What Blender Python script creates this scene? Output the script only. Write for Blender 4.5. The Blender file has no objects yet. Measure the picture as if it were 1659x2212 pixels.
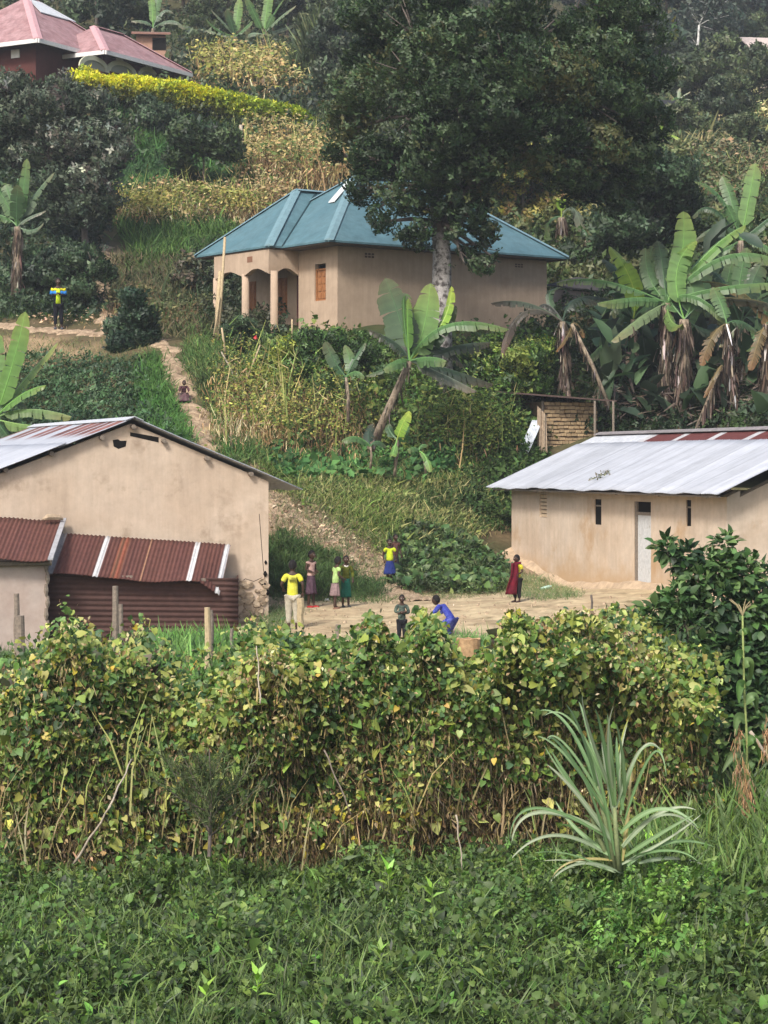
import bpy, bmesh, math, random
import numpy as np
from mathutils import Vector, Matrix
random.seed(7); rng = np.random.default_rng(11)
sc = bpy.context.scene
COL = sc.collection

# ------------------------------------------------------------------ camera
F, CX, HZ = 4704.0, 829.5, 1000.0          # focal length, centre column, horizon row, in units of a 1659 x 2212 picture
cam_d = bpy.data.cameras.new('camera'); cam = bpy.data.objects.new('camera', cam_d); COL.objects.link(cam)
cam.location = (0, 0, 0); cam.rotation_euler = (math.radians(90), 0, 0)
cam_d.sensor_fit = 'VERTICAL'; cam_d.sensor_height = 36; cam_d.lens = 36*F/2212
cam_d.shift_y = -(1106-HZ)/2212
cam_d.clip_start = .5; cam_d.clip_end = 1500
sc.camera = cam
sc.render.resolution_x = 768; sc.render.resolution_y = 1024

# ------------------------------------------------------------------ light
SUN_DIR = Vector((-.42, -.85, .92)).normalized()      # from the scene towards the sun
w = bpy.data.worlds.new('World'); sc.world = w; w.use_nodes = True
nt = w.node_tree; bg = nt.nodes['Background']; sky = nt.nodes.new('ShaderNodeTexSky')
sky.sky_type = 'NISHITA'; sky.sun_disc = False
sky.sun_elevation = math.asin(SUN_DIR.z); sky.sun_rotation = math.atan2(SUN_DIR.x, SUN_DIR.y)
sky.air_density = 1.0; sky.dust_density = 4.0; sky.ozone_density = 1.0
nt.links.new(sky.outputs[0], bg.inputs[0]); bg.inputs[1].default_value = .125
sl = bpy.data.lights.new('sun', 'SUN'); sun = bpy.data.objects.new('sun', sl); COL.objects.link(sun)
sl.energy = 2.4; sl.angle = math.radians(10); sl.color = (1, .965, .92)
sun.rotation_euler = SUN_DIR.to_track_quat('Z', 'Y').to_euler(); sun.location = (-20, -20, 60)
sc.view_settings.view_transform = 'Standard'; sc.view_settings.look = 'None'
sc.view_settings.exposure = .72; sc.view_settings.gamma = 1

# ------------------------------------------------------------------ helpers
def P(px, py, D): return Vector(((px-CX)/F*D, D, (HZ-py)/F*D))
def U(D): return F/D                                   # picture units per metre at distance D

def tag(o, label=None, cat=None, group=None, kind=None):
    if label: o['label'] = label
    if cat: o['category'] = cat
    if group: o['group'] = group
    if kind: o['kind'] = kind
    return o
def empty(name, loc=(0, 0, 0), rz=0):
    o = bpy.data.objects.new(name, None); COL.objects.link(o)
    o.location = loc; o.rotation_euler = (0, 0, rz); o.empty_display_size = .2
    return o
def obj(name, me, m=None, parent=None, world=True):
    """link a mesh; when it has a parent whose verts are given in world space, shift them into the parent's frame"""
    if m is not None and not me.materials: me.materials.append(m)
    o = bpy.data.objects.new(name, me); COL.objects.link(o)
    if parent is not None:
        o.parent = parent
        if world:
            M = Matrix.Translation(parent_loc(parent)) @ Matrix.Rotation(parent_rz(parent), 4, 'Z')
            me.transform(M.inverted())
    return o
def parent_loc(p):
    v = Vector(p.location)
    return v if p.parent is None else parent_loc(p.parent) + v
def parent_rz(p): return p.rotation_euler.z if p.parent is None else parent_rz(p.parent)
def rebase(o):
    """put the origin of a single-mesh thing at the foot of its mesh"""
    me = o.data; n = len(me.vertices); a = np.empty(n*3, np.float32); me.vertices.foreach_get('co', a); a = a.reshape(-1, 3)
    c = Vector(((a[:, 0].min()+a[:, 0].max())/2, (a[:, 1].min()+a[:, 1].max())/2, a[:, 2].min()))
    me.transform(Matrix.Translation(-c)); o.location = c
    return o

# ---- materials
def mat(name, rgb=(.5, .5, .5), rough=.85, noise=0., scale=3., rgb2=None, bump=0., bscale=20., attr=False, trans=0., spec=.3, metal=0., detail=5., stain=None, streak=0., splash=None):
    m = bpy.data.materials.new(name); m.use_nodes = True
    N = m.node_tree.nodes; L = m.node_tree.links; b = N['Principled BSDF']
    b.inputs['Roughness'].default_value = rough; b.inputs['Specular IOR Level'].default_value = spec; b.inputs['Metallic'].default_value = metal
    tc = N.new('ShaderNodeTexCoord'); co = tc.outputs['Object']
    if attr:
        a = N.new('ShaderNodeAttribute'); a.attribute_name = 'col'; src = a.outputs['Color']
    else:
        r = N.new('ShaderNodeRGB'); r.outputs[0].default_value = (*rgb, 1); src = r.outputs[0]
    def nz(sc_, det=detail, ro=.6):
        n = N.new('ShaderNodeTexNoise'); n.inputs['Scale'].default_value = sc_; n.inputs['Detail'].default_value = det; n.inputs['Roughness'].default_value = ro
        L.new(co, n.inputs['Vector']); return n.outputs['Fac']
    def ramp(f, p0, p1):
        q = N.new('ShaderNodeMapRange'); q.inputs['From Min'].default_value = p0; q.inputs['From Max'].default_value = p1; L.new(f, q.inputs['Value']); return q.outputs['Result']
    def mix(f, a_, b_, mode='MIX'):
        q = N.new('ShaderNodeMix'); q.data_type = 'RGBA'; q.blend_type = mode
        if isinstance(f, float): q.inputs[0].default_value = f
        else: L.new(f, q.inputs[0])
        for i, s in ((6, a_), (7, b_)):
            if isinstance(s, tuple): q.inputs[i].default_value = (*s, 1)
            else: L.new(s, q.inputs[i])
        return q.outputs[2]
    if rgb2 is not None: src = mix(ramp(nz(scale), .38, .62), src, rgb2)
    if noise:
        v = ramp(nz(scale*2.7, 6, .7), .3, .7)
        mm = N.new('ShaderNodeMapRange'); mm.inputs['To Min'].default_value = 1-noise; mm.inputs['To Max'].default_value = 1+noise; L.new(v, mm.inputs['Value'])
        cb = N.new('ShaderNodeCombineColor')
        for i in range(3): L.new(mm.outputs['Result'], cb.inputs[i])
        src = mix(1., src, cb.outputs[0], 'MULTIPLY')
    if stain is not None:
        srgb, sscale, lo, hi = stain
        src = mix(ramp(nz(sscale, 8, .65), lo, hi), src, srgb)
    if streak:
        mp = N.new('ShaderNodeMapping'); mp.inputs['Scale'].default_value = (4, 4, .35); L.new(co, mp.inputs['Vector']); n = N.new('ShaderNodeTexNoise'); n.inputs['Scale'].default_value = 1.6; n.inputs['Detail'].default_value = 7; n.inputs['Roughness'].default_value = .7; L.new(mp.outputs[0], n.inputs['Vector'])
        mm = N.new('ShaderNodeMapRange'); mm.inputs['From Min'].default_value = .35; mm.inputs['From Max'].default_value = .7; mm.inputs['To Min'].default_value = 1+streak*.4; mm.inputs['To Max'].default_value = 1-streak; L.new(n.outputs['Fac'], mm.inputs['Value'])
        cb = N.new('ShaderNodeCombineColor'); [L.new(mm.outputs['Result'], cb.inputs[i]) for i in range(3)]; src = mix(1., src, cb.outputs[0], 'MULTIPLY')
    if splash is not None:
        sx = N.new('ShaderNodeSeparateXYZ'); L.new(co, sx.inputs[0]); ad = N.new('ShaderNodeMath'); ad.operation = 'MULTIPLY_ADD'; L.new(nz(1.7, 6, .7), ad.inputs[0]); ad.inputs[1].default_value = 1.6; L.new(sx.outputs['Z'], ad.inputs[2])
        mr = N.new('ShaderNodeMapRange'); mr.inputs['From Min'].default_value = splash[1]+1.1; mr.inputs['From Max'].default_value = splash[1]+.45; L.new(ad.outputs[0], mr.inputs['Value']); src = mix(mr.outputs['Result'], src, splash[0])
    L.new(src, b.inputs['Base Color'])
    if bump:
        bp = N.new('ShaderNodeBump'); bp.inputs['Strength'].default_value = bump; bp.inputs['Distance'].default_value = .02
        L.new(nz(bscale, 6, .65), bp.inputs['Height']); L.new(bp.outputs[0], b.inputs['Normal'])
    if trans:
        tr = N.new('ShaderNodeBsdfTranslucent'); mx = N.new('ShaderNodeMixShader'); mx.inputs[0].default_value = trans
        hs = N.new('ShaderNodeHueSaturation'); hs.inputs['Saturation'].default_value = 1.15; hs.inputs['Value'].default_value = 1.3; L.new(src, hs.inputs['Color'])
        L.new(hs.outputs[0], tr.inputs['Color']); L.new(b.outputs[0], mx.inputs[1]); L.new(tr.outputs[0], mx.inputs[2])
        L.new(mx.outputs[0], N['Material Output'].inputs[0])
    return m

M_leaf = mat('leaf', attr=True, rough=.5, trans=.22, spec=.35)
M_dleaf = mat('dull_leaf', attr=True, rough=.75, trans=.15, spec=.15)
M_ban = mat('banana_leaf', attr=True, rough=.42, trans=.25, spec=.4, noise=.1, scale=2)
M_dry = mat('dry_leaf', attr=True, rough=.9, trans=.1, spec=.1)
M_bark = mat('bark', (.12, .10, .085), noise=.4, scale=6, bump=.6, bscale=14)
M_bark_w = mat('mottled_bark', (.34, .32, .30), noise=.3, scale=5, stain=((.07, .06, .055), 7, .48, .6), bump=.8, bscale=10)
M_bark_b = mat('banana_stem', (.13, .10, .07), noise=.35, scale=5, rgb2=(.30, .24, .17), bump=.6, bscale=9)
M_bstem_g = mat('green_stem', (.14, .2, .06), noise=.3, scale=4)
M_wood = mat('old_wood', (.2, .165, .13), noise=.4, scale=8, bump=.5, bscale=20)
M_bamboo = mat('bamboo', (.42, .33, .2), noise=.25, scale=6)
M_attr = mat('painted_metal', attr=True, rough=.45, spec=.4, noise=.10, scale=.8)
M_rustm = mat('rusty_metal', attr=True, rough=.8, spec=.2, noise=.22, scale=2.5)

# ---- mesh building
class MB:
    def __init__(s): s.v = []; s.f = []; s.c = []
    def add(s, vs, fs, col=None):
        k = len(s.v); s.v += [tuple(v) for v in vs]; s.f += [tuple(i+k for i in f) for f in fs]
        s.c += [col or (1, 1, 1)]*len(vs); return s
    def hexa(s, b, t, col=None):                       # bottom ring and top ring of equal length, closed
        n = len(b); fs = [tuple(range(n-1, -1, -1)), tuple(range(n, 2*n))] + [(i, (i+1) % n, n+(i+1) % n, n+i) for i in range(n)]
        return s.add(list(b)+list(t), fs, col)
    def box(s, o, ax, ay, az, col=None):               # corner + three edge vectors
        o = Vector(o); ax = Vector(ax); ay = Vector(ay); az = Vector(az)
        b = [o, o+ax, o+ax+ay, o+ay]; return s.hexa(b, [q+az for q in b], col)
    def tube(s, pts, rad, n=8, col=None, cap=True):
        pts = [Vector(p) for p in pts]
        if not hasattr(rad, '__len__'): rad = [rad]*len(pts)
        rings = []; up = Vector((0, 0, 1)); prev = None
        for i, p in enumerate(pts):
            d = (pts[min(i+1, len(pts)-1)] - pts[max(i-1, 0)]).normalized()
            a = prev - d*prev.dot(d) if prev is not None else d.cross(up if abs(d.z) < .9 else Vector((1, 0, 0)))
            if a.length < 1e-6: a = d.orthogonal()
            a.normalize(); prev = a; b = d.cross(a)
            rings.append([p + (a*math.cos(2*math.pi*k/n) + b*math.sin(2*math.pi*k/n))*rad[i] for k in range(n)])
        vs = [v for r in rings for v in r]; fs = []
        for i in range(len(pts)-1):
            for k in range(n): fs.append((i*n+k, i*n+(k+1) % n, (i+1)*n+(k+1) % n, (i+1)*n+k))
        if cap: fs += [tuple(range(n-1, -1, -1)), tuple(range((len(pts)-1)*n, len(pts)*n))]
        return s.add(vs, fs, col)
    def mesh(s, name, smooth=False, colored=False):
        me = bpy.data.meshes.new(name); me.from_pydata(s.v, [], s.f); me.update()
        if colored:
            a = me.attributes.new('col', 'FLOAT_COLOR', 'POINT'); c = np.ones((len(s.v), 4), np.float32); c[:, :3] = s.c; a.data.foreach_set('color', c.ravel())
        if smooth: me.polygons.foreach_set('use_smooth', [True]*len(me.polygons))
        return me
    def build(s, name, m, parent=None, smooth=False, colored=False):
        o = obj(name, s.mesh(name, smooth, colored), m, parent)
        return o if parent is not None else rebase(o)

def quads_mesh(name, V, Q, C=None, smooth=False):
    me = bpy.data.meshes.new(name); nv, nq = len(V), len(Q)
    me.vertices.add(nv); me.vertices.foreach_set('co', V.astype(np.float32).ravel())
    me.loops.add(nq*4); me.loops.foreach_set('vertex_index', Q.astype(np.int32).ravel())
    me.polygons.add(nq); me.polygons.foreach_set('loop_start', np.arange(0, nq*4, 4, dtype=np.int32))
    if smooth: me.polygons.foreach_set('use_smooth', np.ones(nq, bool))
    me.update(calc_edges=True)
    if C is not None:
        a = me.attributes.new('col', 'FLOAT_COLOR', 'POINT'); c = np.ones((nv, 4), np.float32); c[:, :3] = C; a.data.foreach_set('color', c.ravel())
    return me

# leaf templates: base at origin, grows along +Y, width along X
T = {}
T['oval'] = (np.array([(0, 0, 0), (0, .5, .0), (0, 1, -.12), (-.27, .45, .09), (.27, .45, .09)]), np.array([(0, 1, 2, 3), (0, 4, 2, 1)]))
T['lance'] = (np.array([(0, 0, 0), (0, .5, .03), (0, 1, -.15), (-.13, .4, .06), (.13, .4, .06)]), np.array([(0, 1, 2, 3), (0, 4, 2, 1)]))
T['heart'] = (np.array([(0, 0, 0), (-.34, -.14, .03), (-.42, .38, .08), (0, 1, -.14), (.34, -.14, .03), (.42, .38, .08)]), np.array([(0, 3, 2, 1), (0, 4, 5, 3)]))
T['blade'] = (np.array([(-.03, 0, 0), (.03, 0, 0), (-.025, .5, 0), (.025, .5, 0), (-.004, 1, -.25), (.004, 1, -.25)]), np.array([(0, 1, 3, 2), (2, 3, 5, 4)]))
T['strip'] = (np.array([(-.05, 0, 0), (.05, 0, 0), (-.07, .5, .06), (.07, .5, .02), (-.02, 1, 0), (.03, 1, .05)]), np.array([(0, 1, 3, 2), (2, 3, 5, 4)]))
def _sprig(n, base, spread, seed):
    r = np.random.default_rng(seed); Vs = []; Qs = []
    v, q = T[base]
    for i in range(n):
        a = 2*math.pi*i/n*1.618*2 + r.uniform(-.3, .3); el = r.uniform(-.3, .9)
        d = np.array([math.cos(a)*math.cos(el), math.sin(el)*1.0, math.sin(a)*math.cos(el)])
        nn = np.array([0, 1., 0]) + r.normal(0, .4, 3); x = np.cross(d, nn); x /= np.linalg.norm(x); z = np.cross(x, d)
        R = np.stack([x, d, z], 1); o = np.array([r.uniform(-spread, spread), r.uniform(0, spread*2), r.uniform(-spread, spread)])
        Vs.append(v*r.uniform(.7, 1.1) @ R.T + o); Qs.append(q + len(v)*i)
    return np.concatenate(Vs), np.concatenate(Qs)
T['bean'] = (np.array([(0, 0, 0), (0, .5, .0), (0, 1, -.16), (-.30, -.12, .05), (-.45, .22, .10), (-.30, .62, .04), (.30, -.12, .05), (.45, .22, .10), (.30, .62, .04)]), np.array([(0, 1, 4, 3), (1, 2, 5, 4), (0, 6, 7, 1), (1, 7, 8, 2)]))
T['leaf4'] = (np.array([(0, 0, 0), (0, .5, .02), (0, 1, -.2), (-.16, .12, .04), (-.28, .42, .08), (-.18, .75, -.02), (.16, .12, .04), (.28, .42, .08), (.18, .75, -.02)]), np.array([(0, 1, 4, 3), (1, 2, 5, 4), (0, 6, 7, 1), (1, 7, 8, 2)]))
T['sprig'] = _sprig(6, 'oval', .35, 3)
T['fansprig'] = _sprig(5, 'lance', .25, 4)
T['pair'] = _sprig(3, 'oval', .2, 5)

def frames(d, nrm, jit=.5):
    """rotation matrices whose Y is d and whose Z is near nrm"""
    d = d/np.linalg.norm(d, axis=1, keepdims=True); nn = nrm + rng.normal(0, jit, d.shape)
    x = np.cross(d, nn); x /= np.linalg.norm(x, axis=1, keepdims=True)+1e-9; z = np.cross(x, d)
    return np.stack([x, d, z], 2)
class Cloud:
    def __init__(s): s.V = []; s.Q = []; s.C = []; s.n = 0
    def add(s, tpl, pos, R, scale, col, wid=None):
        v, q = T[tpl]; N = len(pos)
        if N == 0: return s
        vv = np.broadcast_to(v, (N,)+v.shape).copy()
        if wid is not None: vv[:, :, 0] *= np.asarray(wid).reshape(-1, 1)
        W = np.einsum('nij,nkj->nki', R, vv)*np.asarray(scale).reshape(-1, 1, 1) + pos[:, None, :]
        s.V.append(W.reshape(-1, 3)); s.Q.append((q[None]+(np.arange(N)*len(v))[:, None, None]+s.n).reshape(-1, 4))
        s.C.append(np.repeat(col, len(v), 0)); s.n += N*len(v); return s
    def mesh(s, name): return quads_mesh(name, np.concatenate(s.V), np.concatenate(s.Q), np.concatenate(s.C))
    def build(s, name, m, parent=None):
        o = obj(name, s.mesh(name), m, parent); return o if parent is not None else rebase(o)
def snoise(p, k=1., seed=0):
    """cheap smooth noise in about -1..1 over points (N,3)"""
    r = np.random.default_rng(seed+101); o = np.zeros(len(p))
    for i in range(7):
        d = r.normal(0, 1, 3); d *= k*r.uniform(.6, 2.2)/np.linalg.norm(d); o += np.sin(p@d + r.uniform(0, 6.28) + 1.3*np.sin(p@np.roll(d, 1)*.7+r.uniform(0, 6)))
    return o/3.2
GAIN = 1.4
def palette(cols, N, pos=None, k=.8, jit=.22, seed=0, weights=None):
    """pick per-leaf colours; neighbouring leaves lean to the same one"""
    cols = np.array(cols, float); m = len(cols)
    if weights is None: weights = np.ones(m)/m
    cw = np.cumsum(np.array(weights)/np.sum(weights))
    u = rng.uniform(0, 1, N)
    if pos is not None: u = np.clip(.5 + .42*snoise(pos, k, seed) + rng.normal(0, .22, N), 0, .999)
    idx = np.minimum(np.searchsorted(cw, u), m-1)
    c = cols[idx]*np.exp(rng.normal(0, jit, (N, 1)))*np.exp(rng.normal(0, .06, (N, 3)))
    return np.clip(c*GAIN, .004, .8)

# ------------------------------------------------------------------ terrain
CP = [ # picture column, picture row, distance
 (0,2212,16.7),(829,2212,16.7),(1659,2212,16.7),(0,1935,21.5),(800,1905,22.3),(1300,1870,23),(1659,1740,25.5),(400,1690,28),(1200,1690,28.5),
 (100,1480,38),(700,1445,38),(1300,1440,38),(650,1372,42),(1000,1368,42.4),(1400,1345,43),(700,1310,46.6),(1000,1300,47.2),(400,1380,43),(0,1400,43),
 (1385,1268,48),(1105,1216,56),(1570,1300,44.5),(840,1268,51),(1000,1262,51),(600,1275,49.5),(1659,1290,46),
 (640,1190,51.5),(740,1150,53.2),(600,1075,53.5),(900,1150,54),(850,1050,57),(900,1000,58.5),(1050,1000,59.5),(1060,1120,57),(700,1000,58.5),(1200,985,61),
 (1000,900,60.5),(700,900,60),(1000,748,64.3),(600,742,65.3),(1180,742,68.5),(500,748,66.2),(700,742,64.3),
 (340,738,66),(370,830,61.5),(430,960,56.5),(125,708,71),(0,700,71.3),(60,770,68),(200,900,60.5),(0,930,58),(380,1000,55.5),(200,1010,55),(500,900,60.5),
 (220,600,77),(35,640,75),(300,520,82),(400,600,77),(200,470,85),(450,400,90),(300,390,91),(650,390,90),(400,270,97),(100,300,95),
 (150,185,106),(350,180,108),(600,270,98),(690,200,107),(500,180,111),(400,60,127),(600,60,130),(350,0,140),(850,100,125),(1100,350,93),
 (1200,450,84),(1350,520,78),(1260,705,71),(1430,925,62),(1300,925,62),(1600,925,61),(1500,700,70),(1600,500,82),(1450,250,125),(1600,330,112),
 (1600,150,165),(1500,155,160),(1659,0,195),(1300,0,180),(829,0,155),(640,640,78)]
pts = []; zz = []
for px, py, D in CP:
    q = P(px, py, D); pts.append((q.x, q.y)); zz.append(q.z)
for x, y, z in [(-8, 5, -4.2), (0, 5, -4.2), (8, 5, -4.2), (-20, 20, -4.2), (20, 22, -4.0), (-25, 45, -2.8), (25, 45, -2.6), (-30, 60, 1.5), (30, 62, 1.6), (-40, 100, 14.5), (40, 100, 13.5), (-60, 170, 40), (60, 170, 33), (0, 230, 60), (-70, 260, 72), (70, 260, 66), (30, 220, 50)]:
    pts.append((x, y)); zz.append(z)
pts = np.array(pts); zz = np.array(zz)
def tps(r2): return np.where(r2 > 1e-9, r2*np.log(np.maximum(r2, 1e-9))*.5, 0)
n_ = len(pts); K = tps(((pts[:, None]-pts[None])**2).sum(2)) + np.eye(n_)*3.
Pm = np.c_[np.ones(n_), pts]; A_ = np.block([[K, Pm], [Pm.T, np.zeros((3, 3))]])
wts = np.linalg.solve(A_, np.r_[zz, 0, 0, 0])
def terr(x, y):
    o = np.empty(len(x))
    for i in range(0, len(x), 20000):
        q = np.c_[x[i:i+20000], y[i:i+20000]]
        o[i:i+20000] = tps(((q[:, None]-pts[None])**2).sum(2))@wts[:n_] + wts[n_] + q@wts[n_+1:]
    return o
NS, NY = 440, 430
S_ = np.linspace(-.52, .52, NS); Y_ = np.geomspace(4, 262, NY)
YY, SS = np.meshgrid(Y_, S_, indexing='ij'); XX = SS*(YY+22)
ZZ = terr(XX.ravel(), YY.ravel())
pp = np.c_[XX.ravel(), YY.ravel(), np.zeros(XX.size)]
yard = np.clip(1-np.abs(YY.ravel()-47)/9, 0, 1)*(np.abs(XX.ravel()) < 8)
ZZ = ZZ + (.10*snoise(pp, .9, 1) + .05*snoise(pp, 2.6, 2))*(1-.9*yard) + np.clip((YY.ravel()-75)/60, 0, 1)*.5*snoise(pp, .35, 3)
ZZ = ZZ.reshape(NY, NS)
LY = np.log(Y_)
def gz(x, y):
    x = np.atleast_1d(np.asarray(x, float)); y = np.atleast_1d(np.asarray(y, float))
    fy = np.clip((np.log(np.clip(y, 4.01, 261.9))-LY[0])/(LY[1]-LY[0]), 0, NY-1.001); fx = np.clip((x/(y+22)+.52)/(1.04)*(NS-1), 0, NS-1.001)
    i = fy.astype(int); j = fx.astype(int); a = (y-Y_[i])/(Y_[i+1]-Y_[i]); a = np.clip(a, 0, 1); b = fx-j
    return (ZZ[i, j]*(1-b)+ZZ[i, j+1]*b)*(1-a) + (ZZ[i+1, j]*(1-b)+ZZ[i+1, j+1]*b)*a
def g(x, y): return float(gz(x, y)[0])
_cols = np.arange(-800, 2500, 5.); _prof = {}
_ty = np.geomspace(8, 255, 900)
def hit(px, py):
    """where the picture ray meets the ground"""
    px = np.atleast_1d(np.asarray(px, float)); py = np.atleast_1d(np.asarray(py, float)); D = np.empty(len(px))
    ci = np.clip(np.round((px+800)/5).astype(int), 0, len(_cols)-1)
    for c in np.unique(ci):
        if c not in _prof:
            x = (_cols[c]-CX)/F*_ty; r = HZ - F*gz(x, _ty)/_ty; _prof[c] = np.minimum.accumulate(r)
        m = ci == c; k = np.searchsorted(-_prof[c], -py[m]); k = np.clip(k, 1, len(_ty)-1)
        a = (_prof[c][k-1]-py[m])/np.maximum(_prof[c][k-1]-_prof[c][k], 1e-6)
        D[m] = _ty[k-1] + (_ty[k]-_ty[k-1])*np.clip(a, 0, 1)
    X = (px-CX)/F*D
    return np.c_[X, D, gz(X, D)]
def H(px, py): return Vector(hit(px, py)[0])
def G(px, D, dz=0.): x = (px-CX)/F*D; return Vector((x, D, g(x, D)+dz))

Q = np.arange(NY*NS).reshape(NY, NS); Q = np.stack([Q[:-1, :-1], Q[:-1, 1:], Q[1:, 1:], Q[1:, :-1]], -1).reshape(-1, 4)
GV = np.c_[XX.ravel(), YY.ravel(), ZZ.ravel()]
gc = np.empty((len(GV), 3)); n1 = snoise(GV, .5, 5); n2 = snoise(GV, 2., 6)
green = np.array([.045, .06, .022]); brown = np.array([.12, .085, .05])
gc[:] = green + (brown-green)*np.clip(.35+.35*n1+.3*n2, 0, 1)[:, None]
def soil(px, py, r, col, amt=1., el=1., base=None):
    h = H(px, py); d = np.sqrt(((GV[:, 0]-h.x))**2 + ((GV[:, 1]-h.y)/el)**2)/r + .28*n2 + .15*n1
    k = np.clip((1.15-d)*3, 0, 1)[:, None]*amt; gc[:] = gc*(1-k) + np.array(col)*(1+.2*n2[:, None])*k
earth = (.32, .23, .15)
for a in [(600,1095,.9,earth,.9),(640,1120,1.0,earth,.95),(690,1160,1.2,earth,.95),(740,1190,1.1,earth,.95),(790,1225,.9,earth,.95),(830,1262,.7,earth,.9),(620,1150,.8,earth,.8),
          (120,770,1.6,(.36,.25,.15),.7),(60,745,1.4,(.36,.25,.15),.8),(230,830,.9,(.34,.24,.15),.4),(420,820,.8,(.3,.21,.13),.7),(440,930,1.,(.36,.25,.14),.8),
          (1085,1130,1.,(.13,.09,.05),.7),(1300,1275,1.8,earth,.8),(1150,1240,1.6,earth,.9),(340,640,1.,(.2,.14,.09),.5),(230,560,1.,(.3,.2,.13),.8),(440,690,2.,(.13,.10,.06),.8,.6),(560,1010,1.2,(.3,.22,.13),.5)]:
    soil(*a)
me = quads_mesh('ground', GV, Q, np.clip(gc, .01, .6), smooth=True)
M_ground = mat('earth_and_moss', attr=True, rough=.95, spec=.1, noise=.3, scale=2.5, bump=.8, bscale=7)
ground = obj('ground', me, M_ground); tag(ground, kind='structure')

def strip(name, pxs, w0, w1, m, lift=.035, rough=.3, n=90, kind='structure'):
    """a worn footpath draped on the ground along picture points"""
    pl = [H(a, b) for a, b in pxs]; pl = [Vector((p.x, p.y)) for p in pl]
    L = [0]
    for i in range(1, len(pl)): L.append(L[-1]+(pl[i]-pl[i-1]).length)
    V = []; nw = 9
    for i in range(n):
        t = L[-1]*i/(n-1); k = max(j for j in range(len(L)) if L[j] <= t+1e-6); k = min(k, len(pl)-2)
        a = (t-L[k])/(L[k+1]-L[k]); p = pl[k].lerp(pl[k+1], a); d = (pl[k+1]-pl[k]).normalized(); s = Vector((-d.y, d.x))
        wd = (w0+(w1-w0)*i/(n-1))*(1+rough*math.sin(i*.9)+rough*.6*math.sin(i*2.3+1)); p = p + s*.12*math.sin(i*.5)
        for j in range(nw):
            u = j/(nw-1)-.5; x = p.x+s.x*wd*u; y = p.y+s.y*wd*u
            V.append((x, y, g(x, y)+lift*(1-(2*abs(u))**4*2.2) + .02*math.sin(i*1.7+j*2.1)))
    V = np.array(V); q = np.arange(n*nw).reshape(n, nw); q = np.stack([q[:-1, :-1], q[:-1, 1:], q[1:, 1:], q[1:, :-1]], -1).reshape(-1, 4)
    o = obj(name, quads_mesh(name, V, q, smooth=True), m); tag(o, kind=kind); return o
M_path = mat('worn_earth', (.40, .30, .20), noise=.4, scale=4, rgb2=(.22, .155, .10), bump=1., bscale=5, rough=.95, spec=.1)
M_yard = mat('trodden_earth', (.46, .37, .23), noise=.3, scale=1.3, rgb2=(.35, .265, .165), bump=1., bscale=5, rough=.95, spec=.1, stain=((.20, .16, .09), 1.6, .54, .66))
strip('footpath', [(-60,702),(0,703),(60,712),(140,716),(215,722),(290,728),(345,738)], .9, .7, M_path, .05)
strip('footpath', [(335,738),(362,757),(372,790),(386,830),(408,870),(425,905),(432,940),(440,975),(470,1010)], .55, .95, M_path, .05)
strip('footpath', [(232,725),(226,680),(222,640),(232,600),(226,565),(216,530)], .55, .7, M_path, .05)
strip('footpath', [(600,1085),(640,1115),(700,1160),(760,1200),(815,1240),(850,1270),(900,1300)], .8, 1.3, M_path, .04)
# yard
Vy = []; ny, nx = 110, 110
for i in range(ny):
    for j in range(nx):
        v = i/(ny-1); u = j/(nx-1); px = 470+u*1000
        top = 1262+10*math.sin(px*.02)+6*math.sin(px*.071+1)+ (-22 if px > 1080 else 0)*min(1, max(0, (px-1080)/60))
        if px < 820: top = 1284+6*math.sin(px*.03)+(820-px)*.02
        bot = 1425; py = bot+(top-bot)*v; h = H(px, py); e = min(u, 1-u, v, 1-v)*14
        Vy.append((h.x, h.y, h.z+.03*min(1, e)-.03+.012))
q = np.arange(ny*nx).reshape(ny, nx); q = np.stack([q[:-1, :-1], q[:-1, 1:], q[1:, 1:], q[1:, :-1]], -1).reshape(-1, 4)
tag(obj('yard', quads_mesh('yard', np.array(Vy), q, smooth=True), M_yard), kind='structure')
# ------------------------------------------------------------------ houses
M_pl1 = mat('clay_plaster', (.55, .445, .345), noise=.10, scale=1.1, rgb2=(.49, .385, .29), streak=.10, splash=((.42, .29, .18), .0), bump=.5, bscale=5, rough=.95, spec=.1, stain=((.33, .25, .18), 1.6, .57, .75))
M_pl2 = mat('pale_clay_plaster', (.55, .45, .35), noise=.12, scale=.9, rgb2=(.49, .385, .285), streak=.10, splash=((.44, .31, .19), .35), bump=.5, bscale=5, rough=.95, spec=.1, stain=((.42, .28, .16), .8, .56, .72))
M_pl3 = mat('tan_plaster', (.44, .335, .245), noise=.10, scale=.8, rgb2=(.385, .29, .21), streak=.12, splash=((.36, .25, .16), .1), bump=.35, bscale=6, rough=.95, spec=.1, stain=((.26, .18, .12), .7, .58, .8))
M_pl4 = mat('pinkish_plaster', (.47, .39, .34), noise=.10, scale=1.5, rgb2=(.42, .33, .28), bump=.5, bscale=5, rough=.95, spec=.1)
M_maroon = mat('maroon_plaster', (.095, .035, .03), noise=.15, scale=1, rough=.9, spec=.1)
M_white = mat('white_trim', (.7, .69, .66), noise=.1, scale=2, rough=.7)
M_cream = mat('cream_trim', (.5, .5, .36), noise=.1, scale=2, rough=.7)
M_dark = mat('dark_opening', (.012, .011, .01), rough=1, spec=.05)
M_wooddoor = mat('varnished_shutter', (.30, .13, .05), noise=.3, scale=6, rough=.6)
M_reddoor = mat('dark_red_door', (.09, .025, .02), noise=.2, scale=4, rough=.6)
M_greydoor = mat('weathered_plank_door', (.50, .50, .49), noise=.2, scale=5, rough=.9, stain=((.25, .22, .18), 6, .58, .75))
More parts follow.
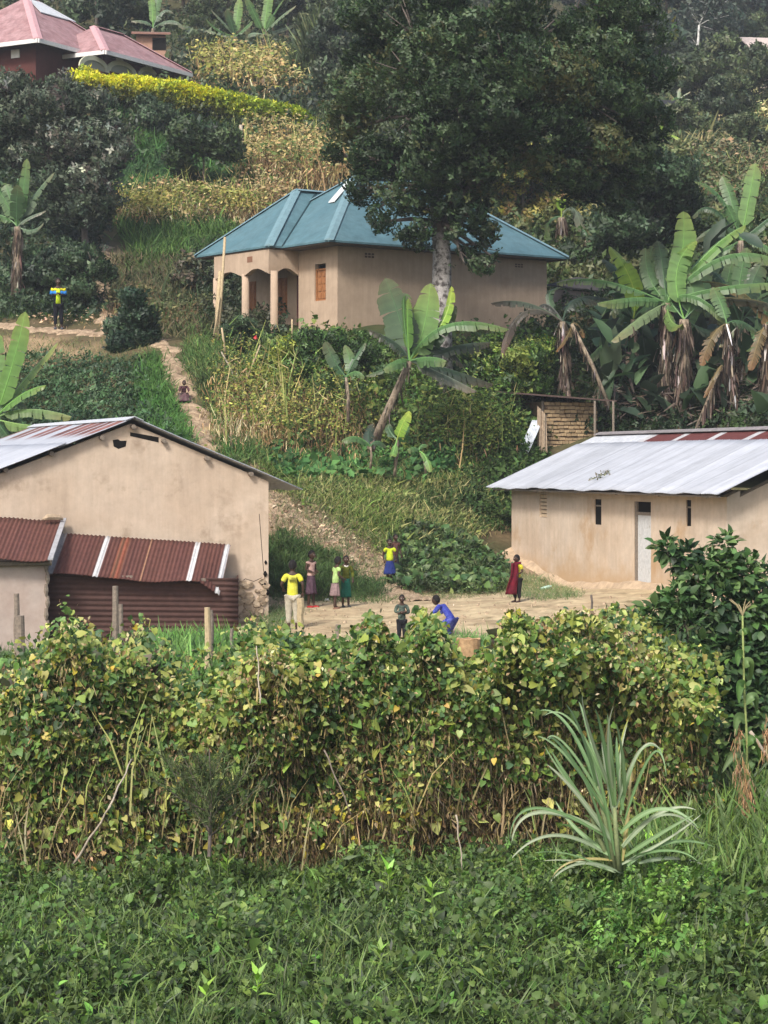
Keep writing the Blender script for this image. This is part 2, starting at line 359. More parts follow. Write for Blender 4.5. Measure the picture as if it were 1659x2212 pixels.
M_rubble = mat('rubble_stone', (.42, .33, .23), noise=.3, scale=5, rgb2=(.3, .23, .16), bump=1., bscale=9, rough=.95, spec=.1)
M_teal = mat('teal_roof_sheet', (.075, .155, .18), noise=.2, scale=1.2, rough=.55, spec=.35, rgb2=(.095, .18, .205), streak=.12, bump=.15, bscale=25)
M_tealcap = mat('pale_teal_cap', (.15, .25, .28), noise=.15, scale=2, rough=.5, spec=.4)
M_pinkroof = mat('pink_roof_sheet', (.35, .215, .215), noise=.3, scale=1.6, rgb2=(.27, .15, .15), rough=.7, bump=.3, bscale=10)
M_pinkcap = mat('pink_cap', (.5, .29, .3), noise=.1, scale=2, rough=.7)

def wall(mb, p, q, z0, z1a, z1b, th, nin, col=None):
    """vertical wall slab from p to q (xy); outer face on the p-q line, thickness towards nin"""
    n = Vector((nin[0], nin[1], 0)).normalized()*th
    a = Vector((p[0], p[1], z0)); b = Vector((q[0], q[1], z0)); A = Vector((p[0], p[1], z1a)); B = Vector((q[0], q[1], z1b))
    return mb.hexa([a, b, b+n, a+n], [A, B, B+n, A+n], col)

def corrugated(name, O, U_, Vv, nu, colfn, m, parent, pitch=.085, amp=.011, nv=6, warp=None, step=None, th=.006):
    """corrugated sheet: ridges run along Vv, waves run across U_; colfn(u,v)->rgb; thin but closed"""
    O = Vector(O); U_ = Vector(U_); Vv = Vector(Vv); N_ = U_.cross(Vv).normalized()
    if N_.z < 0: N_ = -N_
    L = U_.length; n = int(L/pitch*4)+1; V = []; C = []
    for s in (0, 1):
        for j in range(nv+1):
            v = j/nv
            for i in range(n):
                u = i/(n-1); k = u*L/pitch
                h = amp*math.sin(2*math.pi*k) - s*th
                if warp: h += warp(u, v)
                h += .007*math.sin(u*L*1.9+v*3+1)*math.sin(v*5+u*L*.7)+(.006 if (u*L) % .76 < .08 else 0)+.012*(1-v)**6*math.sin(u*L*5.1)
                V.append(O+U_*u+Vv*v+N_*h); C.append(colfn(u, v))
    V = np.array([tuple(v) for v in V]); q = np.arange((nv+1)*n).reshape(nv+1, n)
    top = np.stack([q[:-1, :-1], q[:-1, 1:], q[1:, 1:], q[1:, :-1]], -1).reshape(-1, 4); k = (nv+1)*n
    bot = top[:, ::-1]+k
    e1 = np.stack([q[0, :-1], q[0, :-1]+k, q[0, 1:]+k, q[0, 1:]], -1); e2 = np.stack([q[-1, :-1], q[-1, 1:], q[-1, 1:]+k, q[-1, :-1]+k], -1)
    Qs = np.concatenate([top, bot, e1, e2]); me = quads_mesh(name, V, Qs, np.array(C), smooth=True)
    return obj(name, me, m, parent)

def hsh(i, s=0): return random.Random(i*7919+s*104729).random()
ZINC = (.52, .55, .60); RUST = (.11, .035, .028)

# ======== left house: gable end faces us
Lc = P(580, 1336, 45.5); Lw = Vector((-.932, -.362, 0)); Ln = Vector((.362, -.932, 0))    # Lw along the gable to the left, Ln outwards to us
def L_at(px, py, off=0.):
    """point of the picture ray on the plane parallel to the gable, off metres in front"""
    r = Vector(((px-CX)/F, 1, (HZ-py)/F)); q = Lc + Ln*off; t = q.dot(Ln)/r.dot(Ln); return r*t
lh = empty('gabled_house', (Lc.x, Lc.y, Lc.z)); tag(lh, 'large clay plastered house at left with gable end and rusty lean-to', 'house')
zt = Lc.z
corner_t = L_at(580, 1040); apex = L_at(283, 915); left_t = L_at(-90, 1058)
depth = 9.0; Lb = -Ln
mb = MB(); th = .3
zb = Lc.z-.7
def ring(o_off):
    d = Lb*o_off
    return [Vector((p.x, p.y, z))+d for p, z in ((corner_t, zb), (corner_t, corner_t.z), (apex, apex.z), (left_t, left_t.z), (left_t, zb))]
mb.hexa(ring(0), ring(th)); mb.hexa(ring(depth-th), ring(depth))
cR = Vector((corner_t.x, corner_t.y)); bR = cR + Vector((Lb.x, Lb.y))*(depth-th); cR2 = cR+Vector((Lb.x, Lb.y))*th
wall(mb, cR2, bR, zb, corner_t.z, corner_t.z, th, Lw)
cLf = Vector((left_t.x, left_t.y)); wall(mb, cLf+Vector((Lb.x, Lb.y))*th, cLf+Vector((Lb.x, Lb.y))*(depth-th), zb, left_t.z, left_t.z, th, -Lw)
wl = mb.build('wall', M_pl1, lh)
# vent hole in the gable: flat patch with broken edge, its dark colour standing for the shade inside
c = L_at(258, 957, .004); mb = MB()
ex = -Lw
pts_ = [(-.14, .06), (-.12, -.07), (-.02, -.12), (.13, -.07), (.15, .05), (.02, .045), (-.03, .08)]
mb.hexa([c+ex*a+Vector((0, 0, b)) for a, b in pts_], [c+ex*a+Vector((0, 0, b))-Ln*.002 for a, b in pts_])
mb.build('vent_hole', M_dark, lh)
# crack lines and crumbling edge
for seq in ([(515, 1262), (530, 1250), (548, 1256), (566, 1248)], [(560, 1110), (563, 1150), (566, 1190), (569, 1230), (573, 1255)]):
    mb = MB(); mb.tube([L_at(a, b, .0) for a, b in seq], [.006]*len(seq), 5); mb.build('crack', M_dark, lh)
for (a, b, r) in [(573, 1240, .05), (570, 1262, .06), (578, 1280, .05), (574, 1215, .035)]:
    mb = MB(); q = L_at(a, b, 0); mb.tube([q-Vector((0, 0, r*1.2)), q, q+Vector((0, 0, r*1.3))], [r*.3, r, r*.25], 7); mb.build('chipped_hole', M_dark, lh)
# exposed rubble footing at the corner
mb = MB()
r_ = random.Random(4)
for k in range(60):
    a = r_.uniform(518, 574); b = r_.uniform(1256, 1372); q = L_at(a, b, .0); s = r_.uniform(.07, .16)
    ring_ = [(s*math.cos(t)*r_.uniform(.7, 1.1), s*.75*math.sin(t)*r_.uniform(.7, 1.1)) for t in [i*math.pi/3 for i in range(6)]]
    mb.hexa([q+ex*x+Vector((0, 0, y))-Ln*.06 for x, y in ring_], [q+ex*x*.75+Vector((0, 0, y*.75))+Ln*r_.uniform(.02, .06) for x, y in ring_])
mb.build('stone_footing', M_rubble, lh)
# roof
ov = .17
eR = L_at(648, 1060, .0); eR = Vector((eR.x, eR.y, eR.z+.02)); rg = L_at(286, 904, 0)
lslope = (L_at(0, 1012).z-L_at(283, 906).z)
lp = L_at(-110, 1058, 0)
def lcolR(u, v): return (.45, .47, .5)
slopeR = rg-eR; slopeL = rg-lp
o1 = corrugated('roof_sheet', eR+Ln*ov, Lb*(depth+ov+.4), slopeR, 0, lcolR, M_attr, lh, amp=.012)
def lcolL(u, v):
    k = int(u*(depth+.75)/.78); j = hsh(k, 3); x = (u*(depth+.75)/.78) % 1
    return (.38, .40, .44) if v < .5 or j < .22 or x < .13 else tuple(c*(.7+.7*hsh(k, 5)) for c in (.17, .075, .06))
half = slopeL*.62
o2 = corrugated('roof_sheet', lp+Ln*(ov+.05)+Vector((0, 0, .035)), Lb*(depth+ov+.4), half, 0, lambda u, v: tuple(c*(.95+.1*hsh(int(u*12), 2)) for c in (.42, .44, .48)), M_attr, lh, amp=.012)
o3 = corrugated('roof_sheet', lp+slopeL*.58+Ln*ov, Lb*(depth+ov+.4), slopeL*.42, 0, lcolL, M_attr, lh, amp=.012)
mb = MB(); c0 = rg+Ln*(ov+.02)+Vector((0, 0, .03)); c1 = c0+Lb*(depth+ov+.45)
for sl_, sg in ((slopeR, 1), (slopeL, 1)):
    d = -sl_.normalized()*.2; mb.hexa([c0, c1, c1+d, c0+d], [c0+Vector((0, 0, .012)), c1+Vector((0, 0, .012)), c1+d+Vector((0, 0, .012)), c0+d+Vector((0, 0, .012))])
mb.build('ridge_cap', mat('zinc_cap', (.5, .52, .55), rough=.5, noise=.15), lh)
for (a, b) in [(286, 922), (218, 945), (110, 980), (11, 1016), (352, 952), (445, 990), (540, 1024)]:
    q = L_at(a, b, 0); mb = MB(); mb.tube([q-Ln*.2, q+Ln*(ov-.05)], [.055, .05], 8); mb.build('purlin', M_wood, lh)
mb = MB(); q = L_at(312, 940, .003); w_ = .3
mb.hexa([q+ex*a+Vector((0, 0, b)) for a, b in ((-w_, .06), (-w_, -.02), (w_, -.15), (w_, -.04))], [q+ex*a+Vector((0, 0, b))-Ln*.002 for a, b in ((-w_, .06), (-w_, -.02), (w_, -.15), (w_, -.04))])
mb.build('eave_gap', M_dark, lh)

# ======== rusty lean-to built against the gable
lt = empty('lean_to_shed', tuple(G(300, 43.3))); tag(lt, 'rust red corrugated iron lean-to shed against the left gable wall', 'shed')
OFF = 1.35
def RUSTV(u, v, k0=0):
    k = int(u*5+k0); f = .85+.5*hsh(int(u*60), 3)*hsh(k, 9); o = .25*hsh(int(u*23), 8)
    return (.108*f+.03*o, .045*f+.015*o, .038*f)
tl, tr = L_at(133, 1152, .15), L_at(503, 1168, .15); bl, br = L_at(100, 1240, OFF+.25), L_at(480, 1262, OFF+.25)
def lt_col(u, v):
    x = 133+u*(503-133)
    for c_ in (233, 430, 497):
        if abs(x-c_) < 6: return (.5, .5, .5)
    if u < .03: return (.28, .27, .27)
    if abs(x-328) < 2: return (.3, .17, .1)
    if 262 < x < 282: return (.17+.04*math.sin(u*150), .065, .04)
    return RUSTV(u, v)
def ltwarp(u, v): return .03*math.sin(u*9)*(1-v) - (max(0, u-.86)*1.9)*(1-v)
corrugated('roof_sheet', bl, br-bl, tl-bl, 0, lt_col, M_rustm, lt, amp=.014, warp=ltwarp, nv=8)
# horizontal corrugated front wall
f0 = L_at(104, 1440, OFF); f1 = L_at(515, 1440, OFF); ft = L_at(104, 1243, OFF)
o = corrugated('wall_sheet', f0, Vector((0, 0, ft.z-f0.z)), f1-f0, 0, lambda u, v: tuple(c*(.85+.3*hsh(int(u*30), 4)) for c in (.085, .045, .037)), M_rustm, lt, amp=.018, pitch=.105, nv=12)
mb = MB(); s0 = L_at(515, 1440, OFF-.02); wb = L_at(515, 1440, .02)
mb.hexa([s0, wb, wb-ex*.03, s0-ex*.03], [Vector((s0.x, s0.y, L_at(515, 1262, OFF).z)), Vector((wb.x, wb.y, L_at(515, 1250, OFF).z)), Vector((wb.x, wb.y, L_at(515, 1250, OFF).z))-ex*.03, Vector((s0.x, s0.y, L_at(515, 1262, OFF).z))-ex*.03])
mb.build('side_panel', mat('rust_panel', (.10, .045, .035), noise=.3, scale=3), lt)
for a, b in [(262, 1250), (420, 1256)]:
    mb = MB(); q = L_at(a, b, OFF+.1); mb.box(q, ex*.22, Ln*.05, Vector((0, 0, .06))); mb.build('batten', M_wood, lt)

# ======== plastered annex in front left
an = empty('plastered_annex', tuple(G(40, 42.8))); tag(an, 'small plastered annex at far left under a rust red iron roof', 'annex')
a0 = L_at(102, 1430, OFF+.5); at_ = L_at(102, 1213, OFF+.5); aL = L_at(-160, 1430, OFF+.5)
mb = MB(); back = -Ln*(OFF+.45)
mb.hexa([a0, aL, aL+back, a0+back], [Vector((p.x, p.y, at_.z)) for p in (a0, aL)]+[Vector((p.x, p.y, at_.z)) for p in (aL+back, a0+back)])
mb.build('wall', M_pl4, an)
b0, b1 = L_at(-165, 1202, OFF+.8), L_at(103, 1212, OFF+.8); t0, t1 = L_at(-165, 1120, .1), L_at(133, 1124, .1)
corrugated('roof_sheet', b0, b1-b0, t1-b1, 0, lambda u, v: RUSTV(u, v, 3), M_rustm, an, amp=.014, warp=lambda u, v: .012*math.sin(u*14))
mb = MB(); q = L_at(103, 1210, OFF+.82); d = t1-b1
mb.hexa([q, q+ex*.10, q+ex*.10+d, q+d], [p+Vector((0, 0, .03)) for p in (q, q+ex*.10, q+ex*.10+d, q+d)])
mb.build('edge_flashing', mat('grey_flashing', (.33, .33, .34), noise=.3, rough=.6), an)
mb = MB(); q = L_at(100, 1216, OFF+.6); mb.tube([q-ex*2.2, q+ex*.1], .05, 8); mb.build('eave_pole', M_wood, an)
mb = MB()
for k in range(8):
    y = 1225+k*26; q = L_at(100+(k % 2)*3, y, OFF+.52); mb.tube([q-Vector((0, 0, .1)), q, q+Vector((0, 0, .14))], [.02, .05, .03], 6)
mb.build('corner_stakes', M_wood, an)
q = L_at(115, 1122, .35); mb = MB(); mb.tube([q-ex*.22, q-ex*.1+Vector((0, 0, .05)), q+ex*.12+Vector((0, 0, .04)), q+ex*.2], [.02, .07, .06, .02], 7)
tag(mb.build('roof_stone', M_rubble), 'pale stone lying on top of the annex roof at left', 'stone')

# ======== right house
Rd = Vector((-.2945, .9556, 0)); Re = Vector((.9556, .2945, 0))          # Rd along the long wall away from us, Re towards the ridge
Rc = P(1570, 1300, 44.0)
def R_at(px, py, off=0.):
    n = -Re; r = Vector(((px-CX)/F, 1, (HZ-py)/F)); q = Rc+n*off; t = q.dot(n)/r.dot(n); return r*t
rh = empty('long_house', tuple(Rc)); tag(rh, 'low clay plastered house at right under shiny white iron roof', 'house')
Lr = (R_at(1105, 1200)-Rc).dot(Rd); zr = (HZ-1074)/F*44.0; zb = Rc.z-1.; Wd = 5.5
pk = 1.25
n2_ = Vector((Re.x, Re.y)); d2 = Vector((Rd.x, Rd.y)); c2 = Vector((Rc.x, Rc.y))
mb = MB()
# openings on the long wall: (column left, column right, row top, row bottom at that place)
OPN = [('slit', 1165, 1181, 1068, 1118), ('win', 1284, 1299, 1078, 1134), ('door', 1370, 1406, 1083, 1272), ('win', 1482, 1493, 1080, 1137)]
xs = []
for o_ in OPN:
    a = (R_at(o_[1], 1200)-Rc).dot(Rd); b = (R_at(o_[2], 1200)-Rc).dot(Rd); zt_ = R_at(o_[1], o_[3]).z; zb_ = R_at(o_[2], o_[4]).z
    xs.append((min(a, b), max(a, b), zb_, zt_, o_[0]))
xs.sort()
cur = 0
def Rpt(t, z, off=0.): return Vector((Rc.x+Rd.x*t-Re.x*off, Rc.y+Rd.y*t-Re.y*off, z))
def slab(t0, t1, z0, z1, th=.3):
    mb.hexa([Rpt(t0, z0), Rpt(t1, z0), Rpt(t1, z0, -th), Rpt(t0, z0, -th)], [Rpt(t0, z1), Rpt(t1, z1), Rpt(t1, z1, -th), Rpt(t0, z1, -th)])
for a, b, z0, z1, k in xs:
    slab(cur, a, zb, zr); slab(a, b, zb, z0); slab(a, b, z1, zr); cur = b
slab(cur, Lr, zb, zr)
for t0 in (0, Lr-.3):
    def gr(t): return [Rpt(t, zb, -.3), Rpt(t, zr, -.3), Rpt(t, zr+pk*.9, -Wd/2), Rpt(t, zr, -Wd+.3), Rpt(t, zb, -Wd+.3)]
    mb.hexa(gr(t0), gr(t0+.3))
    mb.hexa([Rpt(t0, zr, -.0), Rpt(t0, zr, -.3), Rpt(t0, zr+.13, -.3)], [Rpt(t0+.3, zr, -.0), Rpt(t0+.3, zr, -.3), Rpt(t0+.3, zr+.13, -.3)])
mb.hexa([Rpt(0, zb, -Wd+.3), Rpt(Lr, zb, -Wd+.3), Rpt(Lr, zb, -Wd), Rpt(0, zb, -Wd)], [Rpt(0, zr, -Wd+.3), Rpt(Lr, zr, -Wd+.3), Rpt(Lr, zr, -Wd), Rpt(0, zr, -Wd)])
mb.build('wall', M_pl2, rh)
for a, b, z0, z1, k in xs:
    if k == 'door':
        mb = MB(); zl = z1-.30
        for i in range(5):
            x0 = a+.03+(b-a-.16)*i/5; x1 = a+.03+(b-a-.16)*(i+1)/5-.008
            mb.hexa([Rpt(x0, z0, -.03), Rpt(x1, z0, -.03), Rpt(x1, z0, -.06), Rpt(x0, z0, -.06)], [Rpt(x0, zl, -.03), Rpt(x1, zl, -.03), Rpt(x1, zl, -.06), Rpt(x0, zl, -.06)])
        d_ = mb.build('door', M_greydoor, rh)
        mb = MB(); mb.hexa([Rpt(b-.12, z0, -.01), Rpt(b, z0, -.01), Rpt(b, z0, -.2), Rpt(b-.12, z0, -.2)], [Rpt(b-.12, z1, -.01), Rpt(b, z1, -.01), Rpt(b, z1, -.2), Rpt(b-.12, z1, -.2)])
        mb.hexa([Rpt(a, zl, -.02), Rpt(b-.12, zl, -.02), Rpt(b-.12, zl, -.2), Rpt(a, zl, -.2)], [Rpt(a, zl+.07, -.02), Rpt(b-.12, zl+.07, -.02), Rpt(b-.12, zl+.07, -.2), Rpt(a, zl+.07, -.2)])
        mb.build('door_frame', M_wood, rh)
        mb = MB(); mb.hexa([Rpt(a, zl+.07, -.05), Rpt(b-.12, zl+.07, -.05), Rpt(b-.12, zl+.07, -.09), Rpt(a, zl+.07, -.09)], [Rpt(a, z1, -.05), Rpt(b-.12, z1, -.05), Rpt(b-.12, z1, -.09), Rpt(a, z1, -.09)]); mb.build('fanlight', M_dark, rh)
    elif k == 'win':
        mb = MB(); mb.hexa([Rpt(a, z0, -.03), Rpt(b, z0, -.03), Rpt(b, z0, -.07), Rpt(a, z0, -.07)], [Rpt(a, z1, -.03), Rpt(b, z1, -.03), Rpt(b, z1, -.07), Rpt(a, z1, -.07)]); wn = mb.build('window', M_dark, rh)
        mb = MB(); zm = z1-.17
        mb.hexa([Rpt(a, zm, -.01), Rpt(b, zm, -.01), Rpt(b, zm, -.028), Rpt(a, zm, -.028)], [Rpt(a, zm+.035, -.01), Rpt(b, zm+.035, -.01), Rpt(b, zm+.035, -.028), Rpt(a, zm+.035, -.028)]); mb.build('frame', M_wood, wn)
    else:
        mb = MB()
        for i in range(6):
            za = z0+(z1-z0)*i/6+.012; zc = z0+(z1-z0)*(i+1)/6-.012
            mb.hexa([Rpt(a+.02, za, -.03), Rpt(b-.02, za, -.03), Rpt(b-.02, za, -.2), Rpt(a+.02, za, -.2)], [Rpt(a+.02, zc, -.03), Rpt(b-.02, zc, -.03), Rpt(b-.02, zc, -.2), Rpt(a+.02, zc, -.2)])
        mb.build('bricked_window', mat('pale_brick_fill', (.55, .42, .28), noise=.25, scale=6), rh)
        mb = MB(); mb.hexa([Rpt(a, z0, -.21), Rpt(b, z0, -.21), Rpt(b, z0, -.24), Rpt(a, z0, -.24)], [Rpt(a, z1, -.21), Rpt(b, z1, -.21), Rpt(b, z1, -.24), Rpt(a, z1, -.24)]); mb.build('window_backing', M_dark, rh)
# clay skirt at the foot of the wall
mb = MB(); n = 40; b_ = []; t_ = []
for i in range(n+1):
    t = -0.2+(Lr+.22)*i/n; w_ = .28+.1*math.sin(i*.9)+(.2 if i > n-4 else 0)
    q0 = Rpt(t, 0, w_); q0.z = g(q0.x, q0.y)-.1; q1 = Rpt(t, 0, -.02); q1.z = g(q1.x, q1.y)+.18+.025*math.sin(i*1.3); b_.append(q0); t_.append(q1)
mb.add(b_+t_, [(i, i+1, n+2+i, n+1+i) for i in range(n)]); o = mb.build('clay_footing', mat('splashed_clay', (.40, .30, .20), noise=.3, scale=2, bump=.6, bscale=6, rough=.95), rh, smooth=True)
# roof
ohg = .42; e0 = Rpt(-.45, zr-.02, ohg); rdz = pk+.05
eaveV = Rd*(Lr+.45+.75); up = Re*(Wd/2+ohg)+Vector((0, 0, rdz+.12)); e0.z = (HZ-1070)/F*e0.y+.01
eaveV = P(1050, 1053, (e0+eaveV).y)-e0 if False else eaveV
def rc1(u, v):
    k = int(u*17); return tuple(c*(.88+.2*hsh(k, 5)-(.22 if (u*17) % 1 < .06 else 0)-.12*hsh(int(u*170), 6)-(.18 if hsh(int(u*520), int(v*9)) < .05 else 0)) for c in (.40, .42, .46))
def rc2(u, v):
    uu = u*17
    if u > .73: return (.40, .42, .45)
    return (.36, .36, .37) if uu % 2.4 < .42 else (.10, .032, .03)
corrugated('roof_sheet', e0, eaveV, up*.80, 0, rc1, M_attr, rh, amp=.011, nv=8, warp=lambda u, v: .015*math.sin(u*20)*(1-v)+.02*math.sin(u*3))
corrugated('roof_sheet', e0+up*.76+Vector((0, 0, -.03)), eaveV, up*.24, 0, rc2, M_rustm, rh, amp=.011, nv=3)
mb = MB()
u0 = e0+up+Vector((0, 0, .02)); 
for sgn in (1, -1):
    dn = Vector((Re.x*.17*sgn, Re.y*.17*sgn, -.07)); mb.hexa([u0, u0+eaveV, u0+eaveV+dn, u0+dn], [p+Vector((0, 0, .012)) for p in (u0, u0+eaveV, u0+eaveV+dn, u0+dn)])
mb.build('ridge_cap', mat('grey_ridge', (.22, .20, .20), noise=.35, scale=2, rough=.7), rh)
dnv = Re*(Wd/2+ohg)-Vector((0, 0, rdz+.12))
corrugated('roof_sheet', e0+up, eaveV, dnv, 0, lambda u, v: (.4, .4, .42), M_attr, rh, amp=.011)
mb = MB(); q = e0+Vector((0, 0, -.06))+Re*.06; mb.box(q+Rd*.1, eaveV*.97, Re*.05, Vector((0, 0, .035))); mb.build('eave_board', M_wood, rh)
for t in (.25, 2.6, 4.9, 7.3, 9.8):
    mb = MB(); a = Rpt(t, zr+.01, ohg-.08); b = Rpt(t, zr+.16, -.2); mb.tube([a, b], .04, 7); mb.build('rafter', M_wood, rh)
for (px, py) in [(1468, 983), (1575, 962)]:
    r = Vector(((px-CX)/F, 1, (HZ-py)/F)); N_ = eaveV.cross(up).normalized(); q = r*((e0+N_*.03).dot(N_)/r.dot(N_)); mb = MB()
    mb.hexa([q+up.normalized()*a+Rd*b for a, b in ((-.12, -.3), (-.12, .3), (.12, .3), (.12, -.3))], [q+up.normalized()*a+Rd*b+N_*.02 for a, b in ((-.12, -.3), (-.12, .3), (.12, .3), (.12, -.3))])
    mb.build('roof_patch', mat('dark_patch', (.08, .08, .085), rough=.7), rh)
r = Vector(((1302-CX)/F, 1, (HZ-1028)/F)); N_ = eaveV.cross(up).normalized()
if N_.z < 0: N_ = -N_
q = r*((e0+N_*.02).dot(N_)/r.dot(N_)); cl = Cloud(); ps = np.array(q)[None]+rng.normal(0, 1, (60, 1))*np.array(up.normalized())*.15+rng.normal(0, .13, (60, 1))*np.array(Rd)+np.array(N_)*rng.uniform(0, .06, (60, 1))
cl.add('oval', ps, frames(rng.normal(0, 1, (60, 3)), np.tile([0, 0, 1.], (60, 1))), rng.uniform(.06, .12, 60), palette([(.1, .11, .07), (.16, .15, .1)], 60))
tag(cl.build('leaf_litter', M_dleaf), 'small heap of dried leaves lying on the white iron roof', 'leaf litter')

# ======== teal hip roof house
u1 = Vector((.804, .594, 0)); u2 = Vector((-.594, .804, 0))
Tc = P(729, 724, 66.0); zf = Tc.z; zw = P(729, 531, 66.0).z
th_ = empty('teal_roofed_house', tuple(Tc)); tag(th_, 'tan plastered house with teal hip roof and columned verandah', 'house')
def TP(a, b, z): return Vector((Tc.x+u1.x*a+u2.x*b, Tc.y+u1.y*a+u2.y*b, z))
def tbox(mb, a0, a1, b0, b1, z0, z1):
    return mb.hexa([TP(a0, b0, z0), TP(a1, b0, z0), TP(a1, b1, z0), TP(a0, b1, z0)], [TP(a0, b0, z1), TP(a1, b0, z1), TP(a1, b1, z1), TP(a0, b1, z1)])
mb = MB(); zlow = zf-1.6
LW = 8.35; DW = 5.6
tbox(mb, 0, LW, 0, .25, zlow, zw)                 # right hand long wall
tbox(mb, LW-.25, LW, .25, 6.0, zlow, zw)       # far end
# window wall 2 m wide with one window
wz0, wz1 = P(690, 652, 67.2).z, P(690, 573, 67.2).z
wb0, wb1 = .62, 1.22
tbox(mb, 0, .25, .25, wb0, zlow, zw); tbox(mb, 0, .25, wb1, 2.1, zlow, zw); tbox(mb, 0, .25, wb0, wb1, zlow, wz0); tbox(mb, 0, .25, wb0, wb1, wz1, zw)
# recessed verandah: inner cheek then back wall
VB = .42
tbox(mb, .25, VB+.2, 1.85, 2.1, zlow, zw)
tbox(mb, VB, VB+.2, 2.1, 6.0, zlow, zw)
tbox(mb, VB+.2, LW-.25, 5.75, 6.0, zlow, zw)
mb.build('wall', M_pl3, th_)
# verandah floor slab
mb = MB(); tbox(mb, -1.25, VB-.01, 2.1, 5.9, zlow, zf-.02); mb.build('verandah_floor', mat('earth_floor', (.36, .25, .16), noise=.2, scale=2), th_)
mb = MB(); tbox(mb, -.12, -.005, -.1, 2.05, zlow, zf-.05); tbox(mb, -.12, LW, -.2, -.005, zlow, zf-.12); mb.build('plinth', mat('plinth_clay', (.33, .2, .13), noise=.25, scale=3), th_)
# beams with scalloped lower edge, along the verandah front and its right cheek
def scallop(mb, p0, p1, n_arch, zt, zlo, zhi, thv):
    m_ = 12*n_arch; tops = []; bots = []
    for i in range(m_+1):
        f = i/m_; a = (f*n_arch) % 1 if i < m_ else 1.; k = min(1, min(a, 1-a)*2.6); pt = p0.lerp(p1, f)
        bots.append(Vector((pt.x, pt.y, zlo+(zhi-zlo)*k))); tops.append(Vector((pt.x, pt.y, zt)))
    for i in range(m_):
        mb.hexa([bots[i], bots[i+1], bots[i+1]+thv, bots[i]+thv], [tops[i], tops[i+1], tops[i+1]+thv, tops[i]+thv])
CA = -1.0
zlo = P(598, 589, 67).z; zhi = P(598, 577, 67).z
mb = MB(); 
def colb(cpx, D_): q = P(cpx, 700, D_); return (Vector((q.x, q.y))-Vector((Tc.x, Tc.y))).dot(Vector((u2.x, u2.y)))
cbs = [2.08]+[colb(a, b) for a, b in ((535, 68.3), (476, 69.7))]+[5.45]
for q0_, q1_ in zip(cbs[:-1], cbs[1:]):
    if q1_-q0_ > .3: scallop(mb, TP(CA-.12, q0_, 0), TP(CA-.12, q1_, 0), 1, zw, zlo-.03, zhi, u1*.2)

sd0 = TP(CA+.08, 2.08, 0); sd1 = TP(.0, 2.08, 0); scallop(mb, sd0, sd1, 1, zw, zlo-.03, zhi, u2*.2)
mb.build('scalloped_beam', M_pl3, th_)
for cpx, D_ in ((598, 67.0), (535, 68.3), (476, 69.7)):
    q = P(cpx, 700, D_); mb = MB(); b = (Vector((q.x, q.y))-Vector((Tc.x, Tc.y))).dot(Vector((u2.x, u2.y)))
    c0 = TP(CA-.02, b, 0); mb.tube([Vector((c0.x, c0.y, zlow)), Vector((c0.x, c0.y, zf+.05)), Vector((c0.x, c0.y, zlo+.05))], [.13, .125, .115], 14); mb.build('column', M_pl3, th_, smooth=True)
# window on the left-facing wall
mb = MB(); tbox(mb, .16, .2, wb0, wb1, wz0, wz1); wn = mb.build('window', M_dark, th_)
mb = MB(); zt2 = wz1-.14
tbox(mb, .04, .1, wb0+.01, wb1-.01, zt2-.05, zt2); tbox(mb, .04, .1, wb0+.01, wb0+.05, wz0, zt2-.05); tbox(mb, .04, .1, wb1-.05, wb1-.01, wz0, zt2-.05); tbox(mb, .04, .1, wb0+.05, wb1-.05, wz0, wz0+.04)
mb.build('frame', M_wooddoor, wn)
for s in (0, 1):
    mb = MB(); a0 = wb0+.055+s*(wb1-wb0-.11)/2; a1 = a0+(wb1-wb0-.11)/2-.01
    tbox(mb, .07, .1, a0, a1, wz0+.045, zt2-.055)
    for i in range(4):
        h = (zt2-.1-wz0)/4; tbox(mb, .05, .069, a0+.035, a1-.035, wz0+.08+i*h, wz0+.08+i*h+h*.68)
    mb.build('shutter', M_wooddoor, wn)
# verandah openings on the back wall
for (b0, b1, z0, z1, m_, nm) in ((3.35, 3.85, zf+.85, zf+2.0, M_wooddoor, 'shuttered_window'), (5.15, 5.6, zf+.85, zf+2.0, M_wooddoor, 'shuttered_window')):
    mb = MB(); tbox(mb, VB-.03, VB-.002, b0, b1, z0, z1); tbox(mb, VB-.05, VB-.031, b0+.05, (b0+b1)/2-.02, z0+.06, z1-.06); tbox(mb, VB-.05, VB-.031, (b0+b1)/2+.02, b1-.05, z0+.06, z1-.06); mb.build(nm, m_, th_)
mb = MB(); tbox(mb, VB-.04, VB-.002, 2.16, 2.75, zf, zf+2.05); mb.build('door', M_reddoor, th_)
# vents on the walls
for (px, py, pl, w_, h_) in ((799, 551, 0, .38, .17), (1122, 573, 0, .36, .14)):
    n = -u2; r = Vector(((px-CX)/F, 1, (HZ-py)/F)); q = r*((Tc+n*.006).dot(n)/r.dot(n)); mb = MB()
    for i in range(3):
        for j in range(2):
            o_ = q+u1*(-w_/2+i*w_/3)+Vector((0, 0, -h_/2+j*h_/2)); mb.box(o_, u1*(w_/3-.03), u2*.02, Vector((0, 0, h_/2-.025)))
    mb.build('vent', mat('vent_shadow', (.09, .06, .045)), th_)
mb = MB(); q = TP(CA-.125, 3.0, zw-.33); mb.box(q, u2*.3, u1*.02, Vector((0, 0, .18))); mb.build('vent', mat('brown_vent', (.2, .1, .06)), th_)
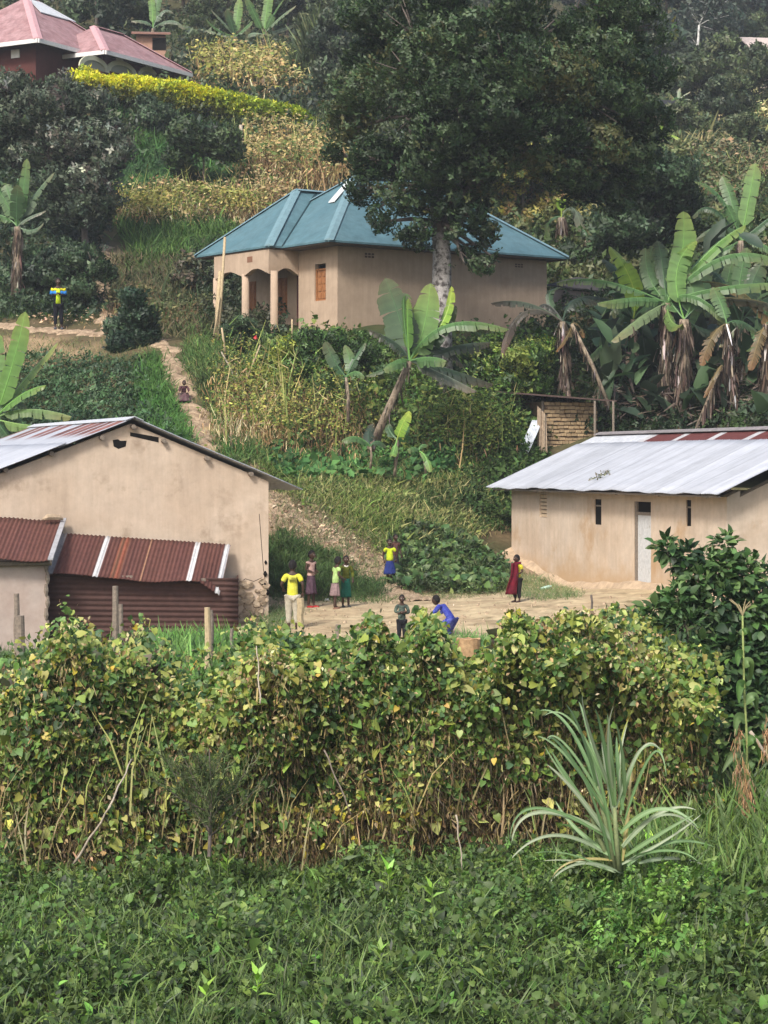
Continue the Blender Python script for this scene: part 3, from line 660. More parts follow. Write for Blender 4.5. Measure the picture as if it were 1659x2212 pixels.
# roof: two hipped blocks
ze = 6.69
def hip_block(mbs, a0, a1, b0, b1, ze, pitch, capw=.17, ends=(1, 1)):
    """hipped roof over the rectangle; ridge along the longer side; returns ridge points"""
    pass
def roof_shell(corners, ridge, thk=.06):
    """corners: 4 eave points in order (c0-c1 and c2-c3 are the long sides), ridge: 2 points"""
    c0, c1, c2, c3 = corners; r0, r1 = ridge; dz = Vector((0, 0, -thk))
    mb = MB(); vs = [c0, c1, c2, c3, r0, r1]+[p+dz for p in (c0, c1, c2, c3, r0, r1)]
    mb.add(vs, [(0, 1, 5, 4), (1, 2, 5), (2, 3, 4, 5), (3, 0, 4), (6, 10, 11, 7), (7, 11, 8), (8, 11, 10, 9), (9, 10, 6), (0, 6, 7, 1), (1, 7, 8, 2), (2, 8, 9, 3), (3, 9, 6, 0)])
    return mb
def capline(mb, a, b, wv, lift=.02, up_=.03):
    a = Vector(a)+Vector((0, 0, lift)); b = Vector(b)+Vector((0, 0, lift)); w1 = Vector(wv)
    d = (b-a).normalized(); s = d.cross(Vector((0, 0, 1))).normalized()*w1.length
    t = Vector((0, 0, up_)); dn = Vector((0, 0, -up_*1.2))
    mb.add([a-s+dn, a+t, a+s+dn, b-s+dn, b+t, b+s+dn], [(0, 1, 4, 3), (1, 2, 5, 4), (0, 3, 5, 2), (0, 2, 1), (3, 4, 5)])
A0 = Vector((P(710, 517, 65.2).x, 65.2, ze)); 
def AP(a, b, z): return Vector((A0.x+u1.x*a+u2.x*b, A0.y+u1.y*a+u2.y*b, z))
LA, WA = 9.55, 6.7; h = 2.5
mc = [AP(0, 0, ze), AP(LA, 0, ze), AP(LA, WA, ze), AP(0, WA, ze)]; mr = [AP(3.35, 3.35, ze+h), AP(LA-3.1, 3.35, ze+h)]
rf = roof_shell(mc, mr).build('roof', M_teal, th_)
mb = MB()
for a, b in ((mc[0], mr[0]), (mc[1], mr[1]), (mr[0], mr[1]), (mc[3], mr[0])): capline(mb, a, b, (.15, 0, 0))
mb.build('ridge_cap', M_tealcap, rf)
wc = [AP(-.5, 2.5, ze), AP(-.5, 6.85, ze), AP(3.4, 6.85, ze), AP(3.4, 2.5, ze)]
wr = [AP(2.0, 4.68, ze+2.1), AP(3.2, 4.68, ze+2.1)]
rf2 = roof_shell([wc[3], wc[0], wc[1], wc[2]], [wr[1], wr[0]]).build('roof', M_teal, th_)
mb = MB()
for a, b in ((wc[0], wr[0]), (wc[1], wr[0]), (wr[0], wr[1])): capline(mb, a, b, (.15, 0, 0))
mb.build('ridge_cap', M_tealcap, rf2)
# valley gutter, dark
mb = MB(); v0 = AP(.0, 2.47, ze+.03); v1 = AP(2.8, 4.68, ze+2.12); capline(mb, v0, v1, (.05, 0, 0), .0, .03); mb.build('valley_flashing', mat('dark_teal', (.02, .05, .06), rough=.6), th_)
# soffit under the eaves
mb = MB(); mb.hexa([c+Vector((0, 0, -.10)) for c in (AP(.05, .05, ze), AP(LA-.05, .05, ze), AP(LA-.05, WA-.05, ze), AP(.05, WA-.05, ze))], [c+Vector((0, 0, -.065)) for c in (AP(.05, .05, ze), AP(LA-.05, .05, ze), AP(LA-.05, WA-.05, ze), AP(.05, WA-.05, ze))])
mb.build('soffit', mat('shaded_timber', (.14, .11, .085), noise=.3), th_)
mb = MB(); mb.hexa([AP(-.45, 2.55, ze-.098), AP(-.45, 6.8, ze-.098), AP(.045, 6.8, ze-.098), AP(.045, 2.55, ze-.098)], [AP(-.45, 2.55, ze-.067), AP(-.45, 6.8, ze-.067), AP(.045, 6.8, ze-.067), AP(.045, 2.55, ze-.067)])
mb.build('soffit', mat('shaded_timber', (.14, .11, .085), noise=.3), th_)
# skylight sheet on the left slope of the main roof
mb = MB(); 
def onleft(run, b, lift): return AP(run, b, ze+h*run/3.35+lift)
q = [onleft(2.1, 2.2, .05), onleft(2.75, 2.2, .05), onleft(2.75, 2.75, .05), onleft(2.1, 2.75, .05)]
q = [onleft(1.95, 2.45, .05), onleft(3.0, 2.95, .05), onleft(3.0, 3.3, .05), onleft(1.95, 2.8, .05)]
mb.hexa(q, [p+Vector((0, 0, .03)) for p in q]); mb.build('skylight', mat('translucent_sheet', (.6, .62, .6), rough=.5, noise=.1), rf)

# ======== grey mud shed at the right of the teal house
gs = empty('mud_shed', tuple(G(1260, 72.5))); tag(gs, 'grey mud walled shed behind bananas, right of teal roofed house', 'shed')
s0 = G(1192, 71.8); s1 = G(1345, 74); mb = MB(); zt_ = P(1190, 625, 71.8).z
dv = Vector((.45, .9, 0)); hz = zt_
wx = (s1-s0)/2
mb.hexa([Vector((p.x, p.y, s0.z-.5)) for p in (s0, s0+wx*.36, s0+wx*.36+dv*.3, s0+dv*.3)], [Vector((p.x, p.y, hz)) for p in (s0, s0+wx*.36, s0+wx*.36+dv*.3, s0+dv*.3)])
a, b = s0+wx*.36, s0+wx*1.15
mb.hexa([Vector((p.x, p.y, s0.z-.5)) for p in (a, b, b+dv*.3, a+dv*.3)], [Vector((p.x, p.y, s0.z+.25)) for p in (a, b, b+dv*.3, a+dv*.3)])
mb.hexa([Vector((p.x, p.y, P(1220, 684, 72).z)) for p in (a, b, b+dv*.3, a+dv*.3)], [Vector((p.x, p.y, hz)) for p in (a, b, b+dv*.3, a+dv*.3)])
c_ = b; d_ = s0+wx*2
mb.hexa([Vector((p.x, p.y, s0.z-.5)) for p in (c_, d_, d_+dv*.3, c_+dv*.3)], [Vector((p.x, p.y, hz)) for p in (c_, d_, d_+dv*.3, c_+dv*.3)])
mb.build('wall', mat('grey_mud', (.27, .21, .18), noise=.15, scale=1.5, bump=.4, bscale=5), gs)
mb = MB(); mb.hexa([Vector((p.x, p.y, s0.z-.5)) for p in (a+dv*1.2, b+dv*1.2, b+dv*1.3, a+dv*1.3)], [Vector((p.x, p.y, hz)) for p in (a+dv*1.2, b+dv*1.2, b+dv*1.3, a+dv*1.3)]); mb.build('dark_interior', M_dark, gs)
mb = MB(); mb.box(Vector((a.x, a.y, P(1220, 690, 72).z))-dv*.05, (b-a), dv*.04, Vector((0, 0, .1))); mb.build('lintel', M_wood, gs)
mb = MB(); rz_ = hz+.08; q = s0-dv*.35-wx*.02; mb.hexa([Vector((p.x, p.y, z)) for p, z in ((q, rz_), (q+wx*2.1, rz_-.1), (q+wx*2.1+dv*2.6, rz_+.35), (q+dv*2.6, rz_+.45))], [Vector((p.x, p.y, z+.05)) for p, z in ((q, rz_), (q+wx*2.1, rz_-.1), (q+wx*2.1+dv*2.6, rz_+.35), (q+dv*2.6, rz_+.45))])
mb.build('roof', mat('black_sheet', (.045, .04, .04), noise=.3), gs)

# ======== mud brick latrine hut
bh = empty('mud_brick_hut', tuple(G(1235, 61))); tag(bh, 'small mud brick hut with flat sagging rusty sheet roof', 'hut')
Db = 60.8; q0 = P(1178, 1010, Db); q1 = P(1292, 1010, Db+.8); zt_ = P(1200, 868, Db).z; brd = (q1-q0); brd.z = 0; bn = Vector((brd.y, -brd.x, 0)).normalized(); brl = brd.length; brd.normalize()
mb = MB(); core = q0-bn*.05
mb.hexa([core, core+brd*brl, core+brd*brl-bn*1.6, core-bn*1.6], [Vector((p.x, p.y, zt_)) for p in (core, core+brd*brl, core+brd*brl-bn*1.6, core-bn*1.6)])
mb.build('mud_mortar_wall', mat('mud_mortar', (.16, .11, .07), noise=.25, scale=4), bh)
mb = MB(); r_ = random.Random(3); rows = 17; bhh = (zt_-q0.z)/rows
for i in range(rows):
    x = -.02+(.1 if i % 2 else 0); 
    while x < brl-.06:
        l = r_.uniform(.15, .24); l = min(l, brl-x); z = q0.z+i*bhh+r_.uniform(-.012, .012); o_ = q0+brd*x-bn*.05; c_ = r_.uniform(.75, 1.15)
        mb.box(Vector((o_.x, o_.y, z+.015)), brd*(l-.025), bn*r_.uniform(.035, .08), Vector((0, 0, bhh-r_.uniform(.022, .04))), (.42*c_, .30*c_, .17*c_)); x += l
mb.build('brick_face', mat('mud_brick', attr=True, noise=.25, scale=5, bump=.6, bscale=12, rough=.95), bh, colored=True)
mb = MB(); a = P(1140, 853, Db-.5); b = P(1332, 868, Db+.3); mb.hexa([a, b, b-bn*2.3+Vector((0, 0, .15)), a-bn*2.3+Vector((0, 0, .15))], [p+Vector((0, 0, .045)) for p in (a, b, b-bn*2.3+Vector((0, 0, .15)), a-bn*2.3+Vector((0, 0, .15)))])
mb.build('roof', mat('rusted_flat_sheet', (.09, .06, .05), noise=.35, scale=2.5), bh)
for px in (1172, 1285, 1325): mb = MB(); a = P(px, 866, Db); mb.tube([Vector((a.x, a.y, g(a.x, a.y)-.1)), a], .035, 7); mb.build('roof_post', M_wood, bh)
# sacking curtain over the doorway at the hut's left
mb = MB(); n = 16; vs = []
for j in range(7):
    for i in range(n+1):
        u = i/n; v = j/6; q = P(1160+u*20+v*2, 0, Db-.25); zz_ = P(0, 876+v*102+u*22*(1-v), Db).z; vs.append(Vector((q.x, Db-.25+.05*math.sin(u*14+v*2)-.1*u, zz_)))
fs = [(j*(n+1)+i, j*(n+1)+i+1, (j+1)*(n+1)+i+1, (j+1)*(n+1)+i) for j in range(6) for i in range(n)]
mb.add(vs, fs); mb.add([v+Vector((0, .015, 0)) for v in vs], fs); mb.build('sacking_curtain', mat('sacking', (.36, .28, .2), noise=.3, scale=5, bump=.5, bscale=15), bh, smooth=True)
# loose corrugated sheet
o = corrugated('loose_iron_sheet', P(1117, 983, 60.3), P(1140, 983, 60.0)-P(1117, 983, 60.3), P(1150, 908, 60.9)-P(1117, 983, 60.3), 0, lambda u, v: (.55, .6, .66), M_attr, None, pitch=.075, amp=.012)
rebase(o); tag(o, 'loose pale blue grey iron sheet leaning beside the brick hut', 'metal sheet')

# ======== pink roofed house, top left
k1 = Vector((.5, .866, 0)); k2 = Vector((-.866, .5, 0))
ph = empty('pink_roofed_house', tuple(G(150, 104))); tag(ph, 'maroon walled house with pink roof high on the left slope', 'house')
E1 = P(82, 80, 100.); E1.z = 19.5; E2 = P(227, 94, 101.5); E2.z = 19.25
def KP(o, a, b, z): return Vector((o.x+k1.x*a+k2.x*b, o.y+k1.y*a+k2.y*b, z))
def kroof(o, LA, WB, hp, hh, capw=.22):
    c = [KP(o, 0, 0, o.z), KP(o, LA, 0, o.z), KP(o, LA, WB, o.z), KP(o, 0, WB, o.z)]
    if LA >= WB: r = [KP(o, hp, WB/2, o.z+hh), KP(o, LA-hp, WB/2, o.z+hh)]; rf = roof_shell(c, r, .1); pr = ((c[0], r[0]), (c[1], r[1]), (r[0], r[1]))
    else: r = [KP(o, LA/2, hp, o.z+hh), KP(o, LA/2, WB-hp, o.z+hh)]; rf = roof_shell([c[1], c[2], c[3], c[0]], r, .1); pr = ((c[0], r[0]), (c[1], r[0]), (r[0], r[1]))
    R_ = rf.build('roof', M_pinkroof, ph); mb = MB()
    for a, b in pr: capline(mb, a, b, (capw, 0, 0), .03, .04)
    mb.build('ridge_cap', M_pinkcap, R_)
    mb = MB(); 
    for (a, b) in ((c[0], c[1]), (c[0], c[3])):
        d = (b-a); nn = Vector((d.y, -d.x, 0)).normalized(); 
        if nn.y > 0: nn = -nn
        mb.box(a+Vector((0, 0, -.2)), d, nn*.08, Vector((0, 0, .19)))
    mb.build('fascia', M_white, R_); return R_
R1 = kroof(E1, 8.2, 7.6, 3.8, 3.0)
R2 = kroof(E2, 7.0, 5.0, 2.4, 1.75)
mb = MB(); o = KP(E1, .7, .7, 0)
def kbox(mb, o, a0, a1, b0, b1, z0, z1): mb.hexa([KP(o, a0, b0, z0), KP(o, a1, b0, z0), KP(o, a1, b1, z0), KP(o, a0, b1, z0)], [KP(o, a0, b0, z1), KP(o, a1, b0, z1), KP(o, a1, b1, z1), KP(o, a0, b1, z1)])
kbox(mb, E1, .7, 7.4, .7, 7, 15.5, 19.45); kbox(mb, E2, .6, 6.4, .6, 4.4, 15.5, 19.15)
mb.build('wall', M_maroon, ph)
mb = MB(); kbox(mb, E2, 6.7, 8.6, 1.3, 3.5, 18.2, 18.3); mb.build('porch_roof', M_pinkcap, ph)
for (o_, a, px, py) in ((E1, .695, 34, 116), (E2, .595, 258, 123), (E2, .595, 321, 144)):
    n = -k2 if o_ is E2 else -k1; pl = KP(o_, a if o_ is E1 else 0, 0 if o_ is E1 else a, 0); r = Vector(((px-CX)/F, 1, (HZ-py)/F)); q = r*((pl+n*.01).dot(n)/r.dot(n)); t = k1 if o_ is E2 else k2
    mb = MB(); mb.box(q-t*.25-Vector((0, 0, .2)), t*.5, n*.04, Vector((0, 0, .4))); mb.build('vent', M_white, ph)
for (px, py, rw) in ((202, 150, .95), (262, 160, 1.0), (318, 172, .7)):
    n = -k2; pl = KP(E2, 0, .595, 0); r = Vector(((px-CX)/F, 1, (HZ-py)/F)); q = r*((pl+n*.02).dot(n)/r.dot(n)); mb = MB()
    outer = [q+k1*rw*1.2*math.cos(t)+Vector((0, 0, .62*math.sin(t))) for t in [i*math.pi/14 for i in range(15)]]; inner = [q+k1*rw*.92*math.cos(t)+Vector((0, 0, .40*math.sin(t))) for t in [i*math.pi/14 for i in range(15)]]
    for i in range(14): mb.hexa([outer[i], outer[i+1], inner[i+1], inner[i]], [p+n*.08 for p in (outer[i], outer[i+1], inner[i+1], inner[i])])
    wn = mb.build('arch', M_cream, ph); mb = MB(); mb.hexa([p-n*.0 for p in inner], [p+n*.03 for p in inner]); mb.build('arch_glazing', mat('grey_pane', (.25, .26, .2), rough=.4), wn)
n = (R1.data.polygons[0].normal)
mb = MB(); 
def onE1(a, b): # right facing slope of first block: runs up along k2
    return KP(E1, a, b, E1.z+3.0*b/3.8+.06)
q = [onE1(3.3, 2.5), onE1(6.0, 2.5), onE1(4.6, 3.5), onE1(3.6, 3.5)]; mb.hexa(q, [p+Vector((0, 0, .04)) for p in q]); mb.build('skylight', mat('white_skylight', (.6, .62, .63), rough=.5, noise=.15), R1)

# small far buildings
def hut(label, px, py, D, w_, h_, dpt, wallm, roofm, rot=.3, name='far_hut', rise=.35, roofh=.35):
    c = P(px, py, D); e = empty(name, tuple(c)); tag(e, label, 'hut'); a = Vector((math.cos(rot), math.sin(rot), 0)); b = Vector((-a.y, a.x, 0))
    mb = MB(); o_ = c-a*w_/2; mb.hexa([o_-Vector((0, 0, 1.5)), o_+a*w_-Vector((0, 0, 1.5)), o_+a*w_+b*dpt-Vector((0, 0, 1.5)), o_+b*dpt-Vector((0, 0, 1.5))], [o_+Vector((0, 0, h_)), o_+a*w_+Vector((0, 0, h_)), o_+a*w_+b*dpt+Vector((0, 0, h_+rise)), o_+b*dpt+Vector((0, 0, h_+rise))]); mb.build('wall', wallm, e)
    mb = MB(); o2 = o_-a*.25-b*.35+Vector((0, 0, h_+.01-.05)); r0 = [o2, o2+a*(w_+.5), o2+a*(w_+.5)+b*(dpt+.6)+Vector((0, 0, rise+roofh)), o2+b*(dpt+.6)+Vector((0, 0, rise+roofh))]
    mb.hexa([p+Vector((0, 0, .03)) for p in r0], [p+Vector((0, 0, .11)) for p in r0]); mb.build('roof', roofm, e)
    mb = MB(); mb.box(o_+a*w_*.55-b*.02-Vector((0, 0, 0)), a*.7, b*.015, Vector((0, 0, min(1.6, h_*.85)))); mb.build('door', M_dark, e)
    return e
M_br = mat('brick_far', (.22, .12, .09), noise=.25, scale=4)
hut('small hut with pale sheet roof near the upper right edge', 1672, 150, 150, 2.8, 1.2, 2.5, M_pl4, mat('pale_sheet', (.5, .42, .38), noise=.2), .15, roofh=1.1)
hut('small brick hut under a black roof behind the tall tree', 1430, 270, 118, 2.6, 1.0, 2.2, M_br, mat('tar_roof', (.02, .02, .022)), .1)
hut('pinkish roofed hut showing between banana leaves at right', 1605, 425, 95, 2.2, .2, 2, M_pl4, mat('faded_pink_sheet', (.5, .3, .27), noise=.2, scale=3), -.5, roofh=.9)
hut('pale stone walled hut half hidden by tall grass uphill', 737, 150, 118, 3.2, 1.3, 2.2, mat('whitewashed_stone', (.42, .40, .38), noise=.5, scale=9, stain=((.07, .07, .06), 6, .5, .58)), M_wood, .1, roofh=.1)
hut('brown brick pillar hut right of the pink roofed house', 326, 108, 112, 1.5, .75, 1.2, mat('light_brick', (.36, .21, .15), noise=.25, scale=5), M_br, .1, roofh=.05)
# ------------------------------------------------------------------ vegetation
GRN_D = [(.020, .032, .010), (.032, .052, .016), (.046, .07, .022), (.026, .042, .017)]
GRN_M = [(.044, .078, .018), (.068, .112, .025), (.095, .145, .03), (.055, .088, .028)]
GRN_B = [(.07, .15, .03), (.10, .2, .035), (.14, .24, .05), (.06, .12, .03)]
GREY_G = [(.05, .07, .05), (.08, .10, .075), (.12, .14, .11), (.035, .05, .035)]
YEL = [(.30, .28, .03), (.42, .36, .05), (.22, .26, .04), (.45, .40, .12)]
DRY = [(.30, .20, .09), (.40, .30, .15), (.20, .13, .06), (.16, .10, .05), (.48, .38, .22)]
BRN = [(.10, .065, .035), (.16, .10, .05), (.07, .05, .03), (.22, .15, .08)]
up3 = np.array([0, 0, 1.])

def inpoly(px, py, poly):
    c = np.zeros(len(px), bool); n = len(poly)
    for i in range(n):
        x1, y1 = poly[i]; x2, y2 = poly[(i+1) % n]
        if y1 == y2: continue
        m = ((y1 > py) != (y2 > py)) & (px < (x2-x1)*(py-y1)/(y2-y1)+x1); c ^= m
    return c
def sample(poly, n):
    poly = np.array(poly, float); lo = poly.min(0); hi = poly.max(0); X = []; k = 0
    while k < n:
        q = rng.uniform(lo, hi, (n*2, 2)); q = q[inpoly(q[:, 0], q[:, 1], poly)]; X.append(q); k += len(q)
    q = np.concatenate(X)[:n]; return q[:, 0], q[:, 1]
def dirs(n, upw=.5, spread=1.):
    d = rng.normal(0, spread, (n, 3)); d[:, 2] = np.abs(d[:, 2])*.6+upw; return d
def ground_pts(poly, n, jit=.15):
    px, py = sample(poly, n); p = hit(px, py); p[:, :2] += rng.normal(0, jit, (n, 2)); p[:, 2] = gz(p[:, 0], p[:, 1]); return p

def cover(name, label, layers, m=M_leaf, cat=None, gaps=False):
    """ground cover: every layer = (poly, n, template, size, height, palette, upward, weights)"""
    cl = Cloud()
    for L_ in layers:
        poly, n, tp, size, hgt, pal = L_[:6]; upw = L_[6] if len(L_) > 6 else .6; wt = L_[7] if len(L_) > 7 else None; wid = L_[8] if len(L_) > 8 else None
        p = ground_pts(poly, n)
        if gaps: p = p[(snoise(p*[1, 1, 0], 3.2, 41) < .42) | (rng.uniform(0, 1, len(p)) < .3)]; n = len(p)
        bump = np.clip(.55+.35*snoise(p*[1, 1, 0], 1.7, 9)+.4*snoise(p*[1, 1, 0], 6.5, 10), .03, 1.35); p[:, 2] += hgt*bump*rng.uniform(0, 1, n)**.6
        d = dirs(n, upw); s = size*np.exp(rng.normal(0, .28, n)); cl.add(tp, p, frames(d, np.tile(up3*1.2, (n, 1))+np.array([0, -.5, 0]), .5), s, palette(pal, n, p, 1.1, seed=hash(name) % 50 if False else len(name), weights=wt), None if wid is None else np.full(n, wid))
    o = cl.build(name, m); tag(o, label, cat or name.replace('_', ' '), kind='stuff'); return o

# -------- foreground weeds
W1 = [(-80, 1915), (200, 1890), (600, 1885), (1000, 1885), (1300, 1850), (1740, 1830), (1760, 2290), (-100, 2290)]
W2 = [(1380, 1880), (1420, 1740), (1760, 1650), (1760, 1960), (1300, 1960)]
BGD_ = (.028, .048, .03)
PURP = [(.036, .062, .014), (.056, .094, .02), (.05, .086, .022), (.042, .08, .016), (.014, .026, .008), (.08, .13, .03)]
cover('low_weeds', 'dense low carpet of dark green weeds and creepers along the bottom of the view', [
    (W1, 27000, 'bean', .054, .40, PURP+GRN_D[1:3]+[(.045, .085, .024), (.06, .11, .03)], .45),
    (W1, 16000, 'lance', .09, .40, GRN_D[1:]+GRN_M, .5),
    (W1, 5200, 'oval', .055, .34, GRN_M+GRN_B[:2], .5),
    (W1, 2600, 'leaf4', .075, .42, GRN_B[:2]+GRN_M, .6),
    (W1, 4200, 'sprig', .045, .46, GRN_M+GRN_B[:1], .8),
    (W1, 17000, 'blade', .16, .2, GRN_D[1:]+GRN_M+[(.07, .12, .03)], 1.1),
    ([(1100, 1900), (1740, 1880), (1760, 2150), (1300, 2120)], 6500, 'sprig', .06, .36, GRN_M+[(.05, .10, .03)], .5),
    ([(100, 1900), (520, 1880), (1050, 1880), (1100, 1960), (300, 1975)], 3800, 'sprig', .05, .34, GRN_M, .6),
    (W1, 9000, 'blade', .2, .3, [(.07, .11, .03), (.10, .15, .04), (.05, .09, .022)], 1.2, None, .7),
], cat='weeds', gaps=True)
cover('tall_weeds', 'taller light green weeds standing out of the low carpet at lower right', [
    ([(1330, 2000), (1500, 1960), (1560, 2080), (1420, 2160), (1300, 2100)], 1300, 'sprig', .05, .55, GRN_B+GRN_M, .9),
    ([(1130, 1900), (1300, 1930), (1280, 2060), (1150, 2050)], 900, 'sprig', .045, .5, GRN_B+GRN_M, .9)], cat='weeds')
cover('banana_thicket', 'dark banana suckers and broad leaves crowding behind the trunks at right', [
    ([(1290, 690), (1760, 690), (1760, 925), (1290, 925)], 420, 'leaf4', .85, 2.0, [BGD_, (.03, .055, .028), (.045, .08, .035), (.02, .035, .018)], .7, None, .75),
    ([(1290, 800), (1760, 800), (1760, 925), (1290, 925)], 1500, 'strip', .5, 1.2, [(.07, .05, .04), (.10, .08, .06), (.04, .03, .022)], -.9, None, .6)], cat='plants')
cover('long_grass', 'tall soft green grass at right below the leafy bush', [
    (W2, 16000, 'blade', .36, .12, GRN_M+[(.07, .13, .03), (.1, .17, .045)], 1.3),
    (W2, 4000, 'sprig', .05, .35, GRN_M, .6)], cat='grass')
def weed(px, py, size, pal, n, label, tp='lance', name='leafy_weed', hgt=.3):
    b = H(px, py); cl = Cloud(); k = n; a = np.linspace(0, 2*math.pi*2.4, k)+rng.normal(0, .2, k); el = np.linspace(.15, 1.2, k)
    d = np.stack([np.cos(a)*np.cos(el), np.sin(a)*np.cos(el), np.sin(el)], 1); pos = np.tile(np.array(b)[None], (k, 1))+np.array([0, 0, 1.])*np.linspace(.5, 1., k)[:, None]*hgt
    cl.add(tp, pos, frames(d, np.tile(up3, (k, 1)), .1), np.full(k, size)*rng.uniform(.8, 1.15, k), palette(pal, k), np.full(k, 1.5 if tp == 'lance' else 1))
    e = empty(name, tuple(b)); cl.build('leaves', M_leaf, e); mb = MB(); mb.tube([b, b+Vector((.01, 0, hgt*1.02))], [.008, .005], 6); mb.build('stem', M_bstem_g, e); tag(e, label, 'weed', 'bright young weeds in the foreground'); return e
LG = [(.20, .34, .05), (.15, .27, .04), (.25, .38, .09)]
for a in [(490, 1932, .15, LG, 8, 'bright green pointed weed just under the feathery bush'), (838, 1948, .17, LG, 9, 'bright green spreading weed low in the middle, nearest below the bean vines'), (932, 1990, .15, LG, 8, 'light green upright weed right of the small spreading one'),
          (555, 2190, .15, LG, 9, 'palest lime weed near the bottom edge left of centre'), (445, 2215, .14, LG, 8, 'yellow green weed at the very bottom edge, left'), (60, 2150, .13, LG, 7, 'small lime green weed low at the left edge'),
          (1410, 1900, .22, LG, 14, 'tall bright green weed right under the sugarcane'), (1545, 1915, .15, LG, 8, 'short bright weed at right below the long grass'), (1420, 2080, .15, [(.12, .2, .04)], 26, 'yellowish leafy weed low at the right'),
          (130, 2060, .13, LG[:1], 7, 'light green weed in the left foreground among dark creepers'), (820, 2130, .12, [(.16, .24, .05)], 12, 'thin lime weed at the bottom centre')]:
    weed(*a)
# -------- climbing beans, the great hedge in front
TOPX = [-300, -80, 0, 100, 140, 175, 230, 300, 340, 390, 430, 500, 545, 600, 700, 760, 800, 860, 900, 960, 1010, 1050, 1100, 1180, 1250, 1320, 1400, 1480, 1600, 1900]
TOPY = [1440, 1425, 1430, 1405, 1325, 1330, 1405, 1365, 1395, 1445, 1450, 1400, 1340, 1335, 1400, 1385, 1335, 1405, 1335, 1350, 1415, 1390, 1315, 1315, 1340, 1325, 1330, 1400, 1450, 1450]
def beans(n, tp, size, pal, lo, hi, front, jit=.25, wts=None, down=False, wid=None, k=1., seed=3, lighttop=None):
    px = rng.uniform(-260, 1580, n); px = np.where((px > 1440) & (rng.uniform(0, 1, n) < (px-1440)/140), rng.uniform(-260, 1440, n), px); e = rng.exponential(1.3, n)*(~front) + rng.uniform(0, .5, n)*front; e = np.minimum(e, 5.5)
    base = hit(px, 1915-35*np.clip((px-900)/500, 0, 1)); D0 = base[:, 1]+.35
    q = np.c_[px/188., np.zeros(n), rng.uniform(0, 6, n)]
    D = D0+e; X = (px-CX)/F*D0*(1+0*e); X = (px-CX)/F*D; G0 = gz(X, D)
    ty = np.interp(px, TOPX, TOPY)
    # plants stand about 2 to 2.5 m tall: row height read at 24.5 m
    top = (HZ-ty)/F*(24.8) ; hgt = np.maximum(top-gz((px-CX)/F*24.8, np.full(n, 24.8)), .5)
    hgt = hgt*(1-.02*e)*(1+.055*snoise(np.c_[px/22., e*1.5, px*0], 1., 66))
    t = rng.uniform(lo, hi, n) if front is True or (isinstance(front, np.ndarray) and front.all()) else np.where(front, rng.uniform(lo, hi, n), 1-rng.exponential(.07, n))
    t = np.clip(t, 0, 1.03); pos = np.c_[X, D, G0+hgt*t]
    lump = snoise(pos, 1.6, seed)*.28 + snoise(pos, 4.5, seed+1)*.12
    big = snoise(np.c_[pos[:, 0], pos[:, 2]*.6, pos[:, 0]*0], .75, 55); pos[:, 1] -= (lump + .42*big)*(front) ; pos[:, 2] += lump*.5*(~front if isinstance(front, np.ndarray) else 0)
    # gaps
    d = rng.normal(0, .8 if not down else .75, (n, 3)); d[:, 2] -= .55 if not down else 1.9; d[:, 1] -= .2
    nr = np.tile(np.array([-.1, -.55, .75]), (n, 1))
    return pos, d, nr
bc = Cloud()
BEAN = [(.03, .06, .018), (.048, .095, .024), (.075, .13, .03), (.12, .17, .04), (.19, .22, .05), (.27, .28, .09), (.06, .11, .05)]
def addb(n, tp, size, pal, lo, hi, frontfrac, wts=None, down=False, wid=None, k=1.3, seed=3, keep=None, jit=.22, up=False):
    fr = rng.uniform(0, 1, n) < frontfrac
    pos, d, nr = beans(n, tp, size, pal, lo, hi, fr, down=down, seed=3)
    if keep is not None:
        m = keep(pos, fr); pos, d, nr = pos[m], d[m], nr[m]
    if up: d = rng.normal(0, .22, d.shape)+np.array([0, 0, 1.]); pos[:, 1] -= .05
    N = len(pos); bc.add(tp, pos, frames(d, nr, .75), size*np.exp(rng.normal(0, .22, N)), palette(pal, N, pos, k, jit, seed, wts)*[.95, .97, .9], None if wid is None else np.full(N, wid))
hf = lambda pos: (pos[:, 2]-gz(pos[:, 0], pos[:, 1]))
gapk = lambda p, f: (snoise(p, 1.5, 88) > -.55) | (rng.uniform(0, 1, len(p)) < .3)
addb(29000, 'bean', .062, BEAN, .34, 1., .55, [4, 4, 4, 3, 2, 1.2, 1], seed=3, keep=gapk)
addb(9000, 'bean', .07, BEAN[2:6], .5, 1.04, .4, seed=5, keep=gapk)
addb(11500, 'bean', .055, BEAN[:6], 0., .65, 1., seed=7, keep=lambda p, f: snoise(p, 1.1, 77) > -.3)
addb(5200, 'bean', .085, BEAN[1:], .2, 1.03, .6, seed=23)
addb(1300, 'bean', .10, BEAN[3:6]+[(.14, .22, .04)], .15, 1., .8, seed=9)
addb(1500, 'bean', .07, [(.32, .27, .04), (.36, .28, .06), (.26, .26, .06), (.3, .2, .08)], .1, 1.03, .8)
addb(17000, 'oval', .05, [(.17, .11, .055), (.24, .16, .085), (.10, .066, .034), (.30, .24, .14)], .02, 1.03, .75, seed=12)
addb(8500, 'oval', .05, [(.36, .33, .18), (.3, .26, .13), (.24, .22, .08)], .25, 1.05, .55, seed=14)
addb(22000, 'strip', .12, [(.08, .052, .028), (.13, .085, .045), (.045, .032, .02), (.17, .12, .06), (.07, .06, .025)], 0., .68, 1., down=True, wid=.42, seed=15)
addb(9000, 'strip', .10, [(.20, .19, .06), (.15, .13, .05), (.25, .20, .08), (.11, .12, .04)], .1, .97, .95, down=True, wid=.6, seed=18)
addb(17000, 'blade', .14, [(.10, .075, .04), (.14, .10, .05), (.065, .06, .025), (.045, .036, .02)], 0, .97, 1., down=True, wid=.7, seed=19)
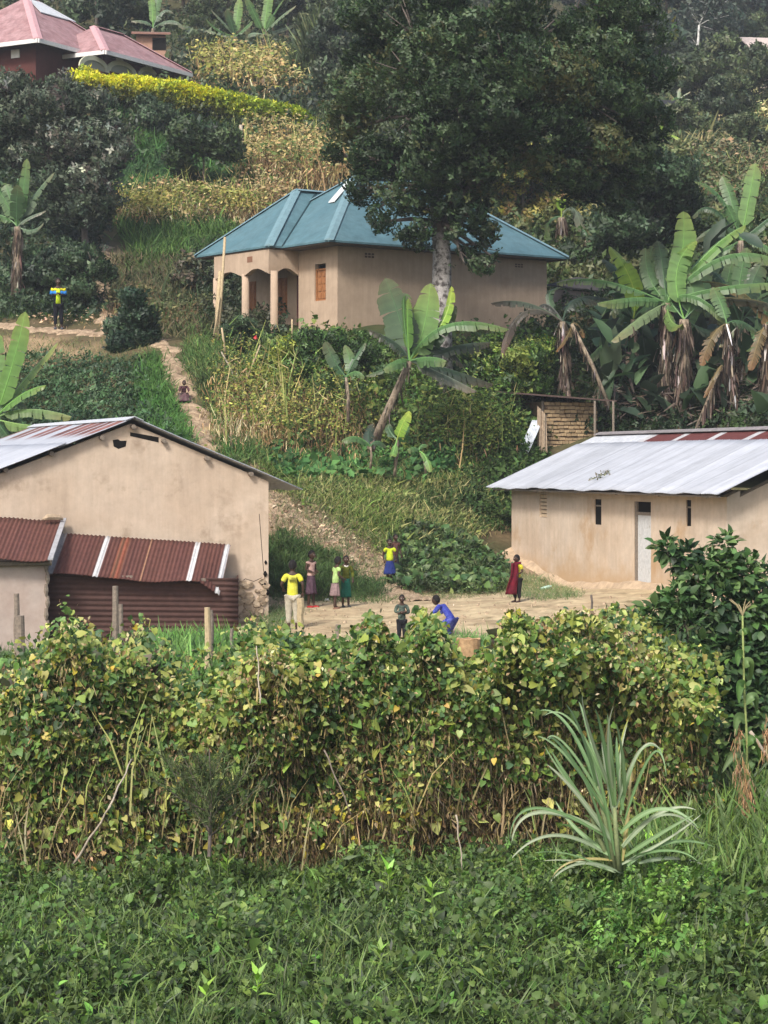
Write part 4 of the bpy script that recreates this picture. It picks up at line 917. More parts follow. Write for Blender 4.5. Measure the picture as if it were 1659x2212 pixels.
addb(420, 'blade', .62, [(.28, .22, .11), (.2, .16, .08), (.22, .24, .08)], .0, .5, 1., wid=.45, seed=21, up=True)
addb(750, 'strip', .12, [(.34, .29, .12), (.28, .17, .09), (.28, .29, .10)], .1, .9, 1., down=True, wid=1., seed=18)
# solid tangle behind the face
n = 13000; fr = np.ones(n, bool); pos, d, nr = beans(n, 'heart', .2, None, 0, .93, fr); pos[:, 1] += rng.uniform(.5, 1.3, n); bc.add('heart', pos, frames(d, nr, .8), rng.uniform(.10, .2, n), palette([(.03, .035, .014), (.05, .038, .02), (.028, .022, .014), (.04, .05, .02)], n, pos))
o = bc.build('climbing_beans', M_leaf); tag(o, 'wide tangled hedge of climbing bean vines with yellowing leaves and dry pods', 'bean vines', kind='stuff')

# bean stakes poking out
def stick(px0, py0, px1, py1, D0, D1, r, label, name='bean_stake', m=M_wood, bend=.008):
    a = P(px0, py0, D0); b = P(px1, py1, D1); mb = MB(); k = 7; pts_ = [a.lerp(b, i/k)+Vector((bend*math.sin(i*1.7), 0, bend*.5*math.sin(i*2.3))) for i in range(k+1)]
    mb.tube(pts_, [r*(1-.35*i/k)*(1+.12*math.sin(i*3)) for i in range(k+1)], 8); o = mb.build(name, m, None, smooth=True)
    return tag(o, label, 'stake', 'sticks standing among the beans')
M_pale = mat('bleached_wood', (.36, .31, .24), noise=.35, scale=8)
stick(160, 1865, 240, 1740, 21.3, 21.1, .014, 'pale grey branch leaning in the lower left of the bean hedge', m=M_pale)
stick(235, 1745, 285, 1640, 21.2, 21.8, .011, 'upper half of a bent branch leaning left of the feathery bush', m=M_pale)
stick(562, 1520, 555, 1395, 21.9, 22.2, .008, 'thin pale upright stake above the middle left of the beans', m=M_pale)
stick(700, 1620, 760, 1760, 21.3, 21.2, .009, 'slanting brown stake in the middle of the hedge')
stick(1620, 1580, 1700, 1690, 23.6, 23.6, .02, 'pale stick slanting down at the right edge', m=M_pale)
stick(985, 1760, 1000, 1880, 21.0, 21.0, .009, 'short bleached stake near the foot of the hedge, centre', m=M_pale)
stick(1470, 1240, 1520, 1420, 27.5, 27.5, .016, 'dark bare branch in front of the leafy bush', m=M_bark) if False else None
stick(1277, 1285, 1282, 1400, 27, 27, .014, 'dark twig sticking up from the beans in front of the yard', m=M_bark)
stick(1222, 1318, 1222, 1390, 28.5, 28.5, .012, 'thin dark stake sticking up left of the white door', m=M_bark)
stick(1432, 1330, 1440, 1480, 26.4, 26.0, .013, 'dark stick leaning left of the leafy bush', m=M_bark)

# -------- feathery bush in the hedge
def feathery(px, py, D, hgt, wid, label):
    b = P(px, py, D); b.z = g(b.x, D-.0) if False else b.z; e = empty('feathery_bush', tuple(b)); mb = MB(); cl = Cloud()
    for i in range(16):
        a = random.uniform(-1, 1); t0 = random.uniform(.15, .75); s = b+Vector((0, 0, hgt*t0)); l = hgt*(1-t0)*.9+.15
        t = s+Vector((a*wid*.75, random.uniform(-.35, .3), l*random.uniform(.5, .9))); mid = s.lerp(t, .5)+Vector((0, 0, -.04)); mb.tube([s, mid, t], [.009, .006, .003], 5)
        k = 150; f = rng.uniform(.1, 1, k); p = np.array(s)[None]*(1-f[:, None])+np.array(t)[None]*f[:, None]; p += rng.normal(0, .03, (k, 3))
        dd = np.array(t-s)[None]+rng.normal(0, .35, (k, 3)); cl.add('blade', p, frames(dd, rng.normal(0, 1, (k, 3)), .3), rng.uniform(.06, .13, k), palette([(.05, .075, .03), (.08, .11, .045), (.11, .13, .06), (.035, .05, .02)], k), np.full(k, 1.3))
    mb.tube([b, b+Vector((.02, 0, hgt*.5)), b+Vector((0, 0, hgt))], [.02, .014, .005], 7); mb.build('branches', M_bark, e); cl.build('foliage', M_dleaf, e); return tag(e, label, 'bush')
feathery(452, 1850, 21.3, 1.05, .75, 'fine leaved feathery olive bush at the foot of the bean hedge')

# -------- sugarcane / elephant grass clump
def ribbon(cl_pts, wid, up_hint, fold=.25, n=18, col0=(.1, .17, .05), col1=None, droop=0., wprof=None):
    """a long blade along a bezier through 3 points, returns V,F,C lists with a folded midrib"""
    p0, p1, p2 = [Vector(p) for p in cl_pts]; V = []; Cc = []
    for i in range(n+1):
        t = i/n; c = p0*(1-t)**2+p1*2*t*(1-t)+p2*t*t; d = ((p1-p0)*(1-t)+(p2-p1)*t).normalized(); s = d.cross(up_hint).normalized(); nn = s.cross(d)
        w_ = wid*(wprof(t) if wprof else min(1, .45+t*3)*(1-t)**.55)
        V += [c-s*w_+nn*w_*fold, c-s*w_*.5+nn*w_*fold*.35, c, c+s*w_*.5+nn*w_*fold*.35, c+s*w_+nn*w_*fold]
        cc = Vector(col0).lerp(Vector(col1 or col0), t); mid = Vector((min(.5, cc[0]*1.35), min(.5, cc[1]*1.25), cc[2]*1.4)); Cc += [cc, cc*.95, mid, cc*.95, cc]
    Fs = [(i*5+j, i*5+j+1, i*5+5+j+1, i*5+5+j) for i in range(n) for j in range(4)]
    return V, Fs, [tuple(c) for c in Cc]
def cane():
    e = empty('sugarcane_clump', tuple(P(1330, 1868, 21.0))); tag(e, 'tall clump of sugarcane with long arching grey green blades', 'sugarcane')
    stems = [((1330, 1880), (1300, 1740), (1287, 1690)), ((1338, 1880), (1330, 1790), (1328, 1745)), ((1325, 1880), (1290, 1800), (1270, 1740))]
    for a, b, c in stems:
        mb = MB(); D = 21.+random.uniform(-.1, .1); mb.tube([P(a[0], a[1], D), P(b[0], b[1], D), P(c[0], c[1], D)], [.026, .024, .016], 9); mb.build('stem', mat('cane_stem', (.20, .24, .11), noise=.3, scale=9), e, smooth=True)
    L = [ # base, mid control, tip, width, tone
        ((1285,1690),(1225,1520),(1165,1535),.045,0),((1290,1700),(1255,1560),(1222,1520),.05,1),((1300,1700),(1262,1540),(1250,1515),.055,1),((1325,1740),(1300,1560),(1285,1530),.05,0),
        ((1330,1740),(1320,1600),(1312,1540),.05,1),((1345,1750),(1330,1640),(1332,1590),.06,0),((1340,1760),(1370,1560),(1435,1625),.045,1),((1350,1770),(1425,1530),(1440,1680),.035,0),
        ((1310,1760),(1190,1560),(1185,1600),.05,0),((1300,1740),(1215,1600),(1160,1590),.04,1),((1300,1790),(1210,1660),(1190,1620),.05,0),((1330,1830),(1245,1700),(1180,1650),.06,2),
        ((1310,1800),(1120,1700),(1105,1820),.055,2),((1300,1840),(1180,1760),(1100,1860),.045,2),((1120,1845),(1130,1880),(1130,1900),.012,3),((1320,1850),(1230,1790),(1200,1730),.05,1),
        ((1340,1800),(1430,1700),(1510,1790),.055,1),((1345,1830),(1430,1720),(1505,1750),.05,2),((1350,1850),(1440,1790),(1500,1760),.05,1),((1355,1870),(1440,1790),(1545,1830),.05,0),
        ((1380,1865),(1460,1840),(1530,1872),.045,2),((1340,1885),(1230,1830),(1175,1925),.035,2),((1330,1885),(1250,1850),(1170,1860),.03,2),((1400,1910),(1480,1890),(1530,1925),.03,2),
        ((1335,1870),(1280,1640),(1275,1600),.05,2),((1318,1860),(1290,1720),(1240,1650),.045,0),((1345,1860),(1365,1700),(1362,1650),.045,3),((1330,1780),(1305,1640),(1300,1600),.06,2),((1350,1720),(1350,1620),(1330,1560),.05,1),((1330,1860),(1220,1840),(1190,1900),.03,3)]
    tones = [((.12, .22, .08), (.17, .28, .12)), ((.17, .28, .11), (.23, .34, .17)), ((.23, .31, .17), (.33, .38, .25)), ((.26, .24, .07), (.40, .34, .16))]
    L2 = [tuple((q[0]+random.uniform(-26, 26), q[1]+random.uniform(-22, 30)) for q in l[:3])+(l[3]*.7, (l[4]+1) % 3) for l in L[::2] if l[4] < 3]
    for i, (a, b, c, w_, t) in enumerate(L+L2):
        r = random.Random(i); D = 21.; d1 = r.uniform(-.45, .35); pts_ = [P(a[0], a[1], D), P(b[0], b[1], D+d1), P(c[0], c[1], D+d1*1.8)]
        V, Fs, Cc = ribbon(pts_, w_*.54, Vector((r.uniform(-.6, .6), -1, .6)), col0=tones[t][0], col1=tones[t][1]); mb = MB(); k = len(mb.v); mb.v = [tuple(v) for v in V]; mb.f = Fs; mb.c = Cc
        obj('leaf', mb.mesh('leaf', True, True), M_leaf, e)
cane()

# -------- bananas
def wp_ban(t): return max(.02, min(1, (t*7)**.6)*(1-(max(0, t-.6)/.4)**2)**.5)
def ban_leaf(pts3, wid, roll, torn, col, parent, seed, n=34, tipcol=None, petiole=.14, w0=None):
    """one banana leaf: arched midrib, two half blades hanging from it, cut into torn ribbons with a ragged edge"""
    r = random.Random(seed); p0, pm, p2 = [Vector(p) for p in pts3]; p1 = pm.lerp(pm*2-(p0+p2)*.5, .6); V = []; Fs = []; Cc = []; torn = max(torn, .26)
    def cur(t): return p0*(1-t)**2+p1*2*t*(1-t)+p2*t*t
    def fr(t):
        d = ((p1-p0)*(1-t)+(p2-p1)*t).normalized(); upv = Vector((0, -.35, 1)) if abs(d.z) < .85 else Vector((0, -1, .2)); s = d.cross(upv).normalized(); nn = s.cross(d)
        cr, sr = math.cos(roll), math.sin(roll); return d, s*cr+nn*sr, nn*cr-s*sr
    tc = Vector(tipcol or (col[0]*1.5+.03, col[1]*1.0, col[2]*.9)); flat_ = 1-abs((p2-p0).normalized().z)
    for side in (-1, 1):
        i = 0
        while i < n:
            ln = r.randint(1, 2) if torn > .6 else (r.randint(1, 4) if torn > .3 else r.randint(3, 9))
            j = min(n, i+ln); dz = .18+.75*flat_*r.uniform(.7, 1.1)+r.uniform(-.1, .35)*torn; gap = r.uniform(.12, .42)*min(1, torn*1.6); base = len(V); sl = r.uniform(.88, 1.06)
            for k in range(i, j+1):
                t = petiole+(1-petiole)*k/n; c = cur(t); d, s, nn = fr(t); wv = wid*wp_ban(k/n)*sl*(1+r.uniform(-.05, .05)); dz_ = dz
                f = (k-i)/(j-i)-.5; sq = -d*(1-petiole)/n*(p2-p0).length*(j-i)*gap*f*1.1; sag = Vector((0, 0, -1))*wv*dz_
                a1 = s*side*wv*(.5-.12*dz_)+sag*.30; a2 = s*side*wv*max(.12, 1-.62*dz_)+sag*.95
                fl = d*wv*.22; V += [c+nn*.003, c+a1+fl*.5+sq*.4, c+a2+fl+sq]
                q = max(0, k/n-.6)*1.6; cc = Vector(col).lerp(tc, q)*r.uniform(.84, 1.14); ed = .22 if torn > .3 else .1
                Cc += [tuple(cc*1.2), tuple(cc), tuple(cc.lerp(tc*1.15, ed+q*.5))]
            for k in range(j-i): a = base+k*3; Fs += [(a, a+1, a+4, a+3), (a+1, a+2, a+5, a+4)]
            i = j
    mb = MB(); mb.v = [tuple(v) for v in V]; mb.f = Fs; mb.c = [tuple(max(.004, min(.8, x)) for x in c) for c in Cc]
    nn_ = 12; pts_ = [cur(i/nn_) for i in range(nn_+1)]; wm = w0 or .026
    mb.tube(pts_, [wm*(1-.85*i/nn_) for i in range(nn_+1)], 6, tuple(min(.5, c*1.9) for c in col))
    return obj('leaf', mb.mesh('leaf', False, True), M_ban, parent)
BG1, BG2, BG3, BG4, BGD, BBR = (.07, .145, .048), (.11, .22, .052), (.20, .34, .05), (.048, .095, .042), (.028, .048, .03), (.13, .10, .045)
def ban_stem(e, ptsr, m=M_bark_b, dry=0, dryl=.6, seed=0):
    mb = MB(); pp_ = [p for p, r in ptsr]; rr = [r for p, r in ptsr]; mb.tube(pp_, rr, 12); mb.build('trunk', m, e, smooth=True)
    if dry:
        cl = Cloud(); r = np.random.default_rng(seed); k = int(dry*3.6); f = r.uniform(.1, 1, k); A = np.array(pp_[0]); B = np.array(pp_[-1]); M_ = np.array(pp_[len(pp_)//2])
        p = A*(1-f[:, None])**2+M_*2*(f*(1-f))[:, None]+B*(f**2)[:, None]; a = r.uniform(0, 6.28, k); p += np.c_[np.cos(a), np.sin(a), a*0]*(np.mean(rr)*1.1)
        d = np.c_[np.cos(a)*.09, np.sin(a)*.09, -np.ones(k)]+r.normal(0, .10, (k, 3)); nr = np.c_[np.cos(a), np.sin(a), a*0]
        cl.add('strip', p, frames(d, nr, .4), dryl*.42*np.exp(np.clip(r.normal(0, .5, k), -1, .7)), palette([(.075, .056, .042), (.11, .085, .068), (.05, .038, .03), (.03, .023, .018), (.26, .23, .21)], k, jit=.4, weights=[3, 3, 3, 3, 1]), r.uniform(.3, .95, k))
        cl.build('dry_leaves', M_dry, e)
def banana(label, D, base, top, leaves, r0=.14, r1=.08, dry=40, dryl=.6, group=None, name='banana_plant', stemm=None, seed=1, zoff=None):
    b = G(base[0], D) if base[1] is None else P(base[0], base[1], D); t = P(top[0], top[1], D); e = empty(name, tuple(b)); tag(e, label, 'banana plant', group)
    mid = b.lerp(t, .5)+Vector((.03, 0, 0)); ban_stem(e, [(b-Vector((0, 0, .15)), r0*.85), (mid, (r0+r1)/2*.9), (t, r1*.9)], stemm or M_bark_b, dry, dryl, seed)
    u = U(D)
    for i, L_ in enumerate(leaves):
        m_, tp_, wd, col = L_[:4]; dz = L_[4] if len(L_) > 4 else random.Random(i+seed).uniform(-.6, .5); torn = L_[5] if len(L_) > 5 else .3; roll = L_[6] if len(L_) > 6 else 0.; st = L_[7] if len(L_) > 7 else top; tc = L_[8] if len(L_) > 8 else None
        p0 = P(st[0], st[1], D); p1 = P(m_[0], m_[1], D+dz*.6); p2 = P(tp_[0], tp_[1], D+dz)
        ban_leaf([p0, p1, p2], wd*1.04/u, roll, torn, col, e, seed*31+i, tipcol=tc)
    return e
# main plant below the teal house
banana('big banana plant with leaning trunk in front of the teal roofed house', 57.5, (800, 960), (885, 780), [
    ((868, 700), (832, 600), 40, BG4, .3, .08, .1), ((868, 640), (890, 648), 5, BG1),
    ((880, 700), (882, 645), 26, BG2, -.3, .05, 1.1), ((915, 720), (930, 612), 34, BG2, .2, .05, .1), ((960, 700), (975, 618), 20, BG3, .4, .1, .9),
    ((905, 760), (905, 650), 34, BG1, .5, .1, .4), ((960, 690), (1100, 712), 24, BG1, -.4, .35), ((930, 740), (985, 660), 30, BG4, .6, .15), ((930, 770), (965, 780), 22, BG1, -.8, .15),
    ((950, 790), (1065, 830), 26, BGD, .3, .5), ((940, 800), (1030, 845), 22, (.09, .115, .085), -.2, .35), ((860, 740), (796, 712), 22, BGD, .2, .8), ((860, 775), (828, 798), 20, BG1, -.7, .2), ((870, 720), (880, 745), 22, (.03, .03, .02), .3, .9),
    ((850, 790), (790, 812), 12, BG4, .4, .3), ((985, 745), (1060, 740), 22, BGD, .5, .5), ((950, 740), (1000, 790), 20, BGD, .4, .6)], .13, .09, 30, .5, seed=2)
banana('slim banana plant with one tall narrow leaf beside the climbing maize', 58.3, (752, 900), (748, 815), [
    ((728, 790), (702, 738), 17, BG4, .1, .2), ((760, 790), (745, 745), 14, BG1, .3, .1), ((770, 800), (788, 815), 12, BG1, -.3, .2), ((740, 840), (745, 835), 8, BG4), ((770, 770), (790, 740), 10, BG4, .3)], .06, .04, 8, .4, seed=3)
banana('young banana plant with one bright yellow green leaf under the leaning trunk', 57.0, (852, 1015), (858, 950), [
    ((866, 925), (885, 888), 16, BG3, -.2, .05, .3), ((840, 930), (842, 915), 12, BG4, .3, .1), ((850, 975), (848, 985), 10, BG2, -.3, .1), ((880, 930), (872, 905), 9, BG1, .4, .1)], .05, .035, 6, .3, seed=4)
banana('small banana sucker with broad low leaf at the foot of the bank', 56.6, (800, 1000), (800, 965), [
    ((770, 940), (738, 952), 15, BG1, -.3, .1), ((815, 950), (835, 965), 10, BG4, .2, .1), ((795, 935), (805, 915), 14, BGD, .5, .1)], .04, .03, 0, seed=5)
banana('tiny banana sucker with flat leaf below the young bright one', 55.8, (920, 1010), (905, 975), [((895, 965), (880, 972), 12, BG1, -.3, .1), ((920, 985), (930, 1020), 10, BG2, -.3, .1), ((910, 960), (925, 962), 8, BG1, .2, .1)], .03, .02, 0, seed=51)
# right cluster
banana('tallest banana plant at right with upright bright leaves', 63.0, (1432, 935), (1440, 655), [
    ((1475, 560), (1476, 456), 28, BG2, .2, .12, .05), ((1530, 540), (1612, 485), 24, BG2, .4, .3), ((1560, 540), (1700, 570), 24, BG1, -.3, .45), ((1540, 620), (1700, 610), 22, BG1, -.5, .4),
    ((1500, 630), (1572, 698), 20, BG1, -.9, .4), ((1385, 640), (1290, 655), 20, BG1, -.6, .5), ((1390, 680), (1320, 738), 22, (.12, .17, .08), -1.1, .3), ((1470, 640), (1520, 560), 26, BG4, .3, .3), ((1400, 600), (1395, 535), 20, BG1, .5, .6),
    ((1450, 700), (1475, 700), 20, (.11, .18, .05), -1.2, .2), ((1300, 600), (1202, 612), 16, BG1, .3, .6), ((1430, 560), (1420, 520), 20, BG4, .9, .4), ((1640, 640), (1710, 700), 20, (.08, .075, .035), .2, .6)], .2, .13, 160, .75, seed=6)
banana('banana plant with a bright yellow leaf, left in the right hand cluster', 64.0, (1372, 920), (1368, 690), [
    ((1370, 610), (1315, 532), 26, BG3, -.2, .15, .3), ((1350, 600), (1300, 560), 26, BG4, .4, .3), ((1375, 640), (1378, 620), 10, BG3, -.4), ((1310, 640), (1240, 645), 20, BGD, .4, .5), ((1410, 650), (1440, 690), 22, BG4, -.3, .4), ((1340, 650), (1320, 680), 20, BG4, -.6, .3), ((1390, 600), (1410, 530), 18, BG1, .6, .7)], .13, .09, 60, .6, seed=7)
banana('banana plant with shaggy brown trunk in the middle of the right cluster', 62.6, (1470, 935), (1478, 690), [
    ((1500, 640), (1490, 590), 30, BG1, .4, .3), ((1540, 640), (1560, 700), 20, BG4, .4, .5), ((1440, 640), (1430, 600), 22, BG1, .8, .4), ((1540, 720), (1560, 690), 18, BGD, .5, .5), ((1455, 580), (1505, 520), 26, BG2, .4, .2)], .22, .15, 190, .8, seed=8)
banana('banana plant with hanging brown leaf at the right edge', 63.5, (1640, 930), (1600, 700), [
    ((1560, 600), (1530, 590), 18, BG4, .4, .4), ((1600, 620), (1660, 700), 24, (.10, .09, .03), -.4, .5, 0., (1500, 610)), ((1640, 720), (1612, 760), 14, BG1, -.5, .2), ((1560, 740), (1565, 745), 12, (.3, .33, .2), -.8, .2), ((1650, 640), (1720, 640), 24, BG4, .4, .4), ((1620, 620), (1650, 560), 24, BG4, .5, .4)], .2, .13, 220, .95, seed=9)
banana('banana plant with torn pale leaves behind the right cluster, near the edge', 72, (1610, 760), (1600, 520), [
    ((1620, 420), (1632, 352), 20, BG2, .2, .3, .2), ((1560, 420), (1500, 392), 18, BG1, -.2, .9), ((1540, 440), (1495, 470), 16, BG4, .4, .6), ((1560, 480), (1500, 520), 16, BG4, -.3, .6), ((1650, 480), (1700, 440), 18, BG4, .2, .4), ((1640, 520), (1690, 560), 18, BG1, -.4, .5), ((1580, 430), (1560, 380), 18, BG1, .8, .5), ((1560, 540), (1520, 560), 18, BG1, .2, .4)], .15, .1, 50, .7, seed=10)
banana('grey green drooping banana plant growing behind the brick hut', 62.4, (1222, 860), (1215, 695), [
    ((1140, 650), (1060, 655), 15, (.075, .095, .065), -.3, .45), ((1125, 660), (1085, 775), 14, (.075, .068, .05), -.6, .3), ((1240, 700), (1250, 720), 16, BGD, .3, .8), ((1180, 650), (1150, 680), 14, (.05, .055, .045), .3, .7), ((1240, 640), (1290, 655), 20, BGD, .5, .6), ((1180, 640), (1210, 620), 10, BG4, .4)], .13, .09, 110, .75, seed=11)
banana('leaning dead banana trunk right of the brick hut', 62.0, (1325, 890), (1235, 700), [((1230, 720), (1200, 760), 10, BBR, .2, .8), ((1250, 700), (1262, 730), 8, BBR, .2, .9)], .075, .055, 35, .5, seed=12)
banana('far right banana plant with one brown curled leaf hanging from its trunk', 61.8, (1590, 930), (1570, 700), [((1540, 720), (1515, 790), 16, BBR, -.4, .9), ((1600, 690), (1640, 720), 18, BG4, .3, .6), ((1560, 660), (1540, 620), 18, BG1, .3, .5)], .1, .08, 130, .85, seed=13)
banana('brown banana trunk at the right picture edge with dry leaves', 61.6, (1650, 930), (1655, 700), [((1640, 730), (1620, 800), 16, BBR, -.4, .9), ((1680, 690), (1720, 720), 18, BG4, .3, .6)], .12, .1, 150, .85, seed=14)
banana('brown collapsed banana leaves between trunks at right', 61.5, (1500, 925), (1560, 790), [((1550, 800), (1520, 860), 8, BBR, -.4, .9)], .06, .05, 90, .75, seed=15)
for i, (px, D, ty, lb) in enumerate([(1352, 64.5, 770, 'low banana plant filling the gap behind the brick hut roof, right side'), (1490, 65, 780, 'low banana plant right of the shaggy brown trunk'), (1560, 64.6, 765, 'low banana plant left of the brown curled leaf'), (1640, 65, 760, 'low banana plant between the two trunks at the right edge'), (1450, 69, 640, 'banana trunk farthest behind the tallest plant'), (1530, 70, 620, 'banana trunk far back behind the shaggy brown one'), (1590, 66, 660, 'banana trunk just left of the leaf hanging brown'), (1385, 70, 670, 'banana trunk far back left of the tallest plant'), (1405, 66, 700, 'banana trunk standing just behind the tallest plant'), (1505, 66.5, 700, 'banana trunk partly hidden behind shaggy brown one'), (1560, 67, 680, 'banana trunk in the dark gap left of the hanging brown leaf'), (1340, 67.5, 720, 'thin banana trunk at the dark back of the right cluster'), (1620, 68, 690, 'banana trunk at the dark back near the right edge')]):
    x = P(px, 900, D); yb = HZ-F*g(x.x, D)/D; banana(lb, D, (px, yb), (px+5, ty), [((px+40, ty-40), (px+95, ty+20), 18, BG4, .3, .5), ((px-40, ty-40), (px-95, ty+30), 18, BG1, -.3, .5), ((px+10, ty-70), (px+25, ty-125), 20, BG1, .3, .3), ((px-20, ty-30), (px-60, ty+60), 18, BGD, -.3, .6), ((px+50, ty), (px+70, ty+80), 18, BGD, -.3, .6)], .13, .1, 70, .7, seed=20+i)
banana('grey banana trunk with torn leaf right of the teal roof', 78, (1215, 610), (1213, 470), [((1212, 430), (1212, 432), 12, BG3, -.2, .2), ((1240, 440), (1262, 520), 14, (.09, .12, .08), -.3, .4), ((1190, 470), (1180, 500), 12, BG4, .3, .5)], .18, .13, 160, .85, seed=30)
banana('stubby shaggy banana trunk right of the teal roof corner', 77, (1262, 640), (1270, 520), [((1285, 500), (1300, 540), 12, BG4, -.3, .6), ((1260, 490), (1250, 520), 12, BG4, .3, .6)], .16, .12, 120, .8, seed=31)
# left side
banana('banana plant with shaggy trunk at the left edge, uphill from the path', 74.0, (35, 640), (38, 490), [
    ((50, 420), (58, 342), 15, BG1, -.1, .12, .4), ((75, 420), (118, 372), 15, (.10, .15, .08), .2, .3), ((10, 430), (-30, 370), 15, BG1, .2, .4), ((60, 470), (100, 455), 9, (.12, .16, .11), -.2, .4), ((0, 460), (-40, 480), 14, BG1, .4, .5), ((35, 440), (40, 400), 18, BG4, -.4, .3), ((70, 500), (95, 480), 9, (.10, .15, .09), -.5, .3), ((20, 420), (10, 395), 16, BG1, .3, .5)], .2, .12, 90, .6, seed=40)
banana('large bright banana plant cut off by the left edge above the roof', 55.0, (-20, 1010), (-12, 905), [
    ((25, 800), (55, 672), 24, BG2, -.3, .08, .2), ((-10, 790), (-20, 700), 26, BG2, .3, .08, .2), ((45, 830), (125, 740), 20, (.13, .21, .06), .4, .35), ((45, 850), (100, 832), 20, BG2, -.5, .15), ((60, 880), (155, 900), 20, (.12, .19, .07), -.4, .3), ((60, 920), (140, 920), 18, (.13, .21, .06), -.8, .2), ((20, 860), (60, 880), 20, BG4, .3, .3), ((0, 920), (30, 960), 20, BG4, -.3, .5), ((10, 830), (40, 790), 22, BG4, .5, .3)], .16, .12, 20, .6, seed=41)
banana('small banana plant rising behind the pink roof ridge', 116, (327, 120), (330, 62), [((318, 45), (283, 45), 9, (.10, .15, .09), -.3, .4), ((330, 20), (325, -10), 9, BG2, .2, .2), ((350, 20), (375, 28), 10, (.13, .18, .12), .3, .4), ((370, 40), (400, 62), 9, (.11, .16, .1), -.3, .4), ((340, 10), (345, -20), 9, BG1, .4, .3)], .15, .1, 10, .6, seed=42)
for i, (bx, by, tx, ty, lv, lb) in enumerate([
    (505, 140, 508, 80, [((512, 40), (518, -4), 11, BG2), ((485, 50), (455, 20), 8, (.12, .17, .1)), ((490, 75), (430, 62), 8, (.12, .18, .1)), ((470, 65), (445, 40), 8, BG1), ((530, 60), (545, 45), 9, BG1), ((500, 50), (490, 20), 10, BG4)], 'left one of the banana pair on the hilltop'),
    (575, 150, 570, 75, [((575, 30), (585, -30), 12, BG2), ((600, 40), (640, 12), 10, (.14, .2, .12)), ((600, 65), (645, 50), 10, (.12, .17, .1)), ((550, 30), (530, -8), 10, BG1), ((545, 70), (530, 80), 9, (.14, .2, .13)), ((590, 30), (615, -5), 9, BG1)], 'right one of the banana pair on the hilltop, with pale leaves')]):
    banana(lb, 121, (bx, by), (tx, ty), [tuple(l[:4])+((.4-.8*(k % 2)), .35) for k, l in enumerate(lv)], .16, .11, 10, .6, seed=43+i)
banana('thin far banana plant beside the small dark roofed hut at upper right', 119, (1465, 255), (1468, 215), [((1466, 205), (1469, 190), 5, (.2, .25, .16)), ((1478, 205), (1492, 198), 4, (.25, .3, .2)), ((1480, 213), (1495, 216), 4, (.25, .3, .2)), ((1460, 210), (1450, 218), 4, BG1)], .1, .07, 6, .4, seed=46)
banana('bright banana leaves poking out below the tall tree at upper right', 100, (1428, 330), (1430, 300), [((1428, 280), (1430, 262), 5, BG3), ((1420, 290), (1410, 310), 7, BG2), ((1445, 290), (1470, 300), 8, BG3), ((1415, 300), (1440, 320), 6, BG2)], .1, .07, 6, .4, seed=47)

# -------- trees
def tree(name, label, base, forks, blobs, nsp, pal, lsize, tpl='sprig', bark=M_bark, r0=.25, group=None, weights=None, m=M_leaf, cat='tree', leafjit=.25, inner=.5, gap=-.75, k=.9, branch_every=1, weights2=None, flat=.75):
    """trunk through the fork points, a limb to every crown blob, leaf sprigs through each blob's volume"""
    base = Vector(base); e = empty(name, tuple(base)); tag(e, label, cat, group)
    path = [base-Vector((0, 0, .2))]+[Vector(f) for f in forks]; mb = MB(); k_ = len(path)
    mb.tube(path, [r0*(1-.5*i/(k_-1)) for i in range(k_)], 12); mb.build('trunk', bark, e, smooth=True)
    mb = MB()
    for i, (c, r) in enumerate(blobs):
        if i % branch_every: continue
        c = Vector(c); s = min(path[max(1, k_//2-1):], key=lambda p: (p-c).length) if k_ > 2 else path[-1]; mid = s.lerp(c, .5)+Vector((random.uniform(-.2, .2), random.uniform(-.2, .2), .15*(c-s).length*.3)); l = (c-s).length
        mb.tube([s, mid, c, c+(c-mid).normalized()*r*.5], [r0*.32, r0*.2, r0*.1, .01], 7)
        for j in range(3):
            t = c+Vector((random.gauss(0, 1), random.gauss(0, 1), random.gauss(0, 1))).normalized()*r*.8; mb.tube([mid.lerp(c, .6), t], [r0*.09, .008], 5)
    mb.build('branches', bark if bark != M_bark_w else M_bark, e, smooth=True)
    cl = Cloud(); tot = sum(r**2 for c, r in blobs)
    for i, (c, r) in enumerate(blobs):
        n = int(nsp*r**2/tot)+4; v = rng.normal(0, 1, (n, 3)); v /= np.linalg.norm(v, axis=1, keepdims=True); rad = np.where(rng.uniform(0, 1, n) < inner, rng.uniform(.35, .85, n), rng.uniform(.8, 1.05, n))
        amp = 1+.28*snoise(v*3+i*3.1, 1.2, i); p = v*(rad*amp)[:, None]*r*[1, 1, flat]+np.array(tuple(c)); keep = snoise(p, 2.2/max(r, .5), 31) > gap; p = p[keep]; v = v[keep]; n = len(p)
        d = v+rng.normal(0, .45, (n, 3))+[0, 0, -.15]; cl.add(tpl, p, frames(d, np.tile(up3, (n, 1))+v*.5, .4), lsize*np.exp(rng.normal(0, leafjit, n)), palette(pal, n, p, k, .25, i % 7, weights))
    cl.build('crown', m, e); return e
def pblobs(L, D): return [(P(px, py, D+dd), rp/U(D)) for px, py, rp, dd in L]
DT = 61.5
tb = P(957, 745, DT); tb.z = g(tb.x, DT)
